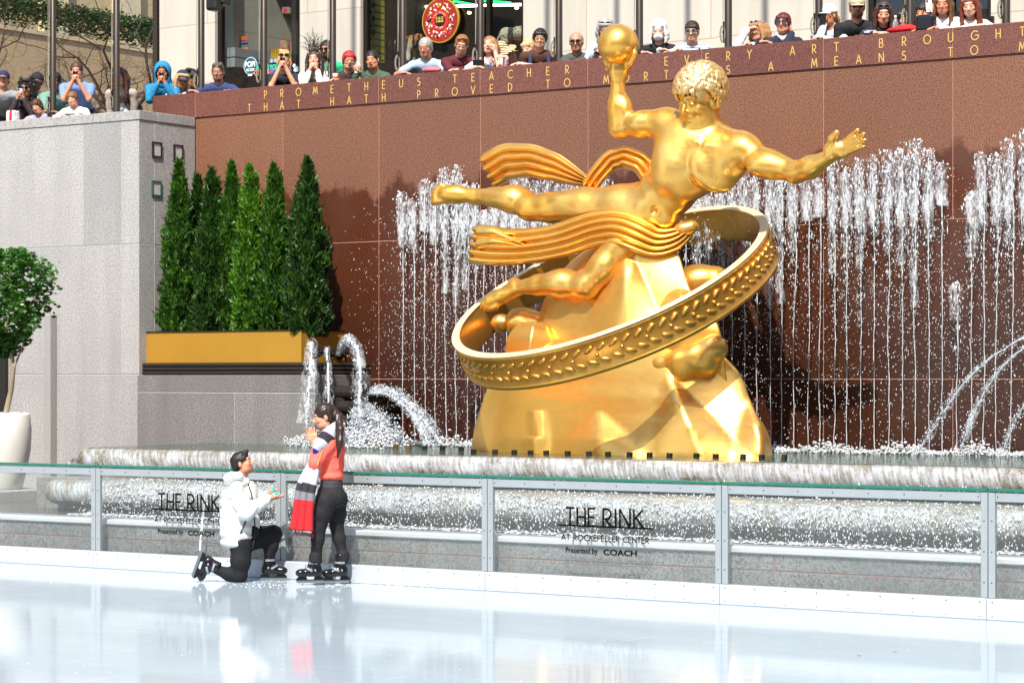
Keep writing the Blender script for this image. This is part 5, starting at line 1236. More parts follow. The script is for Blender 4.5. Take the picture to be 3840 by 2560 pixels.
# ---- bare trees -------------------------------------------------------------
M_bark = plain('#3a2d24', .9, 0, .3, 12, .4, 40); M_aleaf = leafmat('#c98a28', '#d8a83a', '#b0641c')
def bare_tree(base, h, seed, lab, lean=(0, 0), spread=1.0, nleaf=90):
    r = np.random.RandomState(seed); g = Geo(); tips = []
    def grow(p, d, L, rad, lev):
        n = 5; pts = [p.copy()]; rr2 = [rad]
        for i in range(n):
            d = nrm(d+r.normal(size=3)*.20*(1+.2*lev)+np.array((0, 0, .03 if lev < 3 else .06))); pts.append(pts[-1]+d*L/n); rr2.append(rad*(1-.42*(i+1)/n))
            if lev >= 1 and i > 0 and lev < 6 and r.rand() < .55:
                dd = nrm(d+r.normal(size=3)*.9*spread); grow(pts[-1], dd, L*r.uniform(.35, .6), rr2[-1]*.5, lev+2)
        g.tube(pts, rr2, 6 if lev < 3 else 4, cap=False)
        if lev < 6 and rad > .0022:
            for k in range(2 if lev else 4):
                dd = nrm(d+r.normal(size=3)*(.75 if lev else 1.0)*spread*np.array((1, 1, .7))); grow(pts[-1], dd, L*r.uniform(.62, .85), rr2[-1]*r.uniform(.6, .78), lev+1)
        tips.append(pts[-1])
    t = thing('bare_tree', lab, 'tree', base, group='bare twisted trees before the tan wall'); grow(np.zeros(3), nrm((lean[0], lean[1], 1)), h*.30, .075*h/5, 0)
    obj('branches', g, M_bark, t, smooth=True)
    T = np.array(tips); T = T[r.choice(len(T), min(nleaf, len(T)), replace=False)]; P, F = leaves(T+r.normal(size=T.shape)*.05, None, .055, seed=seed); obj('leaves', (P, F), M_aleaf, t)
bare_tree((Xat(500, 35.5), 35.5, ZST), 7.6, 12, 'dark twisted bare tree nearest the limestone corner', (-.1, 0), 1.1)
bare_tree((Xat(400, 34.2), 34.2, ZST), 6.6, 27, 'bare twisted tree behind the woman at the second pole', (-.3, .1), 1.1)
bare_tree((Xat(20, 34.0), 34.0, ZST), 6.8, 35, 'bare twisted tree at the left edge of the picture', (.2, 0), 1.1)
bare_tree((Xat(250, 36.0), 36.0, ZST), 6.6, 46, 'bare twisted tree behind the man in the blue polo shirt', (.1, 0), 1.2)
# ---- cypresses -----------------------------------------------------------------
M_cyp = [leafmat('#33590f', '#4e7c18', '#24450c', 6), leafmat('#26460e', '#3d6415', '#1b370b', 6), leafmat('#467415', '#699a20', '#315a10', 6)]
def cypress_mesh(seed, h, rb, ntip):
    r = np.random.RandomState(seed); Ps = []; n = 15000; z = r.rand(n)**1.15; a = r.rand(n)*2*pi
    prof = np.interp(z, [0, .05, .25, .55, .8, .95, 1], [.80, .95, 1.0, .78, .45, .19, .03])
    lump = 1+.10*np.sin(a*9+z*55)+.18*np.sin(a*3+z*14+seed)+.12*np.sin(a*5-z*23+seed*2)+.10*np.sin(a*2+z*41)
    rb = rb*.86; rad = rb*prof*lump*(.62+.42*r.rand(n)**.5); tx = np.zeros(n); 
    if ntip == 2: k = (r.rand(n) < .45)&(z > .6); tx = np.where(k, (z-.6)*.42*rb*2, 0); z = np.where(k, .6+(z-.6)*.86, z)
    C = np.stack([rad*np.cos(a)+tx, rad*np.sin(a), z*h], 1)
    out = np.stack([np.cos(a)*.55, np.sin(a)*.55, np.full(n, 1.)], 1)+r.normal(size=(n, 3))*.42; out /= np.linalg.norm(out, axis=1)[:, None]
    spk = r.rand(n) < .07; C[spk] += out[spk]*.05; s = np.cross(out, r.normal(size=(n, 3))); s /= np.linalg.norm(s, axis=1)[:, None]; L = (.055*(.6+.8*r.rand(n)))[:, None]
    P = np.stack([C-out*L*.6, C+s*L*.26-out*L*.1, C+out*L*.75, C-s*L*.26-out*L*.1], 1).reshape(-1, 3); return P, np.arange(n*4).reshape(n, 4)
cyp = [(672, 702, 598, 24.95, .27, 1, 0), (742, 745, 655, 25.35, .20, 1, 1), (792, 812, 628, 25.05, .26, 2, 1), (868, 888, 605, 25.15, .23, 1, 0), (935, 958, 612, 25.0, .25, 2, 2), (1025, 1035, 608, 25.1, .25, 2, 0), (1152, 1150, 592, 25.0, .32, 1, 1)]
clabs = ['cypress against the grey wall, leftmost of the planter row', 'short thin cypress peeping out behind the first two of the row', 'dark twin tipped cypress, third from the left in the planter', 'slim cypress with reddish tip, middle of the planter row', 'bright green twin tipped cypress right of the slim middle one', 'twin tipped cypress, second from the right in the planter', 'broadest and tallest cypress at the right end of the planter']
for i, (bx, tx, ty, Y, rb, nt, mi_) in enumerate(cyp):
    b = W(bx, 1250, Y); tp = W(tx, ty, Y); t = thing('cypress', clabs[i], 'tree', (b.x, Y, 2.52), group='cypresses in the gold planter')
    o = obj('crown', cypress_mesh(20+i, tp.z-2.54, rb, nt), M_cyp[mi_], t); g = Geo(); g.tube([(0, 0, 0), (0, 0, (tp.z-2.54)*.8)], [.03, .008], 6); obj('trunk', g, M_bark, t)
    t.rotation_euler = (0, 0, rs3.rand()*6 if nt == 1 else YAW)
# small leafy tree in the stone pot
pl_ = pt.location; t = thing('leafy_tree', 'small broadleaf tree with dense dark green crown in the stone pot', 'tree', (pl_.x, 22.0, pl_.z+.9))
tx_ = lambda px, py: np.array((W(px, py, 22.0).x-pl_.x, 0, W(px, py, 22.0).z-pl_.z-.9))
g = Geo(); g.tube([(0.03, 0, 0), tx_(42, 1460), tx_(50, 1380), tx_(40, 1310), tx_(20, 1230)], [.036, .032, .03, .028, .02], 8)
for (a, b) in (((50, 1380), (90, 1290)), ((40, 1310), (-30, 1240)), ((20, 1230), (60, 1050)), ((42, 1330), (110, 1180))): g.tube([tx_(*a), tx_(*b)], [.02, .006], 6)
obj('trunk', g, plain('#8a7c66', .8, 0, .25, 10, .3, 40), t, smooth=True)
n = 5200; a = rs3.rand(n)*2*pi; zz = rs3.rand(n); wd_ = np.interp(zz, [0, .12, .3, .6, .85, 1], [.10, .30, .50, .62, .60, .34]); rr_ = wd_*(.5+.5*rs3.rand(n)**.5)*(1+.26*np.sin(a*3+zz*9)+.16*np.sin(a*7-zz*15)+.25*(rs3.rand(n) < .05))
zc0, zc1 = tx_(0, 1340)[2], tx_(0, 935)[2]; C = np.stack([rr_*np.cos(a)-.02, rr_*np.sin(a)*.8, zc0+(zc1-zc0)*zz], 1); P, F = leaves(C, None, .085, up=.1, shape=.55, seed=8, tilt=-.2)
obj('crown', (P, F), leafmat('#24521a', '#4f8426', '#3c6a1c', 4, .35), t)
# ---- flag poles --------------------------------------------------------------
YP = 26.12
poles = [(199, 'dark bronze flagpole at far left before the man in green'), (437, 'dark bronze flagpole half hiding the woman in the taupe cardigan'), (755, 'dark bronze flagpole with black loudspeakers at its top'), (990, 'dark bronze flagpole in front of the candy shop window'), (1248, 'dark bronze flagpole half hiding the bearded man in green'), (1511, 'dark bronze flagpole between the tiger and the old man in light blue'), (1802, 'dark bronze flagpole just left of the shouting woman'), (2096, 'dark bronze flagpole right of the man in the brown sweater'), (2398, 'dark bronze flagpole just right of the golden raised hand'), (2731, 'dark bronze flagpole between the striped top and the woman shading her eyes'), (3071, 'dark bronze flagpole behind the woman phoning in a white cap'), (3413, 'dark bronze flagpole behind the black quilted bag'), (3773, 'dark bronze flagpole last at the right edge')]
M_rope = plain('#8f887a', .8)
for i, (px, lab) in enumerate(poles):
    x = Xat(px, YP); yy = YP if px > 560 else YG+.55
    x = Xat(px, yy); t = thing('flagpole', lab, 'flagpole', (x, yy, ZST), group='flagpoles along the terrace')
    g = Geo(); g.tube([(0, 0, 0), (0, 0, 9.0)], [.047, .040], 20); obj('pole', g, M_bronze, t, smooth=True)
    g = Geo(); zc = (ZGT if px < 560 else ZWT)+.24-ZST
    cdir = np.array((SY*.3-CY*.7, -CY*.3-SY*.7, 0)); cdir = nrm(cdir); c = cdir*.065
    g.tube([c+(0, 0, zc-.13), c+(0, 0, zc+.13)], .012, 6); g.tube([c*.3+(0, 0, zc), c*1.2+(0, 0, zc)], .014, 6); obj('cleat', g, M_frame, t)
    g = Geo()
    for k in range(3):
        a = k*.5; rr2 = .026+.005*k; P = [c*1.25+np.array((CY, SY, 0))*rr2*sin(q_)*(.7+.1*k)+np.array((0, 0, zc-.02+(.085+.01*k)*cos(q_))) for q_ in np.linspace(0, 2*pi, 14)]; g.tube(P, .0045, 4)
    for k in (-1, 1): g.tube([c*1.1+(0, 0, zc+.1), c*.9+np.array((CY, SY, 0))*k*.012+(0, 0, zc+1.5), c*.75+np.array((CY, SY, 0))*k*.012+(0, 0, 8.9)], .005, 4)
    obj('rope', g, M_rope, t)
for k, (px0, py0, px1, py1, lb) in enumerate(((768, -20, 806, 40, 'black loudspeaker hanging left on the third flagpole'), (776, -40, 836, 22, 'black loudspeaker hanging right on the third flagpole'))):
    lo, hi = box_at(px0, py0, px1, py1, YP-.25+.12*k, .2); g = Geo(); g.bbox(lo, hi, .03); tag(flip_fix(obj('loudspeaker', g, M_dark)), lb, 'loudspeaker')
# ---- plaza buildings behind the photographer: light shade and reflections -------
M_tw = lime('tower_stone', '#b3a58c', '#a89a82', '#5a5148', 3.0, 3.4)
for k, (x0, x1, y0, y1, h, lab) in enumerate(((-30, 40, -60, -48, 30, 'tall stone office block across the rink behind the viewer'), (20, 40, -48, 30, 34, 'stone office block along the right side of the rink'), (-90, -62, -50, 14, 40, 'stone office block along the left side of the rink'))):
    g = Geo(); g.box((x0, y0, 0), (x1, y1, h)); t = thing('office_building', lab, 'building', ((x0+x1)/2, (y0+y1)/2, 0)); obj('wall', g, M_tw, t, world=True)
    g = Geo()
    for r_ in range(int(h/3.6)):
        for c_ in range(12):
            f = (c_+.5)/12; z = 3+r_*3.4
            if k == 0: x = x0+(x1-x0)*f; g.box((x-1, y1+.002, z), (x+1, y1+.05, z+2))
            elif k == 1: y = y0+(y1-y0)*f; g.box((x0-.05, y-1.2, z), (x0-.002, y+1.2, z+2))
            else: y = y0+(y1-y0)*f; g.box((x1+.002, y-1.2, z), (x1+.05, y+1.2, z+2))
    obj('windows', g, plain('#20262b', .15), t, world=True)
# ================================================================== PEOPLE
def hair_obj(style, C, B, s, color, seed, parent, vox=.009):
    ex, f, up = B; R = rotm(ex, f, up); C = np.array(C); P = lambda a, b, c: C+s*(a*ex+b*f+c*up); r = np.random.RandomState(seed)
    if style in (None, 'bald'): return
    S = Sdf(); k = .012*s
    E = lambda a, b, c, rr, kk=k, sub=False: S.ell(P(a, b, c), np.array(rr)*s, R, kk, sub)
    E(0, -.020, .036, (.084, .104, .094))
    if style == 'thin': S.p.clear(); E(0, -.035, .030, (.081, .095, .088))
    if style in ('short', 'thin', 'quiff', 'crop', 'bowl', 'pixie'):
        E(0, -.055, -.01, (.080, .070, .075))
        if style == 'quiff':
            for i in range(9): E(r.uniform(-.05, .05), r.uniform(-.02, .075), r.uniform(.09, .115), (.026, .03, .02))
        if style in ('bowl', 'pixie'):
            for i in range(9): E(-.06+.015*i, .075-.25*(-.06+.015*i)**2*20, .062+r.uniform(-.008, .004), (.014, .018, .026))
            for q_ in (-1, 1): E(q_*.074, .02, .02, (.018, .04, .045))
    if style in ('long', 'wind', 'longpart', 'bob', 'curly'):
        Lz = {'long': -.30, 'wind': -.26, 'longpart': -.34, 'bob': -.13, 'curly': -.17}[style]
        for q_ in (-1, 1):
            for j in range(5):
                y0 = .045-.03*j; S.chain([P(q_*.062, y0, .06), P(q_*(.088+.006*r.rand()), y0-.01, -.03), P(q_*(.086+.015*r.rand()), y0-.01+.03*(Lz < -.2), Lz*.6), P(q_*(.07+.02*r.rand()), y0+.01+.05*(Lz < -.2), Lz*(.9+.2*r.rand()))], [.024*s, .024*s, .020*s, .012*s], k)
        for j in range(6): S.chain([P(-.05+.02*j, -.10, .0), P(-.06+.024*j, -.115, -.09), P(-.06+.024*j, -.10, Lz*.9)], [.036*s, .032*s, .02*s], k)
        if style == 'curly':
            for i in range(60):
                a = r.rand()*6.28; z = r.uniform(-.16, .14); rad = .10-.25*max(0, z-.06); xx, yy = rad*cos(a), -.02+rad*sin(a)
                if yy > .05 and z < .05 and abs(xx) < .065: continue
                E(xx, yy, z, (.026, .026, .026), .008)
        if style == 'bob':
            for i in range(7): E(-.055+.018*i, .078, .072, (.016, .016, .022))
    if style in ('bun', 'pony', 'updo'):
        E(0, -.05, -.01, (.079, .070, .07))
        if style == 'bun': E(0, -.11, .05, (.04, .035, .04))
        if style == 'updo':
            for i in range(16): E(r.uniform(-.05, .05), r.uniform(-.06, .05), r.uniform(.09, .14), (.025, .025, .022))
            for q_ in (-1, 1): S.chain([P(q_*.075, .03, .05), P(q_*.088, .04, -.02), P(q_*.08, .045, -.07)], [.012*s, .010*s, .005*s], k)
        if style == 'pony': S.chain([P(0, -.11, .03), P(.02, -.15, -.03), P(.03, -.14, -.16)], [.022*s, .03*s, .012*s], k)
        if style == 'bun':
            for i in range(7): E(-.05+.0165*i, .082-.004*abs(i-3), .058, (.013, .014, .026))
    # keep the face clear
    fw = {'curly': .052, 'bowl': .060}.get(style, .060); E(0, .115, -.028 if style not in ('bowl', 'pixie', 'bun') else -.045, (fw, .080, .088), .006, True)
    if style in ('short', 'thin', 'quiff', 'crop', 'pixie', 'pony', 'bun', 'updo'):
        for q_ in (-1, 1): E(q_*.085, -.004, -.018, (.022, .022, .034), .004, True)
        S.cap(P(0, -.02, -.13), P(0, -.2, -.16), .05*s, .05*s, .01, True)
    col = np.array(hx(color))
    def dsp(V, N):
        L = (V-C)@R; a = np.arctan2(L[:, 0], L[:, 1]); st_ = np.sin(a*26+L[:, 2]*60/s)+.7*np.sin(a*43+2-L[:, 2]*90/s); return V+N*(st_*.0022*s+wob(V, 60/s, seed)*.003*s)[:, None]
    V, Q = S.mesh(vox*max(s, 1) if s > 1.5 else vox, dsp)
    obj('hair', (V, Q), plain(color, .5, 0, .45, 40, .4, 120), parent, smooth=True)
    if style == 'wind':
        g = Geo()
        for i in range(46):
            a0 = P(r.uniform(-.07, .07), r.uniform(-.08, .02), r.uniform(.02, .12)); pts = [a0]; d = nrm(np.array((r.uniform(-.9, .7), r.normal()*.3, 1.0+r.rand())))
            for j in range(9): d = nrm(d+np.array((r.normal()*.22+.05*sin(i+j), r.normal()*.15, r.normal()*.12))); pts.append(pts[-1]+d*r.uniform(.02, .045))
            g.tube(pts, list(np.linspace(.0045, .0016, len(pts))), 4)
        obj('loose_hair', g, plain(color, .5, 0, .45, 40, .4, 120), parent, smooth=True)
def glasses_obj(kind, C, B, s, parent, up_on_head=False, color=None):
    ex, f, up = B; P = lambda a, b, c: np.array(C)+s*(a*ex+b*f+c*up); z0, y0 = (.012, .106) if not up_on_head else (.092, .075)
    g = Geo(); lens = Geo()
    for q_ in (-1, 1):
        n = 14; rx, rz = (.025, .018) if kind != 'round' else (.026, .026)
        ring = [P(q_*.033+rx*cos(t), y0-abs(cos(t))*.0-.004*(q_*cos(t) > .5), z0+rz*sin(t)) for t in np.linspace(0, 2*pi, n)]
        g.tube(ring, .0032*s if kind != 'sun' else .0045*s, 4, cap=False)
        if kind != 'clear': g2 = [P(q_*.033+rx*cos(t), y0-.001, z0+rz*sin(t)) for t in np.linspace(0, 2*pi, n, endpoint=False)]; lens.add(g2, [tuple(range(n))])
        g.tube([P(q_*.057, y0-.005, z0+.006), P(q_*.080, y0-.06, z0+.004), P(q_*.082, y0-.10, z0-.002)], .0035*s, 4)
    g.tube([P(-.01, y0+.003, z0+.004), P(.01, y0+.003, z0+.004)], .003*s, 4)
    o = obj('sunglasses' if kind != 'clear' else 'glasses', g, plain(color or ('#15110f' if kind != 'clear' else '#6a5a48'), .3), parent, smooth=True)
    if kind != 'clear': obj('lens', lens, plain('#0e1218' if kind == 'sun' else '#31506a', .08, .3), o)
def cap_obj(C, B, s, color, parent, brim_color=None, beanie=False, logo=None):
    ex, f, up = B; R = rotm(ex, f, up); C = np.array(C); P = lambda a, b, c: C+s*(a*ex+b*f+c*up); S = Sdf()
    S.ell(P(0, -.018, .048), np.array((.089, .108, .088))*s, R, .01)
    if beanie: S.ell(P(0, -.02, .062), np.array((.096, .114, .090))*s, R, .02); S.box(P(0, 0.1, -.11), np.array((.2, .25, .115))*s, R, .005, .01, True)
    else: S.box(P(0, 0, -.085), np.array((.2, .25, .112))*s, R, .005, .004, True)
    V, Q = S.mesh(.009); o = obj('hat' if beanie else 'cap', (V, Q), cloth(color), parent, smooth=True)
    if not beanie:
        g = Geo(); rows = []
        for j in range(7):
            t = j/6; rows.append([P(.076*sin(a)*(1-.05*t), .055+(.045+.075*t)*cos(a)-(.02*(1-cos(a))), .034-.018*t*cos(a)+(-.006*abs(sin(a))*t)) for a in np.linspace(-1.35, 1.35, 14)])
        g.grid(rows); g.grid([[np.array(p)-up*.006*s for p in r_] for r_ in rows], flip=True)
        obj('brim', g, cloth(brim_color or color), o, smooth=True)
    if logo:
        g = Geo(); put_text(g, logo, -.026*s, .058*s, .026*s, .0022*s, lambda a, b: P(a/s, .088, b/s), width=.052*s); obj('lettering', g, plain('#e8e8e8', .6), o)
PC = 0
def person(px, py, Y, label, yaw=0, pitch=12, roll=0, s=1.0, byaw=None, hair=('short', '#2b1d14'), skin='#c68e6c', top='#333333', sleeve='long', arms=('rest', 'rest'), look=None, mouth='closed', glasses=None, cap=None, beanie=None, sex='m', group=None, topmat=None, extras=None, lean=None, scarf=None, zg=ZST, wt=ZWT):
    """px,py: head centre in the photograph; Y: depth of the head behind the rink"""
    global PC; PC += 1
    s *= 1.07; H0 = W(px, py, Y); byaw = yaw*.5 if byaw is None else byaw
    t = thing('person', label, 'person', (H0.x, H0.y, zg), YAW, group)
    L = loc_fn(t.location); H = np.array((0, 0, H0.z-zg)); B = basis(radians(yaw), radians(pitch), radians(roll)); Bb = basis(radians(byaw))
    ex, f, _ = Bb; up = np.array((0, 0, 1.)); w_ = .185 if sex == 'm' else .16; w_ *= s
    neckb = H-B[2]*.125*s-f*.035*s; Sm = neckb-up*.085*s-f*.015
    hipz = .93*s; Lt = .50*s; dz = Sm[2]-hipz; 
    if dz > Lt: hipz = Sm[2]-Lt; dz = Lt
    dz = max(dz, .12); hor = sqrt(max(Lt*Lt-dz*dz, 0)); hip = Sm-f*hor; hip[2] = Sm[2]-dz
    ax = nrm(Sm-hip); bk = nrm(np.cross(ex, ax)); bk = bk if np.dot(bk, f) > 0 else -bk; Rt = rotm(ex, bk, ax)
    lk = {'skin': skin, 'hairc': hair[1] if hair else '#333'}; lk.update(look or {})
    # arms
    hands = []; arms_pts = []
    for q_, spec in zip((-1, 1), arms):
        sh = Sm+ex*q_*w_; sp = spec if isinstance(spec, tuple) else (spec,)
        if sp[0] == 'down': T = sh-up*.52*s+f*.02; pole = -f; hd = (-up, -ex*q_, )
        elif sp[0] == 'rest':
            x_ = sp[1] if len(sp) > 1 else -q_*.12; T0 = L(*(px+x_*290, 0), Y/(CY+SY*(px-1920)/FPX)); y_ = 0
            # on top of the wall in front
            hy = (Y-(YW+.14 if wt == ZWT else YG+.16))*.97
            T = np.array((x_, -hy*.9, wt-zg+.035)); T[1] = min(T[1], -.06); pole = np.array((q_*.8, -.2, -.5)); hd = (nrm(np.array((-q_*.7, -.55, 0))), -up)
        elif sp[0] == 'h': T = H+np.array((sp[1], -sp[2], sp[3])); pole = np.array((q_*.45, 0, -1)); hd = (nrm(np.array(sp[4]) if len(sp) > 4 else np.array((-q_*.15, -.1, 1))), np.array(sp[5]) if len(sp) > 5 else np.array((-q_*1., .3, 0)))
        else: T = sh-up*.5; pole = -f; hd = (-up, -ex*q_)
        el, T = ik(sh, T, .285*s, .255*s, pole); arms_pts.append((sh, el, T)); hands.append((T, hd, q_, sp[0]))
    S = Sdf(); head_prims(S, H, B, s, look=lk, mouth=mouth)
    S.cap(neckb, Sm-ax*.04, .052*s, .052*s, .03); S.cap(Sm-ax*.04, hip+ax*.1, .055*s, .07*s, .03)
    for (sh, el, T), (Th, hd, q_, kd) in zip(arms_pts, hands):
        S.chain([sh, el, T], [.042*s, .036*s, .026*s], .02)
        hand_prims(S, T-nrm(T-el)*.0, hd[0], hd[1], 1 if np.dot(np.cross(hd[0], hd[1]), -ex*q_) > 0 or kd == 'rest' else -1, s*.95, curl=.75 if kd == 'h' else .25)
        if kd == 'h': S.pt(T, (.001,)*3, skin)
    V, Q = S.mesh(.0085); col = S.colors(V, skin)
    obj('body', (V, Q), vcol(.5), t, smooth=True, col=col)
    # top
    S = Sdf(); ww = (.165 if sex == 'm' else .14)*s
    S.ell(Sm-ax*.13*s+bk*.0, (ww, .115*s, .17*s), Rt, .05); S.ell((Sm+hip)/2-ax*.04, (ww*.93, .105*s, .20*s), Rt, .06); S.ell(hip, (ww*.95, .115*s, .15*s), Rt, .06)
    S.cap(Sm-ex*w_*.82, Sm+ex*w_*.82, .060*s, .060*s, .05); S.cap(Sm-ex*w_*.4+up*.025*s, Sm+ex*w_*.4+up*.025*s, .062*s, .062*s, .04)
    if sex == 'f':
        for q_ in (-1, 1): S.ell(Sm-ax*.15*s+bk*.075*s+ex*q_*.062*s, (.062*s, .055*s, .06*s), Rt, .03)
    if sleeve != 'none':
        for (sh, el, T) in arms_pts:
            if sleeve == 'short': m = sh+(el-sh)*.62; S.cap(sh, m, .056*s, .054*s, .03)
            else: S.chain([sh, el, el+(T-el)*.93], [.060*s, .050*s, .038*s], .025)
    S.cap(neckb+up*.07*s, neckb-up*.005*s, .052*s, .055*s, .01, True)
    sd = PC
    V, Q = S.mesh(.011, lambda V, N: V+N*(wob(V, 16, sd)*.007+wob(V, 45, sd+1)*.0025)[:, None])
    obj({'m': 'shirt', 'f': 'shirt'}[sex] if sleeve == 'short' else 'top', (V, Q), topmat or cloth(top), t, smooth=True)
    S = Sdf(); S.ell(hip-up*.04, (.155*s, .12*s, .12*s), None, .04)
    for q_ in (-1, 1): a = hip+ex*q_*.08*s-up*.05; S.chain([a, np.array((a[0], a[1]*.9, hip[2]*.5)), np.array((a[0], a[1]*.9, .08))], [.085*s, .062*s, .05*s], .03); S.cap(np.array((a[0], a[1]*.9, .045)), np.array((a[0], a[1]*.9-.13, .04)), .045*s, .04*s, .02)
    obj('trousers', S.mesh(.02), cloth('#242a38'), t, smooth=True)
    if hair: hair_obj(hair[0], H, B, s, hair[1], PC, t)
    if glasses: glasses_obj(glasses[0], H, B, s, t, up_on_head=len(glasses) > 1 and glasses[1] == 'up', color=glasses[2] if len(glasses) > 2 else None)
    if cap: cap_obj(H, B, s, cap[0], t, cap[1] if len(cap) > 1 else None, logo=cap[2] if len(cap) > 2 else None)
    if beanie: cap_obj(H, B, s, beanie, t, beanie=True)
    return dict(root=t, H=H, B=B, Bb=Bb, Sm=Sm, hip=hip, ax=ax, bk=bk, ex=ex, f=f, s=s, hands=[h[0] for h in hands], L=L, w=w_, neckb=neckb, arms=arms_pts)
def phone(pd, lab, c=None, col='#1c1d20', tilt=0.0, land=False, back=-1):
    """held in front of the face; c local centre"""
    if c is None: c = (pd['hands'][0]+pd['hands'][1])/2+np.array((0, -.02, .07))
    r = pd['root']; wx = Vector((c[0]*CY-c[1]*SY, c[0]*SY+c[1]*CY, c[2]))+r.location
    t = thing('phone', lab, 'phone', wx, YAW); g = Geo(); a, b = (.037, .075) if not land else (.075, .037); g.bbox((-a, -.005, -b), (a, .005, b), .004); flip_fix(obj('case', g, plain(col, .3), t))
    g = Geo(); sx = -a+.016; sz = b-.018; g.bbox((sx-.011, -.008, sz-.013), (sx+.013, -.0052, sz+.013), .002)
    flip_fix(obj('camera', g, plain('#0b0b0c', .15), t)); t.rotation_euler = (tilt, 0, YAW); return t
def loose(pd, name, g, mat, smooth=True): return obj(name, g, mat, pd['root'], smooth=smooth)
YH = 26.22
ph = lambda dx=0, dz=-.10, dy=.20: (('h', -.045+dx, dy, dz-.06, (.25, -.1, 1), (.9, .4, 0)), ('h', .045+dx, dy, dz-.06, (-.25, -.1, 1), (-.9, .4, 0)))
LG = YG+.62      # those behind the grey wall
kw = dict(wt=ZGT)
person(12, 300, LG, 'person in plain grey T-shirt and navy cap at the far left edge', yaw=8, pitch=-6, top='#8d8f92', sleeve='short', arms=('down', 'down'), hair=('short', '#3a2a1e'), skin='#c78d6d', cap=('#26244e',), **kw)
p = person(100, 330, LG, 'person with big black curly hair and sunglasses photographing in a dark brown jacket', yaw=-8, pitch=14, top='#33292b', hair=('curly', '#17120f'), skin='#b9805f', glasses=('sun',), arms=ph(-.05, -.12), sex='f', **kw); phone(p, 'pale blue phone held by the woman with black curly hair', col='#a9b4c8')
person(138, 308, LG+.4, 'person in black cap and sunglasses leaning out behind the curly haired woman', yaw=25, pitch=15, roll=12, top='#d9c79a', hair=('short', '#1a1411'), skin='#b3764f', glasses=('sun',), cap=('#1b191a',), look={'beard': '#3a261c'}, arms=('down', 'down'), **kw)
person(207, 305, LG+.25, 'person in sage green sweatshirt and sunglasses mostly hidden by the first flagpole', yaw=18, pitch=10, top='#6b9484', hair=('bun', '#2a1b14'), skin='#a5704f', glasses=('sun',), arms=('rest', 'rest'), sex='f', **kw)
p = person(287, 268, LG+.1, 'person in blue polo shirt holding a black phone before his face', yaw=4, pitch=8, top='#6f8cc4', sleeve='short', hair=('crop' if False else 'short', '#4b3020'), skin='#cf9474', arms=ph(.03, -.12, .24), mouth='smile', **kw); phone(p, 'black phone with triple camera held by the man in the blue polo', col='#16161a')
person(139, 400, LG-.12, 'small brown haired child in lilac grey shirt leaning over the grey wall', yaw=-18, pitch=18, roll=-14, s=.80, top='#9b9ab8', hair=('bowl', '#4a2f1f'), skin='#d39a7a', arms=(('rest', -.05), ('rest', .22)), **kw)
person(272, 372, LG-.12, 'small smiling child in white T-shirt in front of the blue polo shirt', yaw=-12, pitch=14, roll=-8, s=.80, top='#e6e8ee', sleeve='long', hair=('bowl', '#7a5334'), skin='#dba283', mouth='smile', arms=(('rest', -.1), ('rest', .1)), **kw)
p = person(449, 290, LG+.15, 'person in taupe cardigan and white T-shirt standing behind the second flagpole', yaw=-10, pitch=14, top='#a39689', hair=('longpart', '#4a2d20'), skin='#d7a084', arms=('down', 'down'), sex='f', **kw)
S = Sdf(); S.ell(p['Sm']-p['ax']*.20+p['f']*.07, (.105, .085, .22), None, .02); loose(p, 'tee', S.mesh(.012), cloth('#eceef2'))
S = Sdf(); S.ell(p['Sm']+p['ex']*.12-np.array((0, 0, .34))+p['f']*.16, (.07, .04, .12), rotm(nrm((1, 0, .4)), (0, 1, 0), nrm((-.4, 0, 1))), .02); pp = S.mesh(.01)
o = obj('shoulder_bag', (pp[0], pp[1]), plain('#a8aaa4', .3, .6), smooth=True); o.location = p['root'].location; o.rotation_euler = (0, 0, YAW); tag(o, 'small silver bag hanging on the woman in the taupe cardigan', 'bag')
p = person(609, 272, YH-.3, 'person in bright blue hooded jacket photographing from the wall corner', yaw=2, pitch=12, top='#1d7aa6', hair=('short', '#251912'), skin='#b97f5c', look={'beard': '#3a261a'}, arms=ph(.02, -.12, .22), wt=ZGT)
S = Sdf(); B = p['B']; R = rotm(*B); S.ell(p['H']-B[1]*.03+B[2]*.02, (.125, .125, .145), R, .02); S.cap(p['H']-B[1]*.05-B[2]*.1, p['neckb']-B[1]*.03, .12, .13, .04); S.ell(p['H']+B[1]*.10-B[2]*.02, (.085, .15, .12), R, .01, True); S.ell(p['H']-B[2]*.03, (.093, .12, .13), R, .01, True)
loose(p, 'hood', S.mesh(.010), cloth('#1d7fae')); phone(p, 'dark phone held by the man in the blue hooded jacket', col='#1a1a1e')
S = Sdf(); S.ell(p['Sm']-p['ax']*.26+p['f']*.075, (.085, .06, .18), None, .02); loose(p, 'tee', S.mesh(.012), cloth('#26282a'))
g = Geo(); c = p['Sm']-p['ax']*.26+p['f']*.14; g.disc(c, (.045, .05), 16, (CY*0+1, 0, 0), (0, 0, 1)); loose(p, 'shirt_print', g, plain('#c8552a', .7), False)
p = person(684, 300, YH-.1, 'older person in navy cap and dark sunglasses with a white jacket', yaw=12, pitch=14, roll=6, top='#e2ded6', hair=('bob', '#c9a070'), skin='#b97b5a', glasses=('sun',), cap=('#2a2e3c', '#2a2e3c', 'NYC'), arms=('rest', ('h', .05, .12, -.26, (-1, -.1, .2), (0, 1, 0))), sex='f')
person(725, 298, YH+.35, 'dark haired person half hidden behind the loudspeaker pole', yaw=20, pitch=10, top='#1b1c22', hair=('curly', '#171211'), skin='#8a5c42', arms=('down', 'down'))
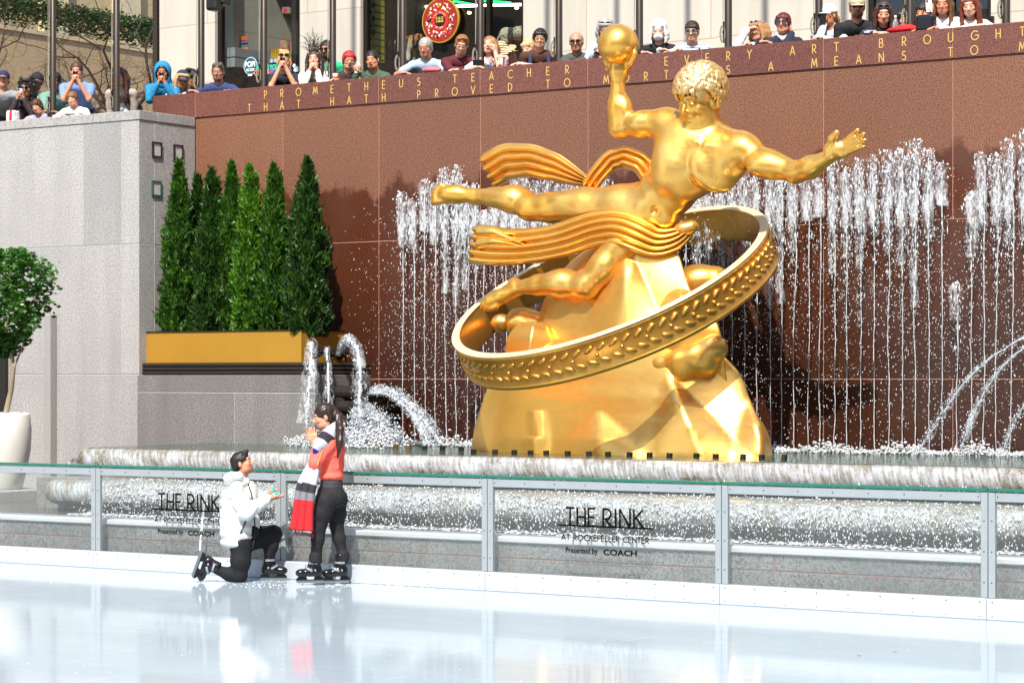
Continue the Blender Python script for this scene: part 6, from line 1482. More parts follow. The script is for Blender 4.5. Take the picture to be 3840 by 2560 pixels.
p = person(817, 272, YH, 'person in navy T-shirt and wire glasses leaning alone beside the pole with loudspeakers', yaw=-6, pitch=6, top='#2b3a66', hair=('quiff', '#57493f'), skin='#c68a6a', glasses=('clear',), look={'beard': '#8a6a58'}, arms=(('rest', -.35), ('rest', .2)), sleeve='long')
p = person(1066, 232, YH, 'person with messy blonde updo photographing in a black V-neck top', yaw=4, pitch=12, top='#1b1e28', sleeve='short', hair=('updo', '#c0935a'), skin='#d39a7c', glasses=('sun', 'up'), arms=ph(.0, -.06, .22), sex='f'); phone(p, 'dark phone held by the woman with the blonde updo', col='#2b2b2e')
p = person(1178, 224, YH, 'person in cream jacket with long dark hair blown upward, fists at the chin', yaw=-4, pitch=0, roll=-4, top='#e4dcd2', hair=('wind', '#2a1a15'), skin='#dca78c', mouth='smile', arms=(('h', -.055, .10, -.17, (.2, -.2, .9), (.8, .2, .2)), ('h', .055, .10, -.17, (-.2, -.2, .9), (-.8, .2, .2))), sex='f')
person(1223, 188, YH+.45, 'tall bearded person in sunglasses and bright green shirt partly behind a pole', yaw=-14, pitch=8, top='#2fa878', sleeve='short', hair=('short', '#1d1512'), skin='#b57c5c', glasses=('sun',), look={'beard': '#2c1d16'}, arms=('down', 'down'))
person(1309, 228, YH, 'laughing person with bright red hair, glasses and a brown V-neck top', yaw=10, pitch=6, top='#3b2420', hair=('bowl', '#a32222'), skin='#d49d7f', mouth='open', glasses=('clear',), arms=('rest', 'rest'), sex='f')
p = person(1396, 227, YH, 'laughing dark haired person in green turtleneck holding a phone low', yaw=-14, pitch=6, roll=-8, top='#3d5844', hair=('pony', '#241712'), skin='#c98f6c', mouth='open', arms=(('h', -.20, .18, -.20, (.1, -.3, .9), (.8, .3, 0)), ('h', -.14, .17, -.18, (-.5, -.2, .8), (-.8, .3, 0))), sex='f'); phone(p, 'patterned grey phone held by the laughing woman in green', c=p['H']+np.array((-.19, -.20, -.13)), col='#8d8680', tilt=-.3)
person(1595, 180, YH, 'grey haired person with moustache and glasses in a light blue polo shirt', yaw=-16, pitch=14, top='#9fb6cc', sleeve='short', hair=('short', '#9a958e'), skin='#c98e72', glasses=('clear',), look={'brow': '#8a8580', 'beard': None}, arms=(('rest', -.30), ('rest', .10)))
person(1731, 170, YH, 'smiling curly blond person in maroon sweater with arms folded on the wall', yaw=-2, pitch=24, roll=8, top='#56161f', hair=('quiff', '#8a5a30'), skin='#dba586', mouth='smile', glasses=('clear',), arms=(('rest', .06), ('rest', -.04)))
N = NT('floral'); vv2 = N.voro(N.coord(), 26); N.base(N.mix(N.math('LESS_THAN', vv2, .30), '#dfe6ef', '#2a4a8a')); N.rough(.8)
p = person(1836, 173, YH, 'shouting fair haired person in white top with blue flowers, hand by the mouth', yaw=-14, pitch=-10, roll=-4, topmat=N.m, sleeve='short', hair=('long', '#96653a'), skin='#deaa90', mouth='open', arms=(('rest', -.18), ('h', .075, .14, -.10, (-.25, -.1, 1), (-.8, .6, 0))), sex='f'); phone(p, 'black phone held sideways by the shouting woman', c=np.array((-.14, -.33, ZWT-ZST+.10)), land=True, col='#101014')
p = person(1884, 205, YH+.35, 'person turned away in a wide black and cream striped straw hat', yaw=-40, pitch=30, top='#2a2d3a', hair=('long', '#7a5230'), skin='#d6a083', arms=('down', 'down'), sex='f')
g = Geo(); B = p['B']; c = p['H']+B[2]*.07; rows = []
for (rr2, zz) in ((.0, .11), (.06, .105), (.092, .07), (.10, .01), (.15, -.005), (.20, -.02), (.205, -.03)): rows.append([c+B[0]*rr2*cos(a)+B[1]*rr2*1.05*sin(a)+B[2]*zz for a in np.linspace(0, 2*pi, 28, endpoint=False)])
g.grid(rows, closev=True); N = NT('striped_straw'); s_ = N.sep(N.coord()); N.base(N.mix(N.math('GREATER_THAN', N.math('SINE', N.math('MULTIPLY', s_[2], 190)), 0.1), '#d9c39a', '#2a2018')); N.rough(.8); loose(p, 'straw_hat', g, N.m)
p = person(1984, 184, YH+.1, 'fair blonde person in pink top laughing and pointing left with her arm', yaw=-32, pitch=14, roll=-6, top='#dcb8bb', hair=('bun', '#c9a878'), skin='#e0ad96', mouth='open', arms=(('h', -.30, .16, -.13, (-1, -.25, .25), (0, .3, -1)), 'rest'), sex='f')
p = person(2025, 146, YH+.05, 'black haired person with wire glasses in a brown sweater and navy backpack straps', yaw=-2, pitch=10, roll=3, top='#4a2a18', hair=('bowl', '#15110f'), skin='#d2a07c', glasses=('clear',), mouth='smile', arms=('down', 'down'))
g = Geo()
for q_ in (-1, 1): g.tube([p['Sm']+p['ex']*q_*.10+np.array((0, .05, .075)), p['Sm']+p['ex']*q_*.115+p['f']*.085+np.array((0, 0, .0)), p['Sm']+p['ex']*q_*.125+p['f']*.135-np.array((0, 0, .16)), p['Sm']+p['ex']*q_*.13+p['f']*.12-np.array((0, 0, .34))], .026, 8, flat=.5)
loose(p, 'backpack_strap', g, cloth('#1e2848'))
p = person(2161, 158, YH, 'grey haired older person in tinted glasses, olive jacket over a white shirt', yaw=-8, pitch=10, roll=-2, top='#4b4c46', hair=('thin', '#9b9690'), skin='#c68a6c', glasses=('sun',), look={'brow': '#77716a'}, arms=('rest', ('h', .30, .22, -.26, (.7, -.3, .5), (0, 1, .1))))
S = Sdf(); S.ell(p['Sm']-p['ax']*.15+p['f']*.07, (.075, .07, .14), None, .02); loose(p, 'undershirt', S.mesh(.012), stripes('#e8e6e2', '#3a4356', 7))
p = person(2270, 110, YH, 'grey haired person in pale blue shirt behind the golden raised hand holding a tablet', yaw=-4, pitch=24, top='#a9b6c8', hair=('bob', '#a09c98'), skin='#c9967a', glasses=('sun', 'up'), arms=(('h', -.14, .22, -.34, (.3, -.6, .3), (.3, .2, -1)), ('h', .06, .22, -.36, (-.3, -.6, .3), (-.3, .2, -1))), sex='f')
c = p['H']+np.array((-.05, -.28, -.33)); r_ = p['root']; wx = Vector((c[0]*CY-c[1]*SY, c[0]*SY+c[1]*CY, c[2]))+r_.location; tb = thing('tablet', 'black tablet held flat by the grey haired person behind the golden hand', 'tablet', wx, YAW); flip_fix(obj('case', Geo().bbox((-.10, -.005, -.065), (.10, .005, .065), .004), plain('#16171b', .3), tb)); obj('screen', Geo().box((-.09, .0052, -.056), (.09, .006, .056)), plain('#20262e', .1), tb); tb.rotation_euler = (-.7, 0, YAW)
person(2362, 162, YH+.1, 'person in dark green cap half hidden behind the golden arm', yaw=10, pitch=12, top='#b8c0c8', hair=('short', '#6a5a48'), skin='#c98a6a', cap=('#24332c', '#cfd3d0'), arms=('rest', 'rest'))
N = NT('face_mask'); 
p = person(2470, 118, YH, 'person in white knitted hat and white face mask with a black shirt', yaw=-10, pitch=12, top='#17161a', hair=('bob', '#e2ded8'), skin='#d9a68e', beanie='#e9e7e4', arms=(('rest', -.22), ('rest', .14)), sex='f')
S = Sdf(); B = p['B']; R = rotm(*B); S.ell(p['H']+B[1]*.048-B[2]*.060, (.062, .070, .058), R, .01); S.cap(p['H']+B[1]*.1-B[2]*.03, p['H']+B[1]*.122-B[2]*.05, .012, .012, .03); loose(p, 'face_mask', S.mesh(.008), cloth('#e3e3e6'))
p = person(2595, 120, YH, 'smiling dark haired person in round mirrored sunglasses and striped blue top', yaw=-12, pitch=10, topmat=stripes('#dfe3ea', '#7f93b8', 24), hair=('bun', '#2f1d16'), skin='#dba283', mouth='smile', glasses=('round', '', '#b8946a'), arms=(('rest', -.42), ('rest', -.15)), sex='f')
g = Geo(); g.tube([p['Sm']+p['ex']*.09+np.array((0, .05, .075)), p['Sm']+p['ex']*.09+p['f']*.09, p['Sm']+p['ex']*.02+p['f']*.15-np.array((0, 0, .2))], .014, 6); loose(p, 'strap', g, cloth('#15151a'))
person(2844, 118, YH, 'person with blond bob in white sweatshirt shading her eyes at blue sunglasses', yaw=-48, pitch=4, top='#e3e5ec', hair=('bob', '#a87d52'), skin='#d39c80', glasses=('round', 'up', '#2c5f9c'), arms=(('h', -.13, .06, .02, (.85, -.2, .3), (.1, .2, -1)), 'rest'), sex='f')
p = person(2937, 89, YH, 'person with short auburn hair, tinted glasses and navy jacket, hand on cheek', yaw=-20, pitch=2, top='#1c2138', hair=('pixie', '#5a231a'), skin='#cf967a', glasses=('round', '', '#7a3020'), arms=(('rest', -.30), ('h', .10, .02, -.12, (-.2, .1, 1), (-1, 0, 0))), sex='f')
S = Sdf(); S.chain([p['neckb']-p['ex']*.07+p['f']*.04, p['neckb']+p['f']*.085-np.array((0, 0, .06)), p['neckb']+p['ex']*.07+p['f']*.04], [.022, .026, .022], .02); loose(p, 'collar', S.mesh(.01), cloth('#b9bcc4'))
p = person(3106, 60, YH, 'person in white cap phoning in a pale T-shirt printed 2022 with navy straps', yaw=-42, pitch=2, top='#d6dfea', hair=('pony', '#8a6440'), skin='#c9885f', cap=('#e8e9ee',), arms=(('h', -.055, .05, -.10, (.1, -.2, 1), (.9, 0, 0)), 'rest'), sex='f'); phone(p, 'dark phone at the lips of the woman in the white cap', c=p['H']+np.array((-.085, -.13, -.06)), col='#1d1d22', tilt=.4)
g = Geo(); c0 = p['Sm']-p['ax']*.10; put_text(g, "2022", -.075, 0, .042, .005, lambda a, b: c0+np.array((a-.01, -.155-.02, b-.07)), width=.16); loose(p, 'shirt_print', g, plain('#1c1c24', .7), False)
g = Geo()
for q_ in (-1, 1): g.tube([p['Sm']+p['ex']*q_*.10+np.array((0, .05, .07)), p['Sm']+p['ex']*q_*.11+p['f']*.085, p['Sm']+p['ex']*q_*.12+p['f']*.13-np.array((0, 0, .20))], .024, 8, flat=.5)
loose(p, 'backpack_strap', g, cloth('#243056'))
p = person(3214, 28, YH, 'bearded person in beige cap and blue wrap sunglasses, black printed T-shirt', yaw=-4, pitch=6, s=1.06, top='#17171a', sleeve='short', hair=('short', '#5a4030'), skin='#c88a68', glasses=('sun',), cap=('#b7ad90',), look={'beard': '#5a3c28'}, arms=('down', ('rest', .1)))
g = Geo(); c0 = p['Sm']-p['ax']*.13; put_text(g, "WE MAKE THE MACHINE", 0, 0, .022, .003, lambda a, b: c0+np.array((a-.085, -.150, b-.01)), width=.17); loose(p, 'shirt_print', g, plain('#b8b8b8', .7), False)
g = Geo(); rs4 = np.random.RandomState(2)
for k in range(14): g.disc(c0+np.array((rs4.uniform(-.07, .07), -.152-.0006*k, -.05-rs4.uniform(0, .09))), (rs4.uniform(.012, .03), rs4.uniform(.008, .02)), 9)
loose(p, 'shirt_print', g, plain('#a8402a', .7, 0, .5, 30), False)
p = person(3313, 50, YH, 'person with long straight brown hair, black turtleneck, sunglasses up on the head', yaw=-6, pitch=20, top='#16161a', hair=('longpart', '#4a2c1c'), skin='#dba68a', glasses=('sun', 'up', '#3a4a68'), arms=(('rest', -.16), ('rest', 0)), sex='f')
c = np.array((-.20, -.30, ZWT-ZST+.06)); phone(p, 'pale lilac phone held flat over the wall by the girl in black turtleneck', c=c, col='#9a98b0', land=True, tilt=-1.0)
person(3394, 74, YH+.35, 'pale dark haired person peering between the turtleneck girl and a pole', yaw=-8, pitch=10, top='#23252c', hair=('longpart', '#2a1c16'), skin='#dcae98', arms=('down', 'down'), sex='f')
person(3462, 52, YH+.15, 'dark haired person in white top behind the raised phone, looking left', yaw=-32, pitch=8, top='#dfe2ea', hair=('bun', '#2a1a14'), skin='#d09878', arms=('rest', 'rest'), sex='f')
p = person(3535, 14, YH, 'long haired person in white shirt holding out a phone at her left', yaw=-16, pitch=16, top='#e6e8ee', hair=('longpart', '#6a4328'), skin='#cf9272', mouth='smile', arms=(('h', -.18, .20, -.16, (-.3, -.2, 1), (.6, .4, 0)), 'rest'), sex='f'); phone(p, 'pale pink phone held up by the woman in the white shirt', c=p['H']+np.array((-.20, -.24, -.07)), col='#d8c0b8', tilt=-.3)
p = person(3635, 22, YH, 'smiling person with long auburn hair in yellow top and white cardigan', yaw=-16, pitch=18, roll=-6, top='#e8ddd4', hair=('long', '#6a2f1c'), skin='#e4b39a', mouth='smile', arms=(('rest', .0), ('rest', .12)), sex='f')
S = Sdf(); S.ell(p['Sm']-p['ax']*.05+p['f']*.06, (.07, .06, .12), None, .02); loose(p, 'yellow_top', S.mesh(.012), cloth('#cdb23c'))
# things lying on the parapet
def on_wall(px, Y=YW+.12): x = Xat(px, Y); return (x, Y, ZWT)
t = thing('paper_cup', 'white paper cup with orange sleeve on the red wall', 'cup', on_wall(1258)); g = Geo(); g.lathe([(0, 0.001), (.028, .001), (.038, .10), (0, .10)], n=20); flip_fix(obj('cup', g, plain('#e9e4de', .6), t, smooth=False)); g = Geo(); g.lathe([(.030, .01), (.0372, .07), (.0372, .071), (.029, .01)], n=20); flip_fix(obj('sleeve', g, plain('#c25a22', .7), t)); g = Geo(); g.lathe([(0, .112), (.034, .112), (.040, .104), (.040, .098), (0, .0985)], n=20); flip_fix(obj('lid', g, plain('#efefef', .4), t))
S = Sdf().ell((0, 0, .03), (.19, .09, .04), None, .02).ell((.05, 0, .05), (.11, .07, .035), None, .02); V, Q = S.mesh(.012, lambda V, N: V+N*(wob(V, 30, 3)*.008)[:, None]); V[:, 2] -= V[:, 2].min()-.001; o = obj('red_bag', (V, Q), cloth('#c81f26'), smooth=True); o.location = on_wall(3382); o.rotation_euler.z = 0; tag(o, 'bright red cloth bag lying flat on the wall under a water bottle', 'bag')
V, Q = Sdf().ell((0, 0, .03), (.15, .09, .045), None, .02).mesh(.012, lambda V, N: V+N*(wob(V, 26, 5)*.008)[:, None]); V[:, 2] -= V[:, 2].min()-.001; o = obj('pink_scarf', (V, Q), cloth('#c96a72'), smooth=True); o.location = on_wall(1618); tag(o, 'folded pink scarf on the wall by the man in the light blue polo', 'scarf')
t = thing('water_bottle', 'clear plastic water bottle standing behind the red bag', 'bottle', on_wall(3358, YW+.24)); N = NT('clear_plastic'); N.base((.8, .86, .9)); N.rough(.08); N.p.inputs['Transmission Weight'].default_value = .8
g = Geo(); g.lathe([(0, .001), (.033, .001), (.035, .02), (.033, .06), (.035, .10), (.034, .15), (.018, .19), (.013, .20), (.013, .215), (0, .215)], n=20); flip_fix(obj('bottle', g, N.m, t, smooth=True)); g = Geo(); g.lathe([(0, .236), (.015, .236), (.015, .214), (0, .2155)], n=16); flip_fix(obj('cap', g, plain('#e6e6e6', .4), t))
t = thing('quilted_bag', 'black quilted leather bag with metal buckle standing on the wall', 'bag', on_wall(3474, YW+.14)); S = Sdf().box((0, 0, .11), (.075, .03, .06), None, .035, .02); V, Q = S.mesh(.009, lambda V, N: V+N*(np.abs(np.sin((V[:, 0]+V[:, 2])*75))*.5+np.abs(np.sin((V[:, 0]-V[:, 2])*75))*.5-.5)[:, None]*.006); V[:, 2] -= V[:, 2].min()-.001; obj('body', (V, Q), plain('#141316', .3), t, smooth=True); g = Geo(); g.tube([(-.07, 0, .17), (-.03, 0, .25), (.04, 0, .25), (.08, 0, .16)], .006, 6); obj('handle', g, plain('#1c1a1a', .4), t)
V, Q = Sdf().box((0, 0, .08), (.05, .04, .06), None, .03, .02).mesh(.01, lambda V, N: V+N*(wob(V, 30, 6)*.006)[:, None]); o = obj('shopping_bag', (V, Q), stripes('#d8d8da', '#c8202c', 9, 'X'), smooth=True); o.location = (Xat(48, YG+.2), YG+.2, ZGT); tag(o, 'red and white plastic bag on the grey wall below the curly haired woman', 'bag')
# ================================================================== THE COUPLE ON THE ICE
def figure_frame(px, t0):
    r = Wd(px, 2180, t0); r.z = 0.0; L = loc_fn(r); return r, (lambda x, y, dd=0.0: L(x, y, t0+dd))
M_boot = plain('#141417', .22, 0, .2, 20, name='boot_plastic'); M_steel = plain('#b9c2c8', .2, .9, .1); M_buck = plain('#a8abb0', .35, .5, .1); M_hold = plain('#101012', .35)
def skate(parent, O, fw, up, cuff=.19, lab=None):
    fw = nrm(fw); up = nrm(np.array(up)-np.dot(up, fw)*fw); sd = np.cross(fw, up); O = np.array(O, float); R = rotm(fw, sd, up)
    P = lambda x, y, z: O+fw*x*.92+sd*y+up*z
    S = Sdf(); S.chain([P(-.075, 0, .105), P(.0, 0, .105), P(.095, 0, .092)], [.046, .045, .036], .03); S.cap(P(-.055, 0, .12), P(-.045, 0, .10+cuff*.85), .050, .054, .03); S.ell(P(.10, 0, .098), (.05, .042, .036), R, .02)
    S.box(P(0, 0, .0), (.3, .2, .062), R, .002, .006, True); S.cap(P(-.045, 0, .10+cuff*.9), P(-.045, 0, .3+cuff), .043, .045, .005, True); S.cap(P(.02, 0, .155), P(-.01, 0, .26), .012, .010, .02)
    bt = obj('ice_skate', S.mesh(.0065), M_boot, parent, smooth=True)
    g = Geo()
    def pr(poly, w, gg):
        n = len(poly); gg.add([P(x, -w, z) for x, z in poly]+[P(x, w, z) for x, z in poly], [tuple(range(n)), tuple(range(2*n-1, n-1, -1))]+[(i, i+n, (i+1) % n+n, (i+1) % n) for i in range(n)])
    pr([(-.135, .050), (-.14, .028), (.145, .028), (.15, .036), (.135, .052), (.115, .066), (.045, .066), (.03, .036), (-.035, .036), (-.05, .066), (-.115, .066)], .012, g)
    flip_fix(obj('blade_holder', g, M_hold, bt)); g = Geo(); pr([(-.14, .028), (-.125, .001), (.125, .001), (.145, .012), (.145, .028)], .0030, g); flip_fix(obj('blade', g, M_steel, bt))
    for (x, z, an) in ((.045, .135, .5), (-.02, .20+.3*(cuff-.19), .15)):
        g = Geo(); dv = fw*cos(an)*0+sd; rows = []; c = P(x-.01, 0, z-.012); nx = nrm(fw*sin(1.2-an)+up*cos(1.2-an)) 
        tt = nrm(fw*sin(an)*-1+up*cos(an)) if False else nrm(fw*-.5+up*.85) if z < .17 else up
        nn = nrm(np.cross(sd, tt)); nn = nn if np.dot(nn, fw) > 0 else -nn; rad = .052 if z < .17 else .060; cc = P(x-.045, 0, z-.01) if z < .17 else P(-.05, 0, z)
        for a in np.linspace(-1.9, 1.9, 20): o_ = cc+nn*rad*cos(a)*1.02+sd*rad*sin(a)*1.0; rows.append([o_-tt*.010, o_+tt*.010, o_+tt*.010+(o_-cc)*.06, o_-tt*.010+(o_-cc)*.06])
        g.grid(rows, closev=True); flip_fix(obj('buckle_strap', g, M_buck, bt))
    g = Geo()
    for q_ in (-1, 1): g.ball(P(-.045, q_*.051, .125), .011, 8, 6)
    obj('rivet', g, M_buck, bt, smooth=True); return bt
# ------------------------------------------------ kneeling man
r0, m = figure_frame(900, 23.30)
man = thing('person', 'kneeling person in white puffer coat and black trousers holding out a ring box', 'person', r0, YAW)
B = basis(radians(80), radians(-14), 0); Hm = m(910, 1737, .02)
lk = dict(skin='#c98f70', hairc='#17110f', lip='#b5705f', beard=tuple(a*b for a, b in zip(hx('#c98f70'), (.62, .55, .52))))
S = Sdf(); head_prims(S, Hm, B, .95, look=lk, mouth='closed', neck=False)
S.cap(m(915, 1760, .02), m(898, 1805, .02), .050, .056, .02); S.cap(m(898, 1805, .02), m(890, 1850, .0), .058, .09, .03)
S.chain([m(890, 1850, 0), m(893, 1960, 0), m(898, 2030, 0)], [.10, .10, .10], .03)
S.chain([m(882, 1850, -.17), m(925, 1922, -.22), m(1008, 1868, -.20)], [.04, .035, .025], .02); S.chain([m(905, 1850, .17), m(955, 1915, .20), m(1000, 1856, .02)], [.04, .035, .025], .02)
S.chain([m(898, 2040, -.08), m(900, 2155, -.10), m(815, 2132, -.08)], [.06, .05, .035], .02); S.chain([m(905, 2035, .08), m(1028, 1995, .12), m(1012, 2090, .12)], [.06, .05, .035], .02)
hand_prims(S, m(1008, 1866, -.20), (1, .35, -.02), (0, .15, 1), 1, .98, curls=(.30, .32, .36, .42), thumb=.8)
hand_prims(S, m(1000, 1854, .02), (.75, -.35, .65), (.6, .1, -.7), -1, .98, curls=(.7, .65, .65, .6), thumb=.5)
V, Q = S.mesh(.0058); obj('body', (V, Q), vcol(.48), man, smooth=True, col=S.colors(V, '#c98f70'))
C = Hm; hair_obj('quiff', Hm, B, .92, '#120d0b', 3, man, vox=.0065)
# coat
S = Sdf(); ax = nrm(m(890, 1840)-m(892, 2050))
Rm = np.eye(3); S.ell(m(888, 1868, 0), (.150, .225, .12), None, .06); S.ell(m(889, 1925, 0), (.160, .205, .20), None, .06); S.ell(m(891, 1990, 0), (.163, .195, .19), None, .06); S.ell(m(889, 2035, 0), (.158, .19, .06), rotm(nrm((1, 0, -.14)), (0, 1, 0), nrm((.14, 0, 1))), .03)
S.chain([m(884, 1850, -.17), m(925, 1920, -.235), m(1000, 1872, -.205)], [.085, .075, .052], .03); S.chain([m(905, 1850, .17), m(957, 1912, .20), m(992, 1862, .05)], [.085, .075, .052], .03)
S.ell(m(893, 1812, .0), (.085, .13, .055), None, .04)
S.cap(m(905, 1800, .02), m(930, 1740, .02), .058, .075, .01, True)
S.cap(m(945, 1815, .0), m(975, 2080, .0), .030, .055, .02, True)
def puff(V, N):
    z = V[:, 2]; x = V[:, 0]; w1 = np.abs(np.sin((z+x*.12)*pi/.098)); far = V[:, 0]-m(935, 0)[0]
    return V+N*((w1**.6-.5)*.014*(far < .02)+(np.abs(np.sin((x-z*.6)*pi/.075))**.6-.5)*.009*(far >= .02)+wob(V, 20, 5)*.006+wob(V, 50, 6)*.0025)[:, None]
V, Q = S.mesh(.0085, puff); M_coat = plain('#d9dad8', .55, 0, .05, 6, .25, 40, 'coat_fabric'); ct = obj('coat', (V, Q), M_coat, man, smooth=True)
S = Sdf(); S.ell(m(866, 1795, .01), (.070, .135, .065), rotm(nrm((1, 0, -.35)), (0, 1, 0), nrm((.35, 0, 1))), .04); S.chain([m(868, 1785, -.11), m(895, 1782, -.10), m(925, 1806, -.05), m(930, 1822, 0)], [.045, .035, .024, .018], .03); S.chain([m(868, 1785, .13), m(895, 1782, .12), m(925, 1806, .07)], [.045, .035, .024], .03)
S.ell(m(893, 1770, .02), (.07, .085, .055), None, .02, True)
obj('hood', S.mesh(.0075, lambda V, N: V+N*(wob(V, 28, 7)*.005)[:, None]), M_coat, ct, smooth=True)
g = Geo(); S = Sdf(); S.ell(m(888, 1783, .02), (.062, .088, .035), None, .01); S.cap(m(905, 1790, .02), m(925, 1755, .02), .052, .06, .01, True); obj('hood_lining', S.mesh(.007), cloth('#17171c'), ct, smooth=True)
def surf_tube(pts, r, mat, nm, par, n=6): g = Geo(); g.tube(pts, r, n); obj(nm, g, mat, par, smooth=True)
M_zip = plain('#16161a', .4)
surf_tube([m(930, 1812, -.11), m(943, 1850, -.135), m(948, 1900, -.12), m(955, 1950, -.10), m(957, 2000, -.10), m(948, 2056, -.13)], .006, M_zip, 'zip', ct)
surf_tube([m(946, 1810, .02), m(962, 1850, .02), m(972, 1900, .02), m(990, 1952, .02)], .006, M_zip, 'zip', ct)
surf_tube([m(927, 1942, -.16), m(915, 1970, -.185), m(901, 2000, -.19)], .007, M_zip, 'pocket_zip', ct)
S = Sdf(); S.ell(m(940, 1880, .0), (.07, .10, .20), None, .03); S.ell(m(948, 1960, .01), (.07, .10, .12), None, .03); S.cap(m(915, 1800, .02), m(928, 1770, .02), .05, .05, .01, True); obj('shirt', S.mesh(.01), cloth('#dcdcd6'), man, smooth=True)
S = Sdf(); S.ell(m(952, 1985, .02), (.055, .12, .10), None, .02); obj('undershirt', S.mesh(.01), cloth('#131318'), man, smooth=True)
# trousers
def creases(V, N): return V+N*(wob(V, 18, 9)*.0035+wob(V, 60, 3)*.0018)[:, None]
S = Sdf(); S.ell(m(905, 2030, 0), (.13, .17, .12), None, .05)
S.chain([m(905, 2045, -.08), m(903, 2105, -.10), m(900, 2156, -.10)], [.105, .092, .066], .04); S.chain([m(898, 2158, -.10), m(860, 2152, -.09), m(812, 2134, -.08)], [.066, .060, .047], .04)
S.chain([m(915, 2030, .08), m(970, 2012, .11), m(1024, 1998, .12)], [.115, .100, .080], .04); S.chain([m(1026, 2002, .12), m(1018, 2040, .12), m(1010, 2078, .12)], [.078, .066, .056], .04)
obj('trousers', S.mesh(.0085, creases), cloth('#0a0b10'), man, smooth=True)
skate(man, m(1024, 2177, .12)+np.array((0, 0, .004)), (1, 0, 0), (0, 0, 1), .19)
o = m(733, 2112, -.08); skate(man, o, (-.34, 0, -.94), (.94, -.05, -.30), .13)
# ring box
bp = m(1041, 1848, -.10); wx = Vector((bp[0]*CY-bp[1]*SY, bp[0]*SY+bp[1]*CY, bp[2]))+r0
rb = thing('ring_box', 'open turquoise ring box in the kneeling man\'s hands', 'ring box', wx, YAW); M_turq = plain('#3fb8ad', .5)
g = Geo(); g.bbox((-.028, -.026, -.012), (.028, .026, .014), .004); flip_fix(obj('base', g, M_turq, rb)); g = Geo(); g.box((-.022, -.02, .0142), (.022, .02, .0155)); obj('cushion', g, plain('#101014', .8), rb)
g = Geo(); g.bbox((-.052, -.026, .012), (-.030, .026, .062), .004); flip_fix(obj('lid', g, M_turq, rb)); g = Geo(); g.tube([(.009*cos(a), 0, .024+.009*sin(a)) for a in np.linspace(0, 2*pi, 14)], .0015, 5); g.ball((0, 0, .035), .0035, 6, 5); obj('ring', g, M_steel, rb)
# ------------------------------------------------ standing woman
r1, w_ = figure_frame(1230, 22.95)
wo = thing('person', 'standing person with long ponytail in coral jacket, scarf and dark leggings', 'person', r1, YAW)
B = basis(radians(-80), radians(16), 0); Hw = w_(1216, 1562, 0)
lk = dict(skin='#cf9878', hairc='#2a1812', lip='#b8655c'); S = Sdf(); head_prims(S, Hw, B, .98, look=lk, mouth='smile', neck=False)
S.cap(w_(1220, 1580, 0), w_(1238, 1625, .01), .044, .048, .02); S.cap(w_(1238, 1625, .01), w_(1245, 1665, 0), .05, .08, .03); S.chain([w_(1245, 1665, 0), w_(1245, 1760, 0), w_(1240, 1850, 0)], [.09, .085, .10], .03)
S.chain([w_(1230, 1672, -.15), w_(1178, 1742, -.17), w_(1180, 1660, -.06)], [.036, .033, .023], .02); S.chain([w_(1248, 1668, .15), w_(1190, 1735, .17), w_(1178, 1655, .03)], [.036, .033, .023], .02)
S.chain([w_(1218, 1880, -.06), w_(1196, 1970, -.08), w_(1184, 2095, -.08)], [.07, .045, .035], .02); S.chain([w_(1262, 1880, .08), w_(1262, 1965, .08), w_(1284, 2090, .06)], [.07, .045, .035], .02)
hand_prims(S, w_(1181, 1660, -.06), (-.15, -.02, 1), (.2, 1, .05), 1, .92, curls=(.12, .10, .16, .22), spread=.16, thumb=.3)
hand_prims(S, w_(1177, 1656, .03), (-.32, .05, 1), (.2, -1, .05), -1, .92, curls=(.10, .10, .14, .18), spread=.16, thumb=.3)
V, Q = S.mesh(.0058); obj('body', (V, Q), vcol(.48), wo, smooth=True, col=S.colors(V, '#cf9878'))
# hair with ponytail
ex, f, up = B; R = rotm(ex, f, up); P = lambda a, b, c: Hw+.98*(a*ex+b*f+c*up); S = Sdf(); S.ell(P(0, -.022, .036), np.array((.084, .106, .092)), R, .02); S.ell(P(0, -.05, -.01), (.08, .07, .07), R, .02)
S.ell(P(0, .118, -.040), (.062, .082, .086), R, .006, True); S.ell(P(-.085, .0, -.018), (.022, .022, .032), R, .004, True); S.ell(P(.085, .0, -.018), (.022, .022, .032), R, .004, True)
S.chain([w_(1244, 1536, 0), w_(1256, 1537, 0)], [.028, .022], .02); S.chain([w_(1256, 1537, 0), w_(1269, 1560, -.05), w_(1275, 1610, -.13), w_(1274, 1655, -.17), w_(1266, 1718, -.18)], [.022, .034, .038, .034, .008], .02)
def strands(V, N): a = np.arctan2(V[:, 0]-w_(1266, 0)[0], V[:, 1]+.03); L = (V-Hw)@R; a2 = np.arctan2(L[:, 0], L[:, 2]); pon = V[:, 0] > w_(1256, 0)[0]; return V+N*(np.where(pon, np.sin(a*14)*.003, np.sin(a2*30)*.0015)+wob(V, 40, 3)*.002)[:, None]
obj('hair', S.mesh(.0065, strands), plain('#2b1912', .38, 0, .5, 30, .3, 120), wo, smooth=True)
g = Geo(); g.tube([w_(1254, 1537, 0)+.028*np.array((0.25*cos(a), cos(a), sin(a))) for a in np.linspace(0, 2*pi, 16)], .008, 6, cap=False); obj('hair_tie', g, plain('#2438b8', .6), wo, smooth=True)
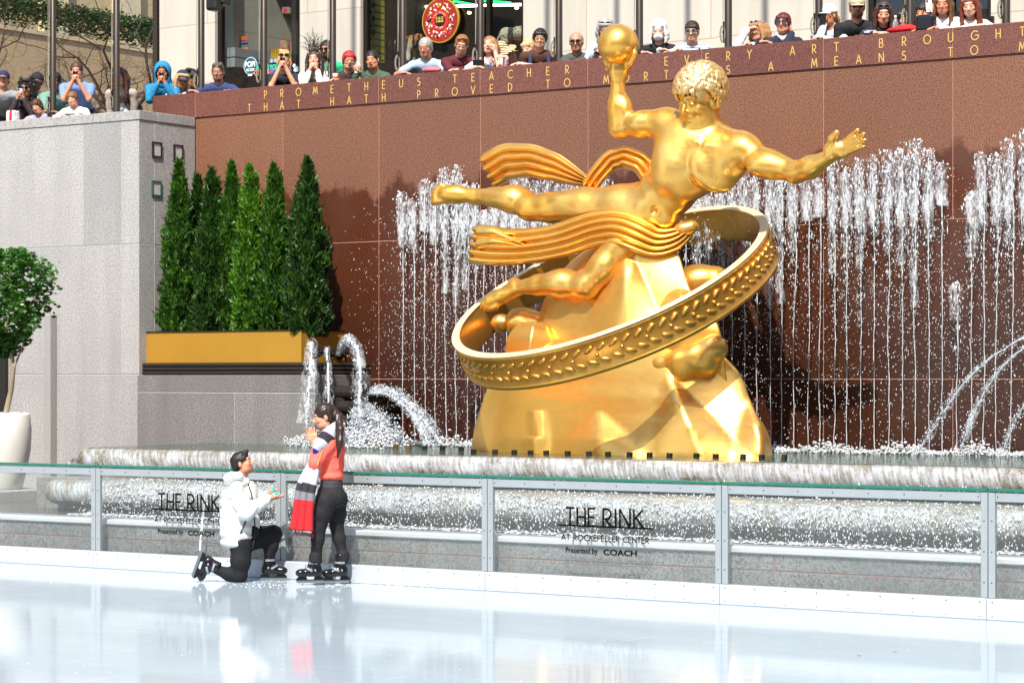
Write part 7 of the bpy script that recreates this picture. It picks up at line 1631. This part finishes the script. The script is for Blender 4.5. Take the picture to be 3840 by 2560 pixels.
# jacket
S = Sdf(); S.ell(w_(1247, 1690, 0), (.118, .165, .12), None, .05); S.ell(w_(1246, 1745, 0), (.112, .135, .14), None, .05); S.ell(w_(1243, 1785, 0), (.118, .145, .055), None, .04)
S.cap(w_(1238, 1660, -.13), w_(1252, 1660, .13), .062, .062, .04); S.chain([w_(1230, 1675, -.15), w_(1180, 1738, -.19), w_(1182, 1690, -.10)], [.066, .056, .042], .02); S.chain([w_(1250, 1672, .15), w_(1192, 1735, .17), w_(1182, 1680, .05)], [.062, .052, .04], .02)
S.box(w_(1245, 1850, 0), (.3, .3, .115), None, .002, .01, True)
def rib(V, N): a = np.arctan2(V[:, 0]-w_(1245, 0)[0], V[:, 1]); return V+N*(np.sin(a*60)*.0012+wob(V, 18, 2)*.005+wob(V, 45, 8)*.0025)[:, None]
jk = obj('jacket', S.mesh(.0075, rib), plain('#ff6656', .8, 0, .06, 10, .4, 90, 'knit'), wo, smooth=True)
surf_tube([w_(1222, 1668, -.215), w_(1205, 1700, -.245), w_(1190, 1745, -.25)], .004, plain('#e8a84a', .6), 'piping', jk)
S = Sdf(); S.ell(w_(1243, 1808, 0), (.108, .134, .062), None, .02); S.ell(w_(1242, 1825, 0), (.112, .140, .03), None, .03); obj('undershirt', S.mesh(.009), cloth('#36363e'), wo, smooth=True)
S = Sdf(); S.ell(w_(1240, 1850, 0), (.128, .165, .12), None, .05); S.ell(w_(1262, 1865, -.07), (.095, .085, .095), None, .04); S.ell(w_(1264, 1865, .08), (.095, .085, .095), None, .04)
S.chain([w_(1222, 1880, -.075), w_(1208, 1925, -.08), w_(1196, 1972, -.08), w_(1192, 2020, -.08), w_(1184, 2085, -.08)], [.108, .090, .068, .062, .045], .03)
S.chain([w_(1262, 1880, .07), w_(1262, 1925, .08), w_(1262, 1968, .08), w_(1272, 2020, .07), w_(1285, 2080, .06)], [.105, .088, .064, .060, .045], .03)
S.cap(w_(1184, 2083, -.08), w_(1183, 2100, -.08), .060, .062, .01); S.cap(w_(1286, 2078, .06), w_(1286, 2095, .06), .060, .060, .01)
obj('leggings', S.mesh(.0075, creases), plain('#131115', .8, 0, .1, 20, .2, 90), wo, smooth=True)
skate(wo, w_(1164, 2187, -.08)+np.array((0, 0, .004)), (-.98, -.18, 0), (0, 0, 1), .17); skate(wo, w_(1262, 2187, .04)+np.array((0, 0, .004)), (-.96, -.28, 0), (0, 0, 1), .18)
# scarf: wrap over the shoulders and hanging end, in colour blocks
S = Sdf(); S.chain([w_(1250, 1606, -.01), w_(1228, 1640, -.12), w_(1206, 1662, -.17), w_(1188, 1685, -.19)], [.062, .074, .066, .045], .04); S.chain([w_(1254, 1608, .02), w_(1275, 1640, .12), w_(1262, 1660, .16)], [.058, .06, .05], .04); S.chain([w_(1250, 1612, -.02), w_(1282, 1636, -.05), w_(1286, 1650, .05)], [.045, .045, .04], .04)
S.cap(w_(1226, 1575, 0), w_(1242, 1612, .01), .052, .050, .01, True)
V, Q = S.mesh(.007, lambda V, N: V+N*(wob(V, 26, 12)*.005)[:, None])
a_, b_ = w_(1256, 1590, -.05), w_(1180, 1700, -.19); tt = ((V-a_)@(b_-a_))/((b_-a_)@(b_-a_)); C = np.tile(np.array(hx('#b4b8c2')), (len(V), 1)); C[(tt > .40)&(tt < .64)&(V[:, 1] < .03)] = hx('#37333a'); C[tt > .93] = hx('#2a34a0')
sc = obj('scarf', (V, Q), vcol(.85, 'wool', .1), wo, smooth=True, col=C)
path = [w_(1178, 1738, -.16), w_(1166, 1772, -.21), w_(1152, 1810, -.235), w_(1142, 1860, -.235), w_(1136, 1920, -.235), w_(1129, 1988, -.24)]
g = drape(path, [.13, .16, .19, .19, .20, .23], 3, .022, .008, m=24, ups=(1, 0, .25)); V = np.concatenate(g.v); zz = V[:, 2]; zl = lambda y: w_(1140, y, -.235)[2]+(V[:, 0]-w_(1140, 0)[0])*-.18
C = np.tile(np.array(hx('#b4b8c2')), (len(V), 1)); C[zz < zl(1808)] = hx('#2f2b31'); C[zz < zl(1843)] = hx('#77777d'); C[zz < zl(1872)] = hx('#b81c22')
# crisp colour edges: per-face materials
Fm = []; mats = [cloth('#b4b8c2'), cloth('#2f2b31'), cloth('#77777d'), cloth('#b81c22')]
for fc_ in g.f:
    c_ = V[list(fc_)].mean(0); zc = lambda y: w_(1140, y, -.235)[2]+(c_[0]-w_(1140, 0)[0])*-.18
    Fm.append(3 if c_[2] < zc(1872) else 2 if c_[2] < zc(1843) else 1 if c_[2] < zc(1808) else 0)
g.mi = Fm; se = flip_fix(obj('scarf_end', g, mats, sc, smooth=True)); g = Geo(); rf = np.random.RandomState(3); e = path[-1]
for k in range(34): x = -.115+.23*k/33; p0 = e+np.array((x, -.01, -x*.28)); g.tube([p0, p0+np.array((rf.normal()*.006, 0, -.015)), p0+np.array((rf.normal()*.010, 0, -.030-.01*rf.rand()))], .0028, 4)
obj('fringe', g, cloth('#4a1018'), se)

# fallen leaves and snow chips on the ice
for k, (px, py, lab) in enumerate(((3357, 2443, 'tiny red leaf lying on the ice at the lower right, the right one'), (3224, 2458, 'tiny red leaf lying on the ice at the lower right, the left one'))):
    t_ = CAMZ*FPX/(py-HOR); p = Wd(px, py, t_); g = Geo(); g.add([(-.02, 0, .004), (-.004, -.012, .002), (.02, 0, .006), (-.002, .012, .003)], [(0, 1, 2, 3)]); o = obj('fallen_leaf', g, plain('#8a2a22', .7)); o.location = (p.x, p.y, .0); tag(o, lab, 'leaf')
D = Drops(); rc = np.random.RandomState(8)
for k in range(260):
    c = (r1, r0)[k % 3 == 0]; x = rc.normal()*.5; y = -abs(rc.normal())*.25+.1; s_ = rc.uniform(.002, .007); D.add((c.x+x*CY-y*SY, min(c.y+x*SY+y*CY, YF-.08), .001), (s_*1.6, s_*1.6, s_*.6))
for k in range(260):
    t_ = rc.uniform(15.5, 23.5); px = rc.uniform(0, 3840); p = Wd(px, 1500, t_)
    if p.y < YF-.15: s_ = rc.uniform(.0012, .0035); D.add((p.x, p.y, .0005), (s_*2, s_*2, s_*.4))
V, F = D.geo(rc, .3); me = mesh_np('snow_chips', V, F, [plain('#e8eef2', .6)], smooth=False); o = bpy.data.objects.new('snow_chips', me); SC.collection.objects.link(o); tag(o, 'small white ice shavings scattered on the rink', 'ice shavings', kind='stuff')
